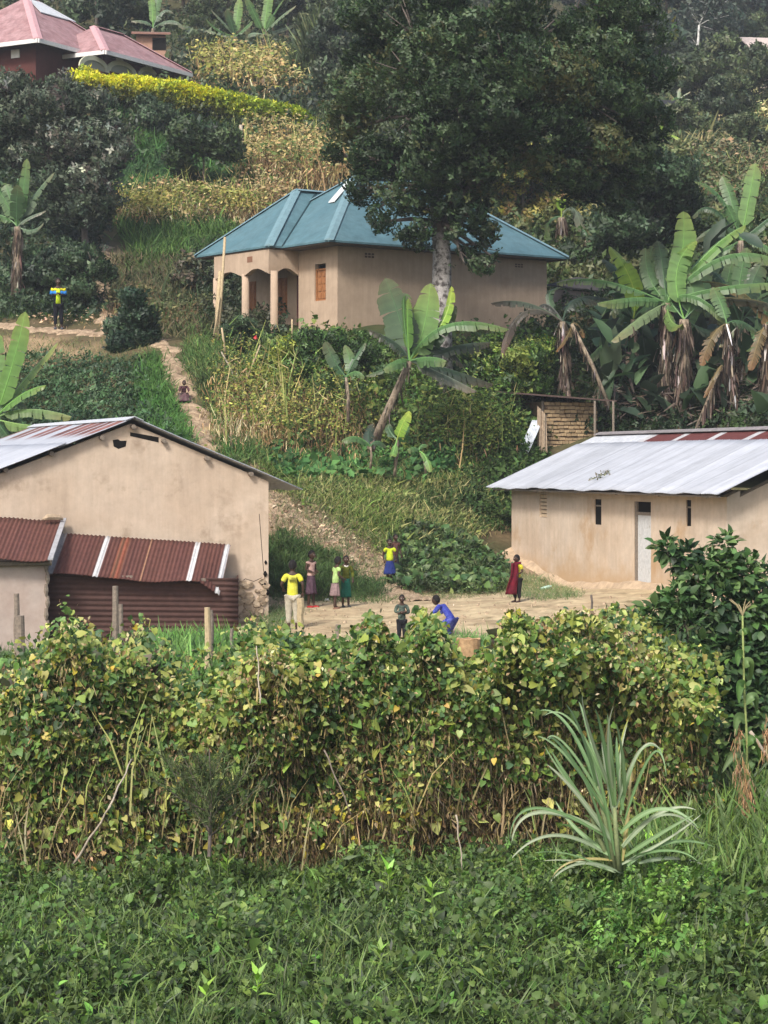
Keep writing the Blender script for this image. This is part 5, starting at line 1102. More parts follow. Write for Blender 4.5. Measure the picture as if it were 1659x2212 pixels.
crown = [(770,200,60,0),(800,120,60,1),(790,40,60,0),(760,280,50,.5),(800,340,55,0),(780,410,38,-.5),(840,430,45,-.6),(815,480,30,-.8),(860,350,60,.5),(880,250,75,-1),(870,140,75,-1),(880,40,80,0),(960,-20,90,0),(980,90,85,-1.5),(975,200,80,-1.8),(960,300,75,-1.5),(930,380,60,-1.2),(895,440,32,-.8),
         (1080,30,90,0),(1090,140,90,-1.5),(1085,250,85,-1.8),(1060,340,60,-1.2),(1180,60,90,.5),(1190,170,90,-1),(1190,270,80,-1.2),(1150,330,55,-1),(1220,370,50,-.5),(1280,20,90,1),(1290,130,90,0),(1300,230,85,-.5),(1290,320,70,-.5),(1270,400,55,0),(1370,60,80,1.5),(1380,160,70,1),(1380,260,70,.5),(1370,350,65,.5),
         (1020,440,38,.3),(1045,500,34,-.3),(1025,545,28,-.4),(905,520,24,-.8),(870,500,18,-.9),(1055,548,26,-.6),(1040,395,40,-.4),(935,450,26,-1.0),(975,436,34,-1.2),(1008,468,32,-1.2),(915,500,20,-1.0),(1000,560,24,-1),(1040,575,22,-1),(985,505,20,-1.2),(1340,420,55,1),(720,330,22,.6),(740,240,40,1)]
TREEPAL = [(.011, .024, .009), (.018, .036, .012), (.028, .05, .017), (.045, .074, .03), (.075, .11, .05), (.06, .065, .022)]
tree('broadleaf_tree', 'huge dark green tree with mottled pale trunk in front of the teal roof', tb,
     [P(953, 640, DT), P(955, 560, DT), P(950, 480, DT-.1), P(938, 400, DT), P(1000, 410, DT+.1), P(1060, 330, DT), P(960, 250, DT), P(1080, 150, DT+.3)], pblobs(crown, DT), 33000, TREEPAL, .118, 'sprig', M_bark_w, .30, weights=[4, 5, 4, 3, 2, .6], k=.6, inner=.3, gap=-.38)
# visible fork limbs
e = [o for o in COL.objects if o.name == 'broadleaf_tree'][0]
mb = MB()
for seq, r in (([(950, 500), (935, 430), (905, 350), (880, 250)], .16), ([(955, 500), (1000, 430), (1050, 345), (1130, 300), (1190, 280)], .17), ([(935, 430), (890, 405), (850, 420), (820, 450)], .06), ([(1000, 430), (1010, 300), (1000, 180)], .12), ([(925, 400), (870, 400), (830, 415)], .045)):
    mb.tube([P(a, b, DT-.3-(.1*i)) for i, (a, b) in enumerate(seq)], [r*(1-.22*i) for i in range(len(seq))], 9)
mb.build('limbs', M_bark, e, smooth=True)
def shrubby(name, label, px, py, D, wpx, hpx, nsp, pal, ls, seed=1, cat='shrub', tpl='sprig', nb=9, m=M_leaf, group=None, bark=M_bark, dshift=0, weights=None, k=.9):
    """bush whose foot is at picture point px,py and which is wpx wide and hpx high"""
    r = random.Random(seed); b = G(px, D); by = HZ-F*b.z/D; u = U(D); L_ = []
    for i in range(nb):
        f = r.uniform(.12, .88); hw = wpx/2*math.sin(math.pi*min(.95, max(.18, f*.85+.12)))**.6; L_.append((px+r.uniform(-1, 1)*hw*.72, py-hpx*f, min(wpx, hpx)*r.uniform(.17, .27), r.uniform(-.5, .5)*wpx/u*.5))
    bl = [(P(a, c, D+dd), rp/u) for a, c, rp, dd in L_]
    return tree(name, label, b, [Vector((b.x, b.y, b.z+.25*(bl[0][0].z-b.z)+.1)), P(px, py-hpx*.45, D)], bl, nsp, pal, ls, tpl, bark, max(.02, .05*hpx/u*.5), group, weights, m, cat, k=k)
DCREEP = [(.012, .024, .012), (.02, .038, .018), (.032, .055, .025), (.05, .08, .04)]
shrubby('ivy_covered_tree', 'tall creeper smothered tree right of the big dark tree', 1400, 590, 76, 210, 270, 6500, DCREEP, .17, 3, 'tree', nb=16)
shrubby('yellowing_tree', 'yellow green tree with brown seed clusters seen under the big crown', 1130, 500, 82, 190, 180, 3500, [(.06, .09, .025), (.14, .15, .04), (.25, .22, .06), (.22, .15, .07), (.04, .06, .02)], .17, 5, 'tree', nb=14)
shrubby('bushy_tree', 'mixed green tree behind the right end of the teal roof', 1260, 520, 80, 120, 170, 2500, [(.05, .08, .02), (.08, .12, .03), (.16, .15, .05), (.03, .05, .015)], .17, 6, 'tree', nb=10)
# grey leaved tree at left
gt = P(190, 640, 80)
gl = [(40,190,45,0),(90,230,60,-1),(30,260,60,0),(130,175,26,0),(180,240,50,-.5),(140,300,55,-1),(60,340,50,0),(210,310,50,-.7),(240,350,42,-1),(190,390,50,-1),(120,390,45,-.5),(220,430,40,-1),(170,460,40,-.8),(262,320,28,-1),(-30,215,50,0),(-20,320,60,.5),(160,205,32,.4),(215,215,30,.5),(240,290,35,0),(130,450,40,0),(0,190,40,1)]
tree('grey_leaved_tree', 'spreading grey green tree with pale twigs at the left', tuple(G(185, 80)), [P(185, 540, 80), P(180, 450, 80), P(150, 350, 80)], pblobs(gl, 80), 7800, [(.03, .042, .026), (.05, .066, .044), (.085, .104, .072), (.17, .19, .15), (.06, .055, .045)], .15, 'sprig', M_bark, .16, weights=[4, 4, 3, 2, 1.5], k=1.1, m=M_dleaf)
# bushes by name
shrubby('dark_bush', 'dark rounded bush beside the footpath junction', 283, 770, 66.3, 120, 155, 2600, [(.012, .028, .014), (.022, .045, .02), (.035, .06, .03), (.05, .08, .045)], .12, 8, nb=12)
shrubby('flowering_bush', 'grey green bush with one red bloom by the verandah posts', 520, 742, 63.8, 95, 72, 1700, [(.04, .07, .035), (.06, .10, .05), (.09, .14, .07), (.03, .05, .02)], .075, 9, tpl='fansprig', nb=9)
b = P(552, 728, 62.9); cl = Cloud(); k = 16; d = rng.normal(0, 1, (k, 3)); d[:, 1] -= .6; cl.add('oval', np.tile(np.array(b), (k, 1)), frames(d, np.tile([0, -1., 0], (k, 1)), .3), np.full(k, .075), palette([(.6, .06, .06), (.7, .12, .12)], k, jit=.1)); fb = [o for o in COL.objects if o.name == 'flowering_bush'][0]; cl.build('red_bloom', M_leaf, fb)
shrubby('clipped_bush', 'glossy dark green bush before the window wall', 690, 905, 61.8, 130, 195, 3600, [(.018, .04, .012), (.03, .065, .016), (.05, .10, .025), (.07, .13, .03)], .09, 10, nb=16)
shrubby('leafy_shrub', 'green shrub at the foot of the teal house wall, right of the leaning banana', 1110, 960, 62.5, 190, 230, 6000, [(.03, .06, .015), (.05, .10, .02), (.09, .15, .03), (.02, .04, .012), (.16, .2, .04)], .10, 11, nb=20)
shrubby('leafy_shrub', 'dark shrub behind the trunk of the leaning banana', 985, 970, 62.3, 170, 180, 3600, [(.014, .03, .012), (.025, .05, .016), (.04, .07, .02)], .10, 12, nb=14)
SH = [(.03, .06, .015), (.05, .10, .02), (.09, .15, .03), (.02, .04, .012), (.14, .18, .04)]
shrubby('leafy_shrub', 'bright bean covered shrub under the long tan wall, right of its middle', 1050, 860, 63.0, 130, 135, 3200, SH, .10, 31, nb=14)
shrubby('leafy_shrub', 'low shrub under the near corner of the tan house', 790, 860, 62.2, 130, 120, 2300, [(.02, .04, .012), (.035, .07, .02), (.05, .09, .03)], .10, 32, nb=12)
shrubby('leafy_shrub', 'yellow tinted vine heap below the verandah columns', 615, 860, 62.2, 120, 130, 2600, [(.10, .15, .03), (.18, .22, .04), (.26, .28, .05), (.05, .09, .02)], .09, 33, nb=12)
shrubby('leafy_shrub', 'dense shrub left of the brick hut roof', 1130, 880, 62.0, 110, 150, 2600, SH, .10, 34, nb=12)
shrubby('leafy_shrub', 'dark hanging vines between maize and the leaning banana', 730, 940, 60.6, 110, 130, 2200, [(.02, .04, .012), (.035, .07, .02), (.05, .09, .03)], .10, 35, nb=10)
shrubby('leafy_shrub', 'yellow green shrub in front of the flowering bush', 555, 850, 61.3, 80, 100, 1500, [(.10, .15, .03), (.18, .22, .04), (.26, .28, .05), (.05, .09, .02)], .09, 36, nb=9)
shrubby('yellow_flower_bush', 'little bush with yellow flowers right of the long tan wall', 1182, 770, 66, 46, 50, 500, [(.05, .10, .02), (.45, .42, .03), (.5, .45, .03)], .09, 13, nb=5)
shrubby('leafy_shrub', 'dark shrub at the right end of the tan wall below the shed', 1262, 830, 66.5, 110, 100, 1600, [(.016, .035, .014), (.03, .06, .02), (.05, .09, .03)], .11, 14, nb=9)
shrubby('round_shrub', 'big dark round shrub under the yellow hedge', 440, 395, 88, 180, 125, 3200, [(.016, .03, .012), (.03, .05, .018), (.045, .07, .025)], .16, 15, nb=12)
shrubby('round_shrub', 'dark shrub growing in front of the yellow hedge left part', 330, 262, 95, 120, 62, 1400, [(.02, .036, .018), (.035, .06, .028), (.05, .08, .04)], .16, 16, nb=8)
shrubby('leafy_shrub', 'sage green shrub left of the lower dark bush near the man', 180, 640, 73, 130, 110, 1800, DCREEP, .13, 17, nb=9)
shrubby('leafy_shrub', 'dark shrub behind the man on the path', 100, 640, 74.5, 120, 130, 1800, DCREEP, .13, 18, nb=9)
shrubby('leafy_shrub', 'dark undergrowth shrub left of the verandah', 430, 640, 75, 130, 110, 1600, [(.02, .03, .015), (.035, .05, .02), (.07, .06, .035)], .13, 19, nb=9)
# golden hedge
def hedge(name, label, line, hpx, thick, n, pal, ls, cat='hedge'):
    cl = Cloud(); k = n; t = rng.uniform(0, 1, k); L_ = np.array(line, float); s = np.linspace(0, 1, len(L_)); px = np.interp(t, s, L_[:, 0]); py = np.interp(t, s, L_[:, 1]); D = np.interp(t, s, L_[:, 2])
    f = rng.uniform(0, 1, k)**.55; hp = np.interp(t, s, hpx) if hasattr(hpx, '__len__') else np.full(k, hpx)
    dep = rng.uniform(-1, 1, k); r_ = .16*snoise(np.c_[px/30, f*3, D*0], 1.2, 4)
    pos = np.c_[(px-CX)/F*D, D+dep*thick*(1-.3*f), (HZ-py-hp*(1-f)+0)/F*D + r_*.7 - .25*dep**2*(f > .8)]
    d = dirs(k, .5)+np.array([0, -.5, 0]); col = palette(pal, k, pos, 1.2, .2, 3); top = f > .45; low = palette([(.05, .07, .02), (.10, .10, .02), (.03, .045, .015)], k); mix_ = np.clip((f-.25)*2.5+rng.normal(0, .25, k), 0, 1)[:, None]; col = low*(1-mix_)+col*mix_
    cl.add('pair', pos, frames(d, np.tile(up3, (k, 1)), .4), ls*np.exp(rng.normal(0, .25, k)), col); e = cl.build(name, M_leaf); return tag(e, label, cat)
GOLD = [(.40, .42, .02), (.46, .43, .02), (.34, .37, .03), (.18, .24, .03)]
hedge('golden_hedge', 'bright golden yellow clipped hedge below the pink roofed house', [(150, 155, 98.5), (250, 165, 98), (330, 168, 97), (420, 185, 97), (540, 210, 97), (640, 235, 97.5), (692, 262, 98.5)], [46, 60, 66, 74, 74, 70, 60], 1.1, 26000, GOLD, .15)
shrubby('golden_bush', 'small yellow green bush at the left end of the golden hedge', 195, 175, 100, 40, 40, 300, GOLD, .14, 21, nb=4)

# tall clump of reeds
def reeds(label, px, py, D, hpx, wpx, n, pal, name='reed_clump', wid=1.2):
    u = U(D); b = P(px, py, D); e = Cloud(); k = n; p = np.tile(np.array(b), (k, 1))+rng.normal(0, 1, (k, 3))*[wpx/u*.25, wpx/u*.2, .1]; p[:, 2] += rng.uniform(0, .45, k)*hpx/u
    d = rng.normal(0, .28, (k, 3)); d[:, 2] = 1.; e.add('blade', p, frames(d, rng.normal(0, 1, (k, 3)), .3), hpx/u*rng.uniform(.3, .62, k), palette(pal, k, p), np.full(k, wid)); return tag(e.build(name, M_leaf), label, 'reeds')
reeds('tall dark green reed clump on the upper slope', 685, 190, 108, 165, 45, 900, [(.04, .06, .025), (.06, .09, .035), (.03, .045, .02), (.10, .12, .05)])
reeds('tall reed clump beside the far banana pair', 640, 200, 112, 110, 40, 500, [(.04, .06, .025), (.06, .09, .035), (.10, .12, .05)])

# -------- standing crops: maize and beans drying
def crop(name, label, poly, n, hgt, top, low, size, frac=.5, stalks=0, m=M_dleaf, cat='crop', tpt='oval'):
    cl = Cloud(); p = ground_pts(poly, n, .3); f = rng.uniform(0, 1, n); hh = hgt*np.clip(.8+.3*snoise(p*[1, 1, 0], .9, 6), .3, 1.2); p[:, 2] += f*hh
    hi = rng.uniform(0, 1, n) < np.clip((f-frac)*3+.5, .06, .94)
    a = p[hi]; k = len(a); d = dirs(k, .1); d[:, 2] -= .4; cl.add(tpt, a, frames(d, np.tile([0, -.7, .8], (k, 1)), .6), size*np.exp(rng.normal(0, .25, k)), palette(top, k, a, 1., .22, 3))
    a = p[~hi]; k = len(a); d = rng.normal(0, .35, (k, 3)); d[:, 2] -= 1; cl.add('strip', a, frames(d, rng.normal(0, 1, (k, 3)), .4), size*2.0*np.exp(rng.normal(0, .3, k)), palette(low, k, a, 1., .28, 5), np.full(k, .75))
    if stalks:
        q = ground_pts(poly, stalks, .3); k = stalks; d = rng.normal(0, .07, (k, 3)); d[:, 2] = 1; cl.add('blade', q, frames(d, rng.normal(0, 1, (k, 3)), .2), hgt*rng.uniform(.8, 1.15, k), palette([(.26, .26, .09), (.32, .26, .12), (.2, .24, .07)], k), np.full(k, .45))
        for t in (.3, .5, .7, .9):
            kk = k; r2 = rng.normal(0, 1, (kk, 3)); r2[:, 2] = np.abs(r2[:, 2])*.6+.4; qq = q+np.array([0, 0, 1])*hgt*t; cl.add('blade', qq, frames(r2, rng.normal(0, 1, (kk, 3)), .2), .42*np.ones(kk), palette([(.10, .16, .04), (.2, .22, .08), (.3, .24, .12)], kk), np.full(kk, .9))
    return tag(cl.build(name, m), label, cat, kind='stuff')
YG = [(.06, .10, .022), (.09, .13, .03), (.15, .17, .04), (.24, .23, .06), (.04, .07, .018)]
crop('climbing_maize', 'maize and yellowing bean vines drying on stalks below the verandah', [(470, 985), (475, 880), (510, 850), (600, 850), (640, 890), (640, 990)], 6500, 1.9, YG, DRY, .085, .62, 32)
crop('climbing_maize', 'drying vines and maize left of the leaning banana', [(640, 990), (650, 900), (700, 890), (790, 930), (790, 995)], 4600, 1.7, YG, BRN+DRY[:2], .08, .6, 16)
crop('climbing_maize', 'green maize stalks right of the leaning banana', [(900, 1000), (920, 940), (1080, 920), (1130, 960), (1080, 1000)], 4600, 1.5, [(.03, .06, .018), (.05, .09, .022), (.08, .13, .03), (.14, .17, .04)], BRN+[(.04, .07, .02)]*3, .09, .3, 14)
crop('bean_patch', 'yellow and straw coloured bean rows on the terrace left of the teal roof', [(262, 480), (270, 440), (400, 430), (520, 425), (620, 430), (640, 460), (560, 490), (300, 500)], 9500, 1.5, [(.20, .19, .05), (.30, .25, .09), (.14, .15, .04), (.08, .11, .03), (.34, .27, .14), (.2, .14, .07)], DRY, .14, .45, 60)
crop('dry_maize', 'brown dried maize above the teal roof', [(520, 400), (530, 320), (600, 310), (760, 350), (780, 400), (650, 420)], 7000, 1.6, [(.12, .14, .04), (.25, .21, .09), (.32, .25, .11), (.07, .10, .03)], DRY+BRN[:2], .17, .6, 60)
crop('dry_maize', 'brown dried maize beside the pink roofed house', [(420, 185), (430, 150), (560, 140), (640, 170), (660, 215), (560, 215)], 5200, 1.9, [(.2, .2, .05), (.32, .26, .10), (.14, .16, .05), (.36, .29, .13)], DRY, .2, .5, 60)
crop('dry_maize', 'pale dry grass patch at the right on the far slope', [(1600, 270), (1610, 220), (1760, 210), (1760, 300)], 1800, 1.8, [(.3, .3, .14), (.36, .33, .16), (.2, .23, .1)], DRY, .3, .5, 30)
crop('brown_bracken', 'rusty brown bracken on the right slope above the bananas', [(1480, 440), (1490, 340), (1600, 330), (1760, 300), (1760, 440)], 4200, 1.5, [(.09, .11, .05), (.12, .11, .055), (.06, .08, .04), (.17, .14, .08)], BRN, .2, .5, 20)
crop('dry_stalks', 'dry maize stalks on the terrace behind the path at left', [(250, 660), (240, 700), (330, 720), (450, 715), (460, 670), (350, 660)], 2600, .8, [(.10, .09, .04), (.06, .07, .03)], BRN, .13, .7)
crop('dry_litter', 'pale dead leaves at the path edge by the man', [(70, 700), (70, 680), (205, 680), (205, 708)], 260, .25, [(.45, .33, .22), (.3, .2, .12)], DRY, .10, .5)

# -------- general hill cover
HILL = [(-150, -70), (1800, -70), (1800, 940), (1120, 975), (1000, 700), (470, 720), (440, 1000), (-150, 1000)]
cover('hillside_scrub', 'mixed dark scrub covering the hillside behind the houses', [
    ([(-150, -90), (1800, -90), (1800, 330), (-150, 330)], 15000, 'sprig', .26, 1.1, [(.018, .03, .015), (.03, .05, .02), (.045, .07, .028), (.06, .075, .035), (.03, .045, .03)], .5),
    ([(440, 560), (610, 560), (610, 735), (440, 735)], 2800, 'sprig', .13, .9, [(.016, .03, .012), (.03, .05, .018), (.05, .06, .03)], .5),
    ([(-120, 330), (240, 330), (240, 500), (-120, 500)], 4200, 'sprig', .16, .8, DCREEP+[(.06, .09, .035)], .5),
    ([(700, 330), (1800, 330), (1800, 640), (1150, 640), (760, 420)], 9000, 'sprig', .2, .9, [(.02, .035, .012), (.035, .06, .02), (.055, .085, .025), (.09, .10, .04)], .5),
    ([(230, 300), (540, 300), (600, 440), (300, 480), (230, 420)], 2600, 'sprig', .17, .35, [(.035, .075, .022), (.05, .10, .028), (.03, .06, .02)], .6),
    ([(-100, 480), (220, 480), (215, 690), (-100, 695)], 3800, 'sprig', .13, .55, DCREEP, .5),
    ([(1130, 640), (1800, 600), (1800, 950), (1130, 950)], 9500, 'sprig', .13, .6, [(.014, .028, .012), (.025, .045, .016), (.04, .07, .02)], .5),
], cat='scrub')
cover('hillside_grass', 'rough green grass on the terraced slopes between the houses', [
    ([(230, 220), (520, 260), (560, 420), (230, 420)], 12000, 'blade', .42, .1, [(.04, .10, .03), (.06, .13, .035), (.03, .07, .025)], 1., None, 1.6),
    ([(250, 480), (470, 480), (540, 520), (450, 560), (300, 570)], 9000, 'blade', .4, .1, [(.05, .10, .025), (.08, .14, .035), (.035, .07, .02)], 1., None, 1.5),
    ([(240, 560), (470, 560), (470, 735), (350, 735), (240, 650)], 7500, 'blade', .38, .15, [(.03, .045, .018), (.06, .065, .03), (.10, .08, .045), (.045, .07, .02)], 1., None, 1.4),
    ([(-80, 640), (210, 640), (205, 690), (-80, 690)], 5000, 'blade', .2, .05, [(.035, .07, .02), (.05, .09, .03)], 1., None, 1.3),
    ([(400, 745), (480, 725), (620, 750), (560, 1000), (485, 1010), (470, 900), (436, 850), (408, 790)], 14000, 'blade', .27, .08, [(.04, .085, .022), (.06, .115, .03), (.09, .12, .04), (.035, .06, .02)], 1., None, 1.3),
    ([(300, 800), (335, 765), (350, 830), (380, 890), (402, 940), (415, 1030), (330, 1010)], 9000, 'blade', .25, .08, [(.045, .11, .025), (.06, .13, .03), (.035, .08, .02)], 1., None, 1.3),
    ([(-80, 720), (330, 745), (340, 790), (-80, 790)], 2200, 'blade', .16, .05, [(.08, .10, .04), (.15, .14, .06), (.05, .08, .03)], 1., None, 1.3),
], M_dleaf, cat='grass')
cover('olive_slope', 'olive and straw rough grass on the far right slope', [
    ([(1440, 200), (1760, 140), (1760, 340), (1460, 340)], 5500, 'blade', .9, .3, [(.10, .12, .05), (.16, .16, .07), (.07, .09, .035), (.2, .18, .09)], .9, None, 1.6),
    ([(440, 250), (560, 290), (560, 340), (300, 330), (300, 260)], 5000, 'blade', .45, .2, [(.05, .11, .03), (.07, .14, .035)], .9, None, 1.6)], M_dleaf, cat='grass')
cover('groundnut_field', 'low dark green crop covering the slope above the left roof', [
    ([(-60, 790), (70, 770), (120, 780), (300, 790), (400, 960), (400, 1010), (-60, 1010)], 9500, 'pair', .12, .28, [(.03, .065, .025), (.045, .09, .035), (.06, .11, .045), (.02, .045, .018)], .6)], cat='crop')
cover('bank_grass', 'trampled yellow green grass and cuttings on the bank behind the yard', [
    ([(560, 990), (1120, 985), (1110, 1110), (980, 1190), (830, 1200), (700, 1110), (590, 1060)], 19000, 'blade', .21, .06, [(.05, .085, .02), (.09, .13, .03), (.14, .16, .05), (.22, .21, .09), (.04, .07, .02)], .7, None, 1.3),
    ([(560, 990), (1120, 985), (1110, 1110), (980, 1190), (830, 1200), (700, 1110), (590, 1060)], 2400, 'pair', .09, .16, GRN_M+[(.2, .22, .08)], .5),
    ([(580, 1000), (700, 970), (1000, 985), (960, 1040), (620, 1040)], 1300, 'heart', .17, .35, [(.035, .09, .03), (.05, .12, .035), (.07, .15, .045)], .5),
    ([(1000, 985), (1150, 975), (1180, 1000), (1110, 1150), (1000, 1100)], 2600, 'sprig', .1, .4, [(.03, .06, .018), (.05, .09, .025), (.025, .045, .015)], .5)], M_dleaf, cat='grass')
cover('terrace_creepers', 'mixed green creepers on the terrace edge under the teal roofed house', [
    ([(480, 742), (700, 738), (1190, 735), (1200, 960), (900, 985), (640, 985), (520, 900)], 9000, 'sprig', .085, .6, [(.03, .06, .015), (.05, .10, .02), (.08, .13, .03), (.02, .04, .012)], .5),
    ([(480, 742), (700, 738), (1190, 735), (1200, 960), (900, 985), (640, 985), (520, 900)], 3500, 'bean', .13, .7, [(.05, .10, .02), (.08, .13, .03), (.14, .17, .04)], .5)], cat='creepers')
cover('ramp_tufts', 'scattered tufts and rubble leaves over the bare earth bank', [
    ([(590, 1070), (700, 1080), (830, 1200), (850, 1270), (760, 1230), (600, 1180)], 2600, 'blade', .16, .04, [(.10, .12, .05), (.16, .15, .08), (.06, .08, .03)], .8, None, 1.2),
    ([(590, 1070), (700, 1080), (830, 1200), (850, 1270), (760, 1230), (600, 1180)], 1500, 'oval', .08, .05, [(.3, .22, .14), (.2, .14, .09), (.38, .3, .2)], .3)], M_dry, cat='grass')
cover('mound_grass', 'dark grassy mound behind the group of children', [
    ([(575, 1180), (640, 1180), (700, 1205), (740, 1235), (830, 1285), (800, 1298), (620, 1290), (575, 1275)], 17000, 'blade', .15, .40, [(.03, .055, .018), (.05, .085, .025), (.075, .11, .04)], .8, None, 1.3),
    ([(575, 1280), (830, 1292), (880, 1300), (820, 1306), (575, 1300)], 1800, 'blade', .12, .03, [(.06, .09, .03), (.04, .07, .02)], .9)], M_dleaf, cat='grass')
cover('squash_vines', 'broad leaved squash vines spreading beside the yard', [
    ([(862, 1270), (860, 1180), (900, 1140), (990, 1160), (1085, 1230), (1105, 1262), (1060, 1285), (900, 1285)], 2600, 'bean', .13, .34, [(.03, .065, .02), (.045, .09, .028), (.07, .12, .035), (.10, .14, .05), (.025, .045, .018)], .5),
    ([(862, 1270), (860, 1180), (900, 1140), (990, 1160), (1085, 1230), (1105, 1262), (1060, 1285), (900, 1285)], 5200, 'sprig', .07, .3, GRN_D+GRN_M[:2], .5),
    ([(862, 1270), (860, 1180), (900, 1140), (990, 1160), (1085, 1230), (1105, 1262), (1060, 1285), (900, 1285)], 5000, 'blade', .2, .2, GRN_D+GRN_M[:2]+[(.1, .12, .05)], .8)], cat='vines')
cover('yard_weeds', 'short grass and litter around the edges of the earth yard', [
    ([(1090, 1255), (1140, 1240), (1200, 1260), (1260, 1290), (1180, 1300), (1100, 1290)], 4000, 'blade', .11, .02, [(.06, .10, .03), (.10, .13, .05)], .9),
    ([(900, 1285), (1090, 1262), (1090, 1285), (950, 1300)], 1500, 'blade', .1, .02, [(.07, .09, .03), (.12, .12, .05)], .9),
    ([(920, 1400), (1000, 1380), (1240, 1400), (1240, 1440), (920, 1440)], 4500, 'blade', .18, .05, [(.05, .12, .03), (.08, .16, .04)], 1.1),
    ([(575, 1310), (640, 1325), (600, 1370), (560, 1370)], 1600, 'blade', .14, .02, [(.06, .09, .03)], 1.),
    ([(520, 1400), (900, 1400), (900, 1440), (520, 1440)], 2500, 'blade', .18, .04, [(.06, .12, .03)], 1.),
    ([(330, 1440), (340, 1400), (520, 1400), (540, 1440)], 7000, 'blade', .32, .03, [(.07, .16, .03), (.10, .21, .04), (.05, .11, .03)], 1.3),
    ([(-60, 1440), (0, 1415), (330, 1420), (330, 1450)], 5000, 'blade', .22, .03, [(.06, .13, .03), (.05, .09, .03)], 1.2),
    ([(200, 1500), (250, 1440), (430, 1425), (640, 1450), (650, 1500), (400, 1530)], 9000, 'blade', .4, .03, [(.07, .15, .03), (.10, .19, .04), (.05, .11, .03)], 1.3)], cat='grass')
# the same growth goes on to both sides, out of the picture
for x0, x1, lb in ((-700, -60, 'rough weeds and scrub running on past the left side'), (1720, 2400, 'rough weeds and scrub running on past the right side')):
    cover('roadside_scrub', lb, [([(x0, 1850), (x1, 1850), (x1, 2300), (x0, 2300)], 9000, 'sprig', .06, .3, GRN_D+GRN_M, .6), ([(x0, 1300), (x1, 1300), (x1, 1850), (x0, 1850)], 9000, 'sprig', .09, .6, GRN_D+GRN_M, .5),
        ([(x0, 940), (x1, 940), (x1, 1300), (x0, 1300)], 5000, 'sprig', .13, .6, GRN_D+GRN_M, .5), ([(x0, 400), (x1, 400), (x1, 950), (x0, 950)], 6000, 'sprig', .2, 1., GRN_D+GRN_M[:2], .5), ([(x0, -80), (x1, -80), (x1, 420), (x0, 420)], 6000, 'sprig', .35, 1.4, GRN_D, .5)], cat='scrub')
# small stones and litter on the yard
mb = MB(); r_ = random.Random(9)
cl = Cloud(); p = ground_pts([(600, 1300), (1100, 1270), (1250, 1330), (1000, 1400), (650, 1380)], 420, .05); p[:, 2] += .02; cl.add('oval', p, frames(rng.normal(0, 1, (420, 3)), np.tile(up3, (420, 1)), .2), rng.uniform(.03, .07, 420), palette([(.5, .42, .3), (.2, .15, .1), (.3, .25, .15)], 420)); tag(cl.build('leaf_litter', M_dry), 'scattered dry leaf litter on the earth yard', 'leaf litter', kind='stuff')

# -------- far trees on the hill
def proto_tree(seed, pal, label, h=7., w_=4.2, nsp=1500, ls=.36, name='hillside_tree'):
    r = random.Random(seed); bl = []
    for i in range(13):
        a = r.uniform(0, 6.28); z = r.uniform(.28, .98); rr = w_/2*math.sin(math.pi*min(.93, z*.8+.15))*r.uniform(.2, .85); bl.append((Vector((math.cos(a)*rr, math.sin(a)*rr, z*h)), w_*r.uniform(.16, .27)))
    return tree(name, label, (0, 0, 0), [Vector((.1, 0, h*.3)), Vector((0, .1, h*.65))], bl, nsp, pal, ls, 'sprig', M_bark, .16, 'trees on the hillside', cat='tree', k=.5)
def copy_tree(o, parent=None):
    c = o.copy(); COL.objects.link(c); c.parent = parent
    for ch in [x for x in o.children]: copy_tree(ch, c)
    return c
protos = [proto_tree(1, [(.022, .036, .02), (.035, .052, .028), (.05, .068, .036)], 'dark rounded tree on the upper slope'),
          proto_tree(2, [(.03, .045, .022), (.05, .07, .03), (.075, .09, .04)], 'mid green tree on the upper slope', 5.5, 4.6),
          proto_tree(3, [(.02, .032, .025), (.03, .045, .034), (.042, .056, .045)], 'blue grey tall tree on the far slope', 10, 4.5)]
spots = [(0, 40, -30, 133, 1.1), (0, 210, 60, 122, 1.), (2, 130, 10, 140, 1.), (0, 265, 20, 128, 1.), (1, 300, 40, 126, .8), (2, 395, 40, 138, 1.1), (0, 430, 0, 136, 1.), (1, 450, 100, 124, .6), (0, 540, 20, 140, 1.), (1, 620, 60, 128, .8), (0, 660, 20, 135, 1.), (1, 700, 100, 120, .7), (0, 740, 60, 130, 1.), (2, 800, 30, 142, 1.1), (1, 830, 160, 116, .8), (0, 720, 210, 106, .7), (1, 760, 260, 101, .6),
         (2, 1440, 60, 150, 1.1), (2, 1490, 100, 150, 1.), (2, 1540, 60, 158, 1.1), (0, 1600, 90, 160, .9), (2, 1650, 40, 175, 1.2), (1, 1560, 190, 135, .9), (1, 1510, 230, 125, .8), (0, 1470, 170, 138, .7), (1, 1580, 260, 122, .7), (1, 1640, 220, 130, .8), (0, 1400, 200, 140, 1.), (2, 1360, 60, 160, 1.3), (2, 1250, 40, 165, 1.3), (0, 1100, 40, 160, 1.3), (1, 1470, 330, 112, .6), (0, 1550, 310, 115, .6), (1, 1610, 350, 108, .6), (0, 900, 20, 165, 1.3), (2, 1000, 20, 165, 1.3), (1, 1640, 140, 168, .7), (2, 1580, 20, 185, 1.2), (2, 600, -30, 150, 1.1), (2, 330, -20, 146, 1.), (0, 480, -40, 146, 1.2), (1, 720, 290, 95, .4)]
used = set()
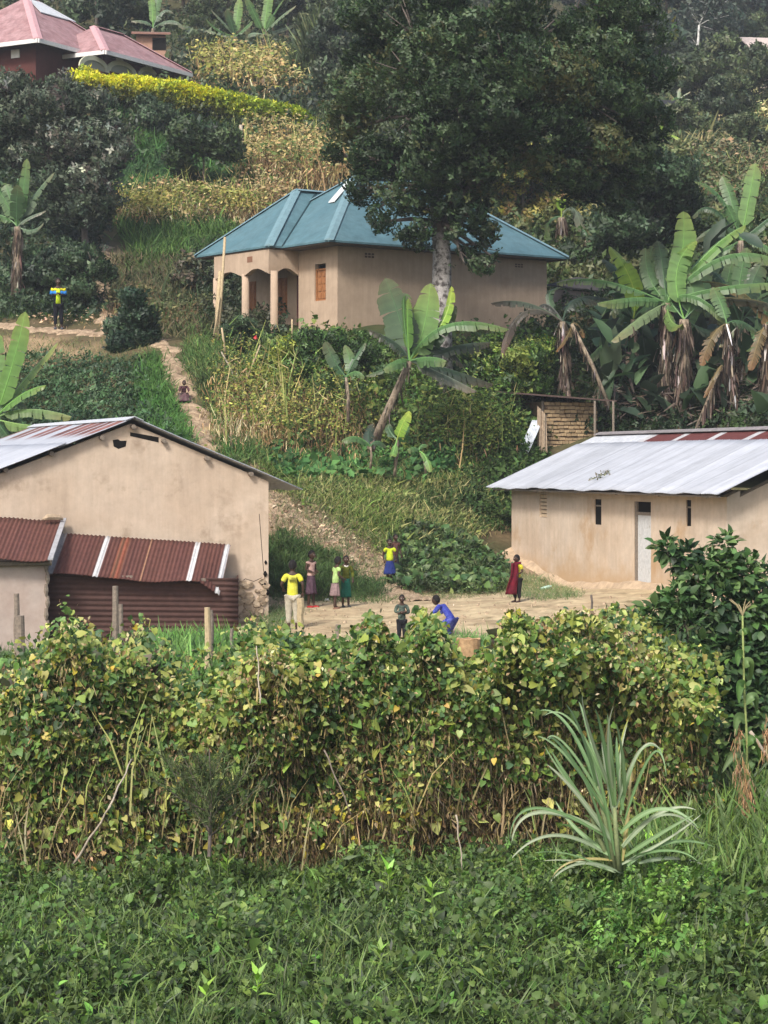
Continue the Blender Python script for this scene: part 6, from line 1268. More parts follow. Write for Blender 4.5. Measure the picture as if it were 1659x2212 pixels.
WHERE = ['at the top left corner', 'behind the pink roof peak', 'above the pink roof, further back', 'just above the roof valley of the pink roofed house', 'behind the brick pillar hut', 'above the small banana near the pink roof', 'on the skyline left of the banana pair', 'just left of the left hilltop banana', 'above the banana pair', 'right of the banana pair', 'behind the tall reeds at the top', 'over the pale stone walled hut', 'left of the big tree top', 'behind the left side of the big tree crown', "low at the big tree's left edge", 'beside the dry maize by the golden hedge', 'under the crown edge above the golden hedge end', 'right of the big tree crown at the top', 'around the slim white trunk', 'right of the slim white trunk', 'left of the small hut at upper right', 'in the top right corner', 'in the middle of the upper right slope', 'above the thin far banana', 'behind the black roofed brick hut', 'below the middle of the upper right slope', 'above the pale dry grass patch', "just right of the big tree's crown", 'behind the right side of the big crown', 'far behind the big crown, right of centre', 'far behind the middle of the big crown', 'by the rusty bracken, near the creeper covered tree', 'at the upper edge of the rusty bracken', 'just over the pinkish roofed hut', 'far behind the big tree, left of its centre', "far behind the big tree's top", 'next to the small hut at upper right', 'highest on the right slope', 'highest above the banana pair', 'highest behind the pink roofed house', 'highest between pink roof and banana pair', 'small one left of the big crown above the teal roof']
for k, px, py, D, s in spots:
    o = protos[k] if k not in used else copy_tree(protos[k]); used.add(k)
    lbl_ = ('dark rounded', 'mid green', 'tall blue grey')[k]+' hillside tree '+WHERE[spots.index((k, px, py, D, s))]; o['label'] = lbl_
    q = G(px, D); o.location = q-Vector((0, 0, .1)); o.rotation_euler.z = random.uniform(0, 6.28); sc_ = s*.8; o.scale = (sc_, sc_, sc_*random.uniform(.85, 1.15))
# slim white trunked eucalyptus
for px, y0, y1, D, lb in ((1507, 158, 95, 145, 'slim tree with straight white trunk on the far right slope'), (1533, 150, 60, 150, 'slim pale trunk right of the straightest white one')):
    b = P(px-3, y0, D); t = P(px+3, y1-40, D); tree('eucalyptus', lb, tuple(b), [b.lerp(t, .5), t], [(t+Vector((random.uniform(-1.5, 1.5), random.uniform(-1, 1), random.uniform(-1, 2))), 1.2) for i in range(6)], 300, [(.03, .045, .035), (.05, .065, .05)], .3, 'sprig', mat('white_bark', (.5, .5, .48), noise=.3, scale=2), .13, cat='tree')
# right foreground bush of broad leaves
bushL = [(1440,1185,26,0),(1480,1205,34,0),(1530,1215,36,0),(1560,1180,26,.1),(1560,1230,40,0),(1610,1240,42,.1),(1650,1260,45,.1),(1500,1250,38,-.1),(1460,1300,38,-.2),(1420,1330,36,-.2),(1480,1350,50,-.3),(1550,1310,55,-.1),(1620,1330,60,0),(1690,1320,60,.1),(1430,1400,44,-.3),(1510,1430,60,-.4),(1590,1420,65,-.3),(1670,1430,70,-.1),(1460,1480,50,-.4),(1540,1520,65,-.5),(1620,1520,65,-.4),(1700,1530,70,-.2),(1500,1590,50,-.5),(1580,1610,60,-.5),(1670,1620,70,-.3),(1460,1560,40,-.4),(1440,1440,40,-.3),(1560,1690,45,-.4),(1650,1700,60,-.3),(1480,1660,40,-.3),(1720,1250,60,.2),(1760,1420,80,.2),(1780,1600,80,.2)]
def leafclump(name, label, base, blobs, n, pal, ls, tpls, cat='bush', bark=M_bark, weights=None):
    base = Vector(base); e = empty(name, tuple(base)); tag(e, label, cat); mb = MB()
    for c, r in blobs[::2]:
        m_ = base.lerp(c, .5)+Vector((0, .2, .1)); mb.tube([base+Vector((random.uniform(-.2, .2), 0, -.1)), m_, c], [.03, .018, .006], 6)
    mb.build('stems', bark, e); cl = Cloud(); tot = sum(r**2 for c, r in blobs)
    for i, (c, r) in enumerate(blobs):
        k = int(n*r*r/tot)+5; v = rng.normal(0, 1, (k, 3)); v /= np.linalg.norm(v, axis=1, keepdims=True); rad = rng.uniform(.45, 1.05, k)*(1+.2*snoise(v*3+i, 1.3, i)); p = v*rad[:, None]*r+np.array(tuple(c))
        d = v+rng.normal(0, .5, (k, 3))+[0, 0, -.1]; tp = tpls[i % len(tpls)]; cl.add(tp, p, frames(d, np.tile(up3, (k, 1))+v*.6+[0, -.3, 0], .35), ls*np.exp(rng.normal(0, .25, k)), palette(pal, k, p, 1.6, .22, i % 5, weights), np.full(k, 1.15))
    cl.build('foliage', M_leaf, e); return e
leafclump('broadleaf_bush', 'large dark green broad leaved bush in front of the right house', tuple(G(1570, 26.2)), pblobs(bushL, 26.), 12500, [(.016, .036, .014), (.03, .062, .02), (.048, .092, .028), (.07, .125, .038), (.10, .165, .055)], .11, ['leaf4', 'leaf4', 'lance', 'leaf4'], weights=[3, 4, 4, 2, 1.2])
def maize(label, pxy, D, leaves, tass=True, name='maize_plant'):
    e = empty(name, tuple(P(pxy[0][0], pxy[0][1], D))); tag(e, label, 'maize plant'); mb = MB(); pts_ = [P(a, b, D) for a, b in pxy]
    mb.tube(pts_, [.016*(1-.4*i/len(pts_)) for i in range(len(pts_))], 8); mb.build('stalk', mat('maize_stalk', (.22, .27, .09), noise=.25, scale=9), e, smooth=True)
    for i, (a, b, c, w_, col) in enumerate(leaves):
        V, Fs, Cc = ribbon([P(a[0], a[1], D), P(b[0], b[1], D-.1), P(c[0], c[1], D-.15+.3*(i % 2))], w_*1.5, Vector((.3*(-1)**i, -1, .5)), col0=col, col1=col); mb = MB(); mb.v = [tuple(v) for v in V]; mb.f = Fs; mb.c = Cc; obj('leaf', mb.mesh('leaf', True, True), M_leaf, e)
    if tass:
        mb = MB(); t = pts_[-1]
        for k in range(9): d = Vector((random.uniform(-.13, .13), random.uniform(-.08, .08), random.uniform(.12, .24))); mb.tube([t, t+d*.6, t+d+Vector((d.x*.3, 0, -.02))], [.006, .006, .003], 5)
        mb.build('tassel', mat('tassel', (.36, .30, .17), noise=.2), e)
G1 = (.07, .15, .03)
maize('tall maize plant with pale tassel at the right, in front of the broad leaved bush', [(1612, 1760), (1614, 1600), (1608, 1500), (1606, 1420), (1604, 1330)], 23.6, [((1606, 1420), (1590, 1400), (1594, 1440), .045, G1), ((1607, 1440), (1625, 1410), (1622, 1470), .045, (.12, .2, .06)), ((1608, 1490), (1595, 1460), (1596, 1520), .05, G1), ((1610, 1520), (1640, 1480), (1632, 1540), .04, (.12, .2, .07)), ((1611, 1560), (1585, 1530), (1590, 1590), .045, (.10, .17, .05)), ((1612, 1610), (1640, 1570), (1642, 1650), .04, G1), ((1612, 1650), (1590, 1600), (1560, 1670), .04, (.12, .18, .07)), ((1606, 1370), (1615, 1350), (1622, 1385), .03, G1)])
# dried vines hanging near it
cl = Cloud()
for (x0, y0, y1, n) in ((1592, 1560, 1690, 60), (1615, 1680, 1790, 260), (1655, 1540, 1640, 60), (1605, 1640, 1740, 60)):
    for i in range(n): 
        f = random.random(); p = P(x0+random.gauss(0, 7), y0+(y1-y0)*f, 23.4+random.uniform(-.1, .1)); cl.add('strip', np.array([p]), frames(np.array([[random.gauss(0, .25), 0, -1.]]), np.array([[0, -1., 0]]), .5), [random.uniform(.06, .13)], palette([(.2, .13, .065), (.13, .085, .045), (.26, .15, .08), (.28, .22, .13)], 1), [.6])
tag(cl.build('dried_vines', M_dry), 'dried brown vines with shrivelled pods hanging by the tall maize plant', 'dried vines')
# ------------------------------------------------------------------ people
M_skin = mat('dark_skin', (.055, .03, .02), rough=.55, spec=.3, noise=.08)
M_hair = mat('black_hair', (.010, .008, .008), rough=.9, noise=.2, scale=40)
M_eye = mat('eye_white', (.55, .52, .48), rough=.3); M_lip = mat('lips', (.10, .035, .03), rough=.5)
_cloth = {}
def cloth(rgb, rgb2=None, scale=8):
    k = (rgb, rgb2, scale)
    if k not in _cloth: _cloth[k] = mat('cloth', rgb, rough=.9, spec=.1, noise=.25, scale=scale, rgb2=rgb2, bump=1., bscale=9)
    return _cloth[k]
def skin_mesh(V, E, R, sub=2):
    me = bpy.data.meshes.new('tmp'); me.from_pydata([tuple(v) for v in V], E, []); o = bpy.data.objects.new('tmp', me); COL.objects.link(o)
    m = o.modifiers.new('s', 'SKIN'); m.use_smooth_shade = True; m.branch_smoothing = .6
    for i, r in enumerate(R):
        r = r if hasattr(r, '__len__') else (r, r); me.skin_vertices[0].data[i].radius = r; me.skin_vertices[0].data[i].use_root = (i == 0)
    s = o.modifiers.new('u', 'SUBSURF'); s.levels = sub; s.render_levels = sub
    dg = bpy.context.evaluated_depsgraph_get(); dg.update(); out = bpy.data.meshes.new_from_object(o.evaluated_get(dg)); bpy.data.objects.remove(o); return out
def remesh(meshes, voxel, name):
    bm = bmesh.new()
    for m_ in meshes: bm.from_mesh(m_)
    me = bpy.data.meshes.new(name); bm.to_mesh(me); bm.free(); o = bpy.data.objects.new('tmp', me); COL.objects.link(o)
    r = o.modifiers.new('r', 'REMESH'); r.mode = 'VOXEL'; r.voxel_size = voxel; r.use_smooth_shade = True
    s = o.modifiers.new('sm', 'SMOOTH'); s.factor = .5; s.iterations = 2
    dg = bpy.context.evaluated_depsgraph_get(); dg.update(); out = bpy.data.meshes.new_from_object(o.evaluated_get(dg)); bpy.data.objects.remove(o); out.name = name; return out
def ell(c, r, seg=20, rot=None, f=None):
    bm = bmesh.new(); bmesh.ops.create_uvsphere(bm, u_segments=seg, v_segments=seg//2+2, radius=1)
    for v in bm.verts:
        p = v.co.copy()
        if f: p = f(p)
        p = Vector((p.x*r[0], p.y*r[1], p.z*r[2]))
        if rot is not None: p = rot @ p
        v.co = p+Vector(c)
    me = bpy.data.meshes.new('e'); bm.to_mesh(me); bm.free(); return me
def cut(me, co, no):
    bm = bmesh.new(); bm.from_mesh(me); g_ = bm.verts[:]+bm.edges[:]+bm.faces[:]; bmesh.ops.bisect_plane(bm, geom=g_, plane_co=co, plane_no=no, clear_outer=True)
    bmesh.ops.holes_fill(bm, edges=[e for e in bm.edges if e.is_boundary], sides=0); bm.to_mesh(me); bm.free(); return me
def person(label, foot, height, face, pose=None, top=None, sleeve=.5, bottom=None, head_turn=0., head_scale=1.12, hair=1., shoes=None, collar=None, lean=(0, 0), extra=None, group=None, torso_z=.47, stripes=None, name='person'):
    """pose: joint overrides in body units (height 1, facing -y, +x is the picture's right when face = 0)"""
    J = dict(pel=(0, 0, .50), spi=(0, .0, .60), che=(0, 0, .71), nek=(0, .004, .815), nk2=(0, -.004, .855), hed=(0, -.012, .92),
             shL=(-.098, 0, .785), elL=(-.135, .012, .645), wrL=(-.14, -.03, .51), shR=(.098, 0, .785), elR=(.135, .012, .645), wrR=(.14, -.03, .51),
             hiL=(-.05, 0, .475), knL=(-.055, -.005, .27), anL=(-.057, .012, .045), hiR=(.05, 0, .475), knR=(.055, -.005, .27), anR=(.057, .012, .045))
    J.update({k: v for k, v in (pose or {}).items() if k != '_abs'}); J = {k: Vector(v) for k, v in J.items()}
    up_ = ('spi', 'che', 'nek', 'nk2', 'hed', 'shL', 'shR', 'elL', 'elR', 'wrL', 'wrR')
    for k in up_:
        if pose and ('_abs' in pose): break
        f = (J[k].z-.5); J[k] = J[k]+Vector((lean[0]*f, lean[1]*f, 0))
    toeL = J['anL']+Vector((-.008, -.085, -.026)); toeR = J['anR']+Vector((.008, -.085, -.026))
    def hands(s):
        el, wr = J['el'+s], J['wr'+s]; d = (wr-el).normalized(); side = d.cross(Vector((0, -1, 0)));
        if side.length < .1: side = d.cross(Vector((0, 0, 1)))
        side.normalize(); palm = d.cross(side).normalized(); k = 1 if s == 'L' else -1
        out = []; pc = wr+d*.028
        for i, (o_, l) in enumerate(((-.016, .030), (-.006, .036), (.005, .034), (.015, .026))):
            b = wr+d*.045+side*o_; out.append((b, b+d*l*.55+palm*.004, b+d*l*.95+palm*.016, .0052-.0003*i))
        tb_ = wr+d*.022+side*(-.014); out.append((tb_, tb_+d*.015+side*-.014, tb_+d*.030+side*-.016+palm*.008, .006)); return pc, d, out
    def graph(parts, scale_r=1.):
        V = []; E = []; R = []; idx = {}
        def pt(k, v, r):
            if k not in idx: idx[k] = len(V); V.append(v); R.append((r[0]*scale_r, r[1]*scale_r) if hasattr(r, '__len__') else (r*scale_r, r*scale_r))
            return idx[k]
        for a, b, ra, rb in parts: E.append((pt(a, P_(a), ra), pt(b, P_(b), rb)))
        return V, E, R
    def P_(k): return ({**J, 'toL': toeL, 'toR': toeR}).get(k) if isinstance(k, str) else k
    rP, rS, rC = (.078, .058), (.070, .052), (.080, .056)
    parts = [('pel', 'spi', rP, rS), ('spi', 'che', rS, rC), ('che', 'nek', rC, .036), ('nek', 'nk2', .036, .03), ('nk2', 'hed', .03, .04)]
    for s in 'LR':
        parts += [('nek', 'sh'+s, .036, .034), ('sh'+s, 'el'+s, .034, .023), ('el'+s, 'wr'+s, .023, .0155), ('pel', 'hi'+s, rP, .056), ('hi'+s, 'kn'+s, .056, .034), ('kn'+s, 'an'+s, .034, .021), ('an'+s, 'to'+s, .021, .017)]
    V, E, R = graph(parts); meshes = [skin_mesh(V, E, R)]
    for s in 'LR':
        pc, d, fs = hands(s); q = d.to_track_quat('Z', 'Y').to_matrix(); meshes.append(ell(pc, (.020, .011, .030), 12, q))
        for a, b, c, r in fs: meshes.append(skin_mesh([a-d*.012, b, c], [(0, 1), (1, 2)], [r, r, r*.85], 1))
    hs = head_scale*.062; rot = Matrix.Rotation(head_turn, 3, 'Z'); hc = J['hed']+Vector((0, -.004, .008))
    tilt = (J['hed']-J['nk2']); 
    def hp(p): # narrower jaw
        k = 1-.22*max(0, -p.z)**1.2; return Vector((p.x*k, p.y*(1-.08*max(0, -p.z)), p.z))
    meshes.append(ell(hc, (hs*.80, hs*.96, hs*1.16), 24, rot, hp))
    def hl(x, y, z): return hc+rot @ Vector((x*hs, y*hs, z*hs))
    meshes.append(ell(hl(0, -.98, -.16), (hs*.14, hs*.16, hs*.2), 10, rot)); meshes.append(ell(hl(0, -.90, -.52), (hs*.26, hs*.12, hs*.11), 10, rot))
    for sx in (-1, 1): meshes.append(ell(hl(sx*.82, .02, -.08), (hs*.08, hs*.16, hs*.24), 10, rot))
    h = height; body = remesh(meshes, .0042, 'body')
    e = empty(name, tuple(foot), face); tag(e, label, 'person', group)
    def attach(me, nm, m_):
        me.transform(Matrix.Scale(h, 4)); me.name = nm; o = obj(nm, me, m_, e, world=False)
        me.polygons.foreach_set('use_smooth', [True]*len(me.polygons)); return o
    attach(body, 'body', M_skin)
    for sx in (-1, 1): attach(ell(hl(sx*.30, -.86, .02), (hs*.12, hs*.08, hs*.075), 10, rot), 'eye', M_eye)
    attach(ell(hl(0, -1.0, -.53), (hs*.2, hs*.05, hs*.07), 10, rot), 'mouth', M_lip)
    if hair:
        hm = ell(hc+rot @ Vector((0, hs*.06, hs*.06)), (hs*.86*hair, hs*1.0*hair, hs*1.17*hair), 24, rot); cut(hm, hl(0, -.55, .55), rot @ Vector((0, -.75, -.9)).normalized()); attach(hm, 'hair', M_hair)
    if top is not None:
        k = 1.; lo = J['pel'].lerp(J['spi'], .0)+Vector((0, 0, torso_z-.5)); pts_ = [(lo, (.092, .070)), (J['spi'], (.084, .066)), (J['che'], (.090, .068)), (J['nek']+Vector((0, 0, -.018)), (.05, .044))]
        V = [p for p, r in pts_]; R = [r for p, r in pts_]; E = [(0, 1), (1, 2), (2, 3)]
        for s in 'LR':
            sh, el, wr = J['sh'+s], J['el'+s], J['wr'+s]; n0 = len(V); V.append(sh+Vector((0, 0, -.004))); R.append(.046); E.append((3, n0))
            if sleeve > .02:
                ep = sh.lerp(el, min(1, sleeve*1.)); V.append(ep); R.append(.040 if sleeve < 1 else .034); E.append((n0, n0+1))
                if sleeve > 1: V.append(el.lerp(wr, min(1, sleeve-1))); R.append(.029); E.append((n0+1, n0+2))
        tm = remesh([skin_mesh(V, E, R)], .006, 'shirt'); cut(tm, lo+Vector((0, 0, .0)), Vector((0, 0, -1)))
        if sleeve and sleeve <= 1:
            for s in 'LR':
                sh, el = J['sh'+s], J['el'+s]; d = (el-sh).normalized(); cutp = sh.lerp(el, sleeve)
                bm = bmesh.new(); bm.from_mesh(tm); sx = -1 if s == 'L' else 1
                vs = [v for v in bm.verts if (v.co-cutp).dot(d) > 0 and (v.co-sh.lerp(el, (v.co-sh).dot(d)/max(1e-6, (el-sh).length))).length < .062 and (v.co.x-J['che'].x)*sx > .09*0.95]
                bmesh.ops.delete(bm, geom=vs, context='VERTS'); bm.to_mesh(tm); bm.free()
        so = attach(tm, 'shirt', cloth(*top) if isinstance(top[0], tuple) else cloth(top))
        if stripes: stripes(so, e, h, J)
    if collar:
        cm = remesh([skin_mesh([J['nek']+Vector((-.04, -.03, -.005)), J['nek']+Vector((0, -.045, -.025)), J['nek']+Vector((.04, -.03, -.005)), J['nek']+Vector((.04, .03, .01)), J['nek']+Vector((-.04, .03, .01))], [(0, 1), (1, 2), (2, 3), (3, 4), (4, 0)], [.016]*5, 1)], .006, 'collar'); attach(cm, 'collar', cloth(collar))
    if bottom:
        kind, col = bottom[0], bottom[1]; m_ = cloth(*col) if isinstance(col[0], tuple) else cloth(col)
        if kind == 'skirt':
            zt_, zb_, w0, w1 = bottom[2:6]; n = 40; rows = 9; V = []; nf = 9
            mk = (J['knL']+J['knR'])/2; 
            for j in range(rows):
                t = j/(rows-1); z = zt_+(zb_-zt_)*t; c = J['pel'].lerp(Vector((mk.x, mk.y, zb_)), t); rr = w0+(w1-w0)*t**.8
                for i in range(n): a = 2*math.pi*i/n; f = 1+.09*t*math.sin(a*nf+.5)+.03*math.sin(a*3+t*2); V.append((c.x+math.cos(a)*rr*f, c.y+math.sin(a)*rr*.78*f, z+.006*math.sin(a*nf)))
            F_ = [(j*n+i, j*n+(i+1) % n, (j+1)*n+(i+1) % n, (j+1)*n+i) for j in range(rows-1) for i in range(n)]; V += [(x*.97, y*.97, z) for x, y, z in V[-n:]]; V.append((J['pel'].x, J['pel'].y, zb_+.06))
            F_ += [((rows-1)*n+i, (rows-1)*n+(i+1) % n, rows*n+(i+1) % n, rows*n+i) for i in range(n)]+[(rows*n+i, rows*n+(i+1) % n, (rows+1)*n) for i in range(n)]
            me = bpy.data.meshes.new('skirt'); me.from_pydata(V, [], F_); attach(me, 'skirt', m_)
        else:
            zc = bottom[2]; rl = bottom[3] if len(bottom) > 3 else 1.; parts = [('pel', 'hiL', (.088, .068), .066*rl), ('pel', 'hiR', (.088, .068), .066*rl)]
            V = [J['pel']+Vector((0, 0, .02)), J['hiL'], J['hiR']]; R = [(.088, .068), .064*rl, .064*rl]; E = [(0, 1), (0, 2)]
            for s, i in (('L', 1), ('R', 2)):
                n0 = len(V); V.append(J['kn'+s]); R.append(.043*rl); E.append((i, n0))
                if zc < .2: V.append(J['kn'+s].lerp(J['an'+s], 1-zc*2)); R.append(.031*rl); E.append((n0, n0+1))
            tm = remesh([skin_mesh(V, E, R)], .006, 'trousers'); 
            if zc >= .2: cut(tm, Vector((0, 0, zc)), Vector((0, 0, -1)))
            attach(tm, 'trousers' if zc < .2 else 'shorts', m_)
    if shoes:
        for s, tp_ in (('L', toeL), ('R', toeR)):
            c = J['an'+s].lerp(tp_, .55)+Vector((0, -.0, -.012)); attach(ell(c, (.032, .078, .024), 14, None, lambda p: Vector((p.x, p.y, max(p.z, -.75)))), 'shoe', cloth(shoes))
    return e, J, h, attach
YELLOW = (.50, .50, .08)
def gp(px, py): return H(px, py)
def gpd(px, D): return G(px, D)
# 1 boy seen from the back in yellow
def dashes(so, e, h, J):
    mb = MB(); y = J['che'].y
    for (x0, x1, z) in ((-.045, .045, .742), (-.05, .05, .730), (-.05, .048, .722), (-.045, .05, .714), (-.035, .035, .703), (-.03, .04, .765)):
        x = x0
        while x < x1:
            l = random.uniform(.008, .02); mb.hexa([Vector((a*h, b*h, c*h)) for a, b, c in ((x, -.0745, z), (x+l, -.0745, z), (x+l, -.060, z), (x, -.060, z))], [Vector((a*h, b*h, c*h)) for a, b, c in ((x, -.0745, z+.003), (x+l, -.0745, z+.003), (x+l, -.060, z+.003), (x, -.060, z+.003))]); x += l+.006
    me = mb.mesh('back_print'); me.transform(Matrix.Rotation(math.pi, 4, 'Z')); obj('back_print', me, cloth((.16, .16, .04)), e, world=False)
hgt = lambda D, pxh: pxh/U(D)
person('child in a long yellow T-shirt and pale trousers, seen from behind, left of the others', gpd(632, 43.2), hgt(43.2, 150), math.pi,
       pose=dict(wrL=(-.15, .0, .55), elL=(-.15, .04, .66), wrR=(.135, -.06, .60), elR=(.165, .02, .66)), top=(YELLOW, (.56, .54, .03), 5), sleeve=.72, bottom=('trousers', ((.42, .39, .31), (.34, .31, .24), 7), .1, 1.25), torso_z=.40, shoes=(.02, .02, .022), stripes=dashes, hair=1.03)
person('girl with pale pink top, dark plum skirt and red sandals', gp(672, 1313), hgt(46.5, 124), .9,
       pose=dict(elL=(-.12, .02, .68), wrL=(-.06, -.09, .63), elR=(.12, .01, .66), wrR=(.05, -.10, .64), anL=(-.05, .02, .045), anR=(.06, -.01, .045)), top=((.52, .36, .30), (.45, .28, .25), 6), sleeve=.12, bottom=('skirt', ((.055, .03, .045), (.10, .06, .08), 10), .57, .24, .075, .115), torso_z=.53, shoes=(.35, .03, .03), head_turn=.1)
person('small child in light green T-shirt and mauve skirt facing the green uniform', gp(724, 1316), hgt(46, 113), 2.1,
       pose=dict(elL=(-.13, .02, .66), wrL=(-.15, -.09, .60), elR=(.13, .0, .66), wrR=(.14, -.08, .60), anL=(-.05, .05, .045), knL=(-.05, .02, .27), anR=(.06, -.05, .045)), top=((.30, .46, .14), (.38, .52, .22), 5), sleeve=.6, bottom=('skirt', ((.20, .14, .14), (.28, .20, .2), 14), .50, .26, .085, .12), torso_z=.45, shoes=(.22, .12, .08), hair=1.13, lean=(0, -.12))
def sweater_band(so, e, h, J):
    pass
person('child in green school sweater with white collar and long green skirt', gp(747, 1312), hgt(46.4, 112), .35,
       pose=dict(elL=(-.14, .02, .65), wrL=(-.10, -.06, .55), elR=(.15, .02, .66), wrR=(.115, -.08, .54)), top=((.075, .09, .012), (.11, .12, .02), 12), sleeve=1.75, bottom=('skirt', ((.012, .085, .06), (.018, .11, .08), 6), .56, .20, .085, .105), torso_z=.545, collar=(.62, .6, .55), shoes=(.05, .055, .06), head_turn=-.3)
person('child in yellow T-shirt and navy skirt standing at the foot of the bank', gp(842, 1262), hgt(50.5, 98), .05,
       pose=dict(elL=(-.15, .03, .66), wrL=(-.13, .0, .54), elR=(.16, .02, .67), wrR=(.14, .02, .56), anL=(-.03, 0, .045), anR=(.035, -.01, .045)), top=((.50, .60, .03), (.44, .54, .03), 6), sleeve=.6, bottom=('skirt', ((.018, .028, .12), (.025, .04, .17), 6), .515, .225, .075, .14), torso_z=.50, shoes=None, head_scale=1.15)
person('child almost hidden behind the yellow shirt and navy skirt, head showing', G(854, 51.4), hgt(51.4, 92), .5,
       pose=dict(elL=(-.12, .03, .66), elR=(.13, .02, .67)), top=((.10, .05, .04), (.12, .06, .05), 6), sleeve=.6, bottom=('skirt', ((.03, .03, .04), (.04, .04, .05), 6), .51, .25, .07, .10), torso_z=.50, head_scale=1.1)
person('boy in dark camouflage shirt and black trousers hugging his arms behind the vines', gpd(868, 40.9), hgt(40.9, 108), .1,
       pose=dict(elL=(-.14, -.02, .66), wrL=(.02, -.10, .67), elR=(.145, -.02, .65), wrR=(-.03, -.11, .645)), top=((.035, .05, .045), (.12, .16, .12), 14), sleeve=1.7, bottom=('trousers', ((.012, .012, .015), (.02, .02, .025), 6), .1, 1.1), torso_z=.46, shoes=(.02, .02, .02), head_scale=1.15)
person('boy with a dark red cloth over one shoulder and yellow shirt, near the long house', gp(1117, 1302), hgt(47.4, 101), -.75,
       pose=dict(elL=(-.13, .02, .65), wrL=(-.12, -.05, .52), elR=(.13, .02, .66), wrR=(.10, -.09, .60)), top=((.55, .52, .04), (.5, .46, .04), 6), sleeve=.7, bottom=('trousers', ((.012, .011, .014), (.02, .018, .02), 6), .1, 1.2), torso_z=.50, shoes=(.05, .03, .03), head_turn=-.5, head_scale=1.15)
e_, J_, h_, att = person('man in blue and yellow jacket open over a lime shirt, on the path', gp(126, 712), hgt(70.9, 112), .15,
       pose=dict(elL=(-.135, .02, .655), wrL=(-.04, -.10, .68), elR=(.135, .02, .655), wrR=(.05, -.10, .68), anL=(-.055, .0, .045), anR=(.065, .0, .045)), top=((.012, .013, .02), (.02, .022, .03), 6), sleeve=1.8, bottom=('trousers', ((.008, .009, .014), (.012, .013, .018), 6), .1, 1.0), torso_z=.475, shoes=(.10, .11, .13), head_scale=1.0, hair=1.03)
# jacket yoke bands and the lime front of the shirt
def band(z0, z1, col, nm, rx=.104, ry=.080, gap=True):
    V = []; n = 30
    for z in (z0, z1):
        for i in range(n+1):
            a = math.radians(-90+24)+(2*math.pi-math.radians(48))*i/n; V.append((math.cos(a)*rx*(1-.5*max(0, z-.74)), math.sin(a)*ry, z))
    k = n+1; F_ = [(i, i+1, k+i+1, k+i) for i in range(n)]; V2 = [(x*.9, y*.9, z) for x, y, z in V]; F_ += [tuple(2*k+j for j in f[::-1]) for f in F_]; V += V2; F_ += [(k+i, k+i+1, 3*k+i+1, 3*k+i) for i in range(n)]+[(i+1, i, 2*k+i, 2*k+i+1) for i in range(n)]
    me = bpy.data.meshes.new(nm); me.from_pydata(V, [], F_); att(me, nm, cloth(col))
def sleeveband(s, f0, f1, col, nm):
    a = J_['sh'+s].lerp(J_['el'+s], f0); b = J_['sh'+s].lerp(J_['el'+s], f1); mb = MB(); mb.tube([a, b], [.046, .043], 14, cap=True); att(mb.mesh(nm), nm, cloth(col))
BLUE = (.03, .20, .55); YJ = (.65, .60, .03)
band(.745, .800, YJ, 'yellow_yoke', .10, .078); band(.660, .745, BLUE, 'blue_panel')
for s in 'LR': sleeveband(s, -.1, .30, YJ, 'yellow_sleeve_band'); sleeveband(s, .30, .80, BLUE, 'blue_sleeve_band')
mb = MB(); mb.hexa([Vector(p) for p in ((-.05, -.088, .50), (.045, -.088, .50), (.04, -.06, .50), (-.045, -.06, .50))], [Vector(p) for p in ((-.035, -.082, .79), (.03, -.082, .79), (.03, -.06, .79), (-.035, -.06, .79))]); att(mb.mesh('lime_shirt'), 'lime_shirt', cloth((.50, .70, .03)))
# cloth over the boy's shoulder, right
bb = gp(1117, 1302); e_ = [o for o in COL.objects if o.name.startswith('person') and 'dark red cloth' in o.get('label', '')][0]; hb = hgt(47.4, 101)
def drape(pts_rows, name, m_, parent, th=.012):
    V = [Vector(p) for r in pts_rows for p in r]; n = len(pts_rows[0]); k = len(pts_rows); F_ = [(j*n+i, j*n+i+1, (j+1)*n+i+1, (j+1)*n+i) for j in range(k-1) for i in range(n-1)]
    me = bpy.data.meshes.new(name); me.from_pydata([tuple(v) for v in V], [], F_); bm = bmesh.new(); bm.from_mesh(me); bmesh.ops.recalc_face_normals(bm, faces=bm.faces); bmesh.ops.solidify(bm, geom=bm.faces[:], thickness=th); bm.to_mesh(me); bm.free()
    me.polygons.foreach_set('use_smooth', [True]*len(me.polygons)); return obj(name, me, m_, parent, world=True)
rows = []
for j in range(12):
    t = j/11; row = []
    for i in range(9):
        u = i/8; w_ = .09+.10*t; cxx = -.065-.05*t+.02*math.sin(t*5); x = bb.x+(cxx+(u-.5)*w_*1.3)*hb*1.0; y = bb.y-(.085+.03*math.sin(u*9+t*3)+.02)*hb-.03; z = bb.z+(.84-.66*t)*hb; row.append((x, y, z))
    rows.append(row)
drape(rows, 'red_cloth', cloth((.13, .012, .022), (.09, .01, .02), 6), e_)
rows = []
for j in range(5):
    a = j/4*math.pi; rows.append([(bb.x+(-.06+.02*u)*hb+u*.12*hb, bb.y-(.10*math.cos(a))*hb*.9-.01, bb.z+(.82+.04*math.sin(a))*hb) for u in (0, .33, .66, 1)])
drape(rows, 'red_cloth_shoulder', cloth((.13, .012, .022), (.09, .01, .02), 6), e_)
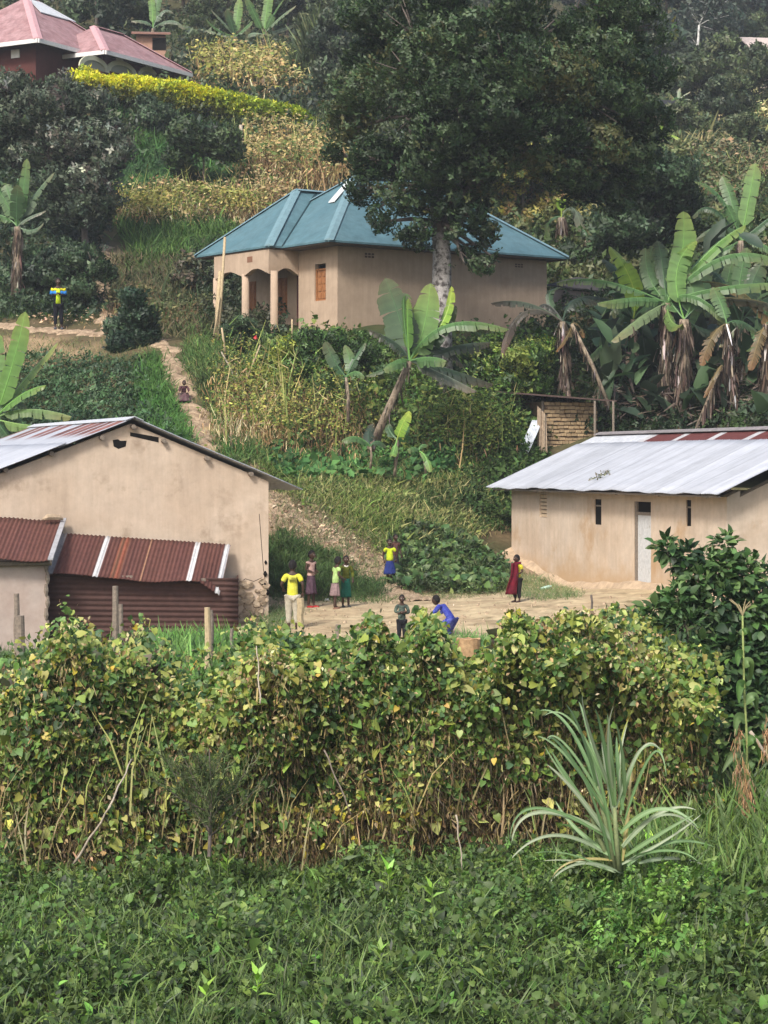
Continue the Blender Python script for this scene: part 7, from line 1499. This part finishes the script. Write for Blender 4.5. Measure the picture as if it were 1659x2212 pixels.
# bent-over figure in blue check cloth
b = gpd(962, 41.9)
person('person squatting wrapped in blue checked cloth, back turned, right of the vines', b, 1.2, -2.1,
   pose=dict(_abs=1, pel=(0, .14, .20), spi=(0, .10, .31), che=(0, .0, .42), nek=(0, -.09, .50), nk2=(0, -.12, .525), hed=(0, -.17, .565), shL=(-.098, -.06, .485), shR=(.098, -.06, .485), elL=(-.14, -.15, .36), wrL=(-.08, -.24, .29), elR=(.14, -.15, .36), wrR=(.08, -.24, .29), hiL=(-.06, .12, .19), hiR=(.06, .12, .19), knL=(-.09, -.13, .30), knR=(.09, -.13, .30), anL=(-.08, -.05, .045), anR=(.08, -.05, .045)),
   top=((.03, .04, .26), (.08, .10, .36), 13), sleeve=1.2, bottom=('skirt', ((.03, .035, .24), (.10, .12, .40), 13), .30, .02, .12, .22), torso_z=.47)
# seated child on the gully path
b = H(397, 868)
person('child in maroon clothes crouching on the eroded path', b, .95, .2,
   pose=dict(_abs=1, pel=(0, .10, .16), spi=(0, .06, .26), che=(0, .0, .37), nek=(0, -.04, .46), nk2=(0, -.055, .49), hed=(0, -.09, .54), shL=(-.098, -.03, .44), shR=(.098, -.03, .44), elL=(-.14, -.12, .33), wrL=(-.08, -.20, .27), elR=(.14, -.12, .33), wrR=(.08, -.20, .27), hiL=(-.06, .08, .15), hiR=(.06, .08, .15), knL=(-.09, -.13, .27), knR=(.09, -.13, .27), anL=(-.08, -.09, .045), anR=(.08, -.09, .045)),
   top=((.06, .02, .03), (.10, .05, .055), 9), sleeve=1.5, bottom=('skirt', ((.09, .045, .055), (.14, .09, .09), 9), .27, .02, .14, .20), torso_z=.45)

# ------------------------------------------------------------------ posts, poles and bits
def post(px, y0, y1, D, r, label, lean=0, name='fence_post', m=M_wood, split=False):
    a = P(px, y1, D); a.z = min(a.z, g(a.x, a.y)-.05); b = P(px+lean, y0, D); mb = MB(); k = 6; r_ = random.Random(int(px)); n = 9
    pts_ = [a.lerp(b, i/k)+Vector((r_.uniform(-.012, .012), 0, 0)) for i in range(k+1)]; mb.tube(pts_, [r*r_.uniform(.88, 1.1) for i in range(k+1)], n); o = mb.build(name, m); 
    return tag(o, label, 'post', 'rough fence posts behind the beans')
post(35, 1282, 1435, 36, .045, 'tallest thin weathered post at the far left', 0); post(43, 1330, 1440, 35.6, .07, 'thicker short post right against the leftmost thin one')
post(249, 1266, 1370, 36.5, .055, 'grey post in front of the rusty corrugated wall, left of its middle'); post(262, 1305, 1380, 36.3, .04, 'short thin post touching the grey one before the rusty wall')
post(449, 1312, 1400, 36.5, .055, 'split topped brown post before the rusty wall, right part', m=M_bamboo); post(457, 1318, 1400, 36.8, .035, 'slim post leaning on the split topped brown post', m=M_wood)
post(649, 1292, 1385, 40, .065, 'pale stump post right of the child seen from behind', m=M_bamboo); post(731, 1349, 1400, 38, .045, 'short grey post in front of the yard')
post(500, 1358, 1410, 37.5, .03, 'thin short post at the right end of the rusty wall')
# poles by the verandah
def pole(label, pts_, D, r, m=M_bamboo, name='bamboo_pole', dz=0):
    mb = MB(); mb.tube([P(a, b, D+i*dz) for i, (a, b) in enumerate(pts_)], [r*(1-.1*i) for i in range(len(pts_))], 8); return tag(mb.build(name, m, None, True), label, 'pole')
pole('tall slim bamboo pole standing at the verandah corner', [(471, 735), (478, 640), (486, 512)], 65.8, .05)
pole('thick bamboo pole against the left verandah edge', [(468, 730), (470, 660), (476, 585)], 65.9, .075)
pole('thin brace pole leaning left beside the bamboo poles', [(460, 735), (468, 690), (474, 640)], 65.7, .03)
pole('short thin stake among the yellow vines below the verandah', [(487, 770), (483, 735), (479, 708)], 62, .035)
pole('pale thin stake standing before the columns', [(631, 730), (631, 710), (631, 690)], 63.5, .03)
pole('pale broken pole standing on the slope under the golden hedge', [(524, 350), (522, 310), (520, 270)], 92, .09, M_pale)
pole('leaning thin stake in the yellow vines below the flowering bush', [(530, 830), (545, 790), (562, 745)], 61, .025)
pole('dark diagonal stake right of the flowering bush', [(478, 760), (500, 800), (515, 850)], 61, .02, M_pale)
# cut log half hidden in the beans
b = P(1012, 1400, 27.6); mb = MB(); mb.tube([b+Vector((-.14, 0, -.1)), b+Vector((.15, .02, -.1))], .0, 4) if False else None
ringb = [Vector((b.x+.155*math.cos(t), b.y+.12*math.sin(t), b.z-.35)) for t in [i*math.pi/8 for i in range(16)]]; ringt = [Vector((p.x*1.0, p.y, b.z+.12+.01*math.sin(i*2))) for i, p in enumerate(ringb)]
mb = MB(); mb.hexa(ringb, ringt); o = mb.build('tree_stump', mat('cut_wood', (.45, .30, .16), noise=.3, scale=7, rgb2=(.30, .18, .09), stain=((.05, .04, .03), 5, .6, .7))); tag(o, 'pale cut tree stump half hidden among the bean vines', 'stump')
for i_, (a_, b_, n_c) in enumerate([((600, 1310), (1000, 1350), 70), ((1000, 1290), (1350, 1330), 60), ((600, 1100), (830, 1240), 60)]):
    pass
mb = MB(); r_ = random.Random(21)
for k in range(420):
    q = H(r_.uniform(590, 1390), r_.uniform(1285, 1400)) if k < 240 else H(r_.uniform(590, 830), r_.uniform(1080, 1270)); s_ = r_.uniform(.012, .04)
    rg_ = [Vector((q.x+s_*math.cos(t)*r_.uniform(.7, 1.3), q.y+s_*math.sin(t)*r_.uniform(.7, 1.3), q.z-.005)) for t in [i*math.pi/2.5 for i in range(5)]]
    mb.hexa(rg_, [p.lerp(q, .4)+Vector((0, 0, s_*r_.uniform(.7, 1.3)+.02)) for p in rg_])
tag(mb.build('gravel', M_rubble), 'loose stones and clods strewn over the yard and bare bank', 'gravel', kind='stuff')
# plastic bottle lying in the yard
b = H(1180, 1275)+Vector((0, 0, .06)); mb = MB(); mb.tube([b+Vector((x*.16, 0, x*.05)) for x in (-.8, -.75, -.2, .2, .5, .62, .8)], [.03, .045, .045, .045, .04, .018, .018], 12); tag(mb.build('plastic_bottle', mat('pale_plastic', (.35, .5, .42), rough=.25), None, True), 'small pale green bottle lying on the ground by the long house', 'bottle')
# pale stones and bits
for (px, py, s, lb) in ((478, 1327, .16, 'pale stone on the slope above the left roof') if False else (316, 828, .16, 'white stone lying in the low crop above the left roof'), (706, 1300, .09, 'white scrap lying on the yard between the girls'), (1375, 0, 0, '')):
    if s == 0: continue
    b = H(px, py); mb = MB(); mb.tube([b+Vector((-s*.6, 0, s*.2)), b+Vector((-s*.3, 0, s*.4)), b+Vector((s*.3, 0, s*.42)), b+Vector((s*.6, 0, s*.15))], [s*.15, s*.42, s*.4, s*.12], 8); tag(mb.build('pale_stone', M_white, None, True), lb, 'stone')

# ------------------------------------------------------------------ light haze over the valley
mb = MB(); mb.box((-175, -12, -30), (350, 0, 0), (0, 290, 0), (0, 0, 130))
hz_ = bpy.data.materials.new('haze'); hz_.use_nodes = True; N = hz_.node_tree.nodes; N.clear(); o_ = N.new('ShaderNodeOutputMaterial'); v_ = N.new('ShaderNodeVolumePrincipled')
v_.inputs['Density'].default_value = .00048; v_.inputs['Color'].default_value = (.86, .92, 1, 1); hz_.node_tree.links.new(v_.outputs[0], o_.inputs['Volume'])
me = mb.mesh('haze'); ho = obj('haze', me, hz_); tag(ho, 'thin pale haze hanging over the valley', 'haze', kind='stuff')
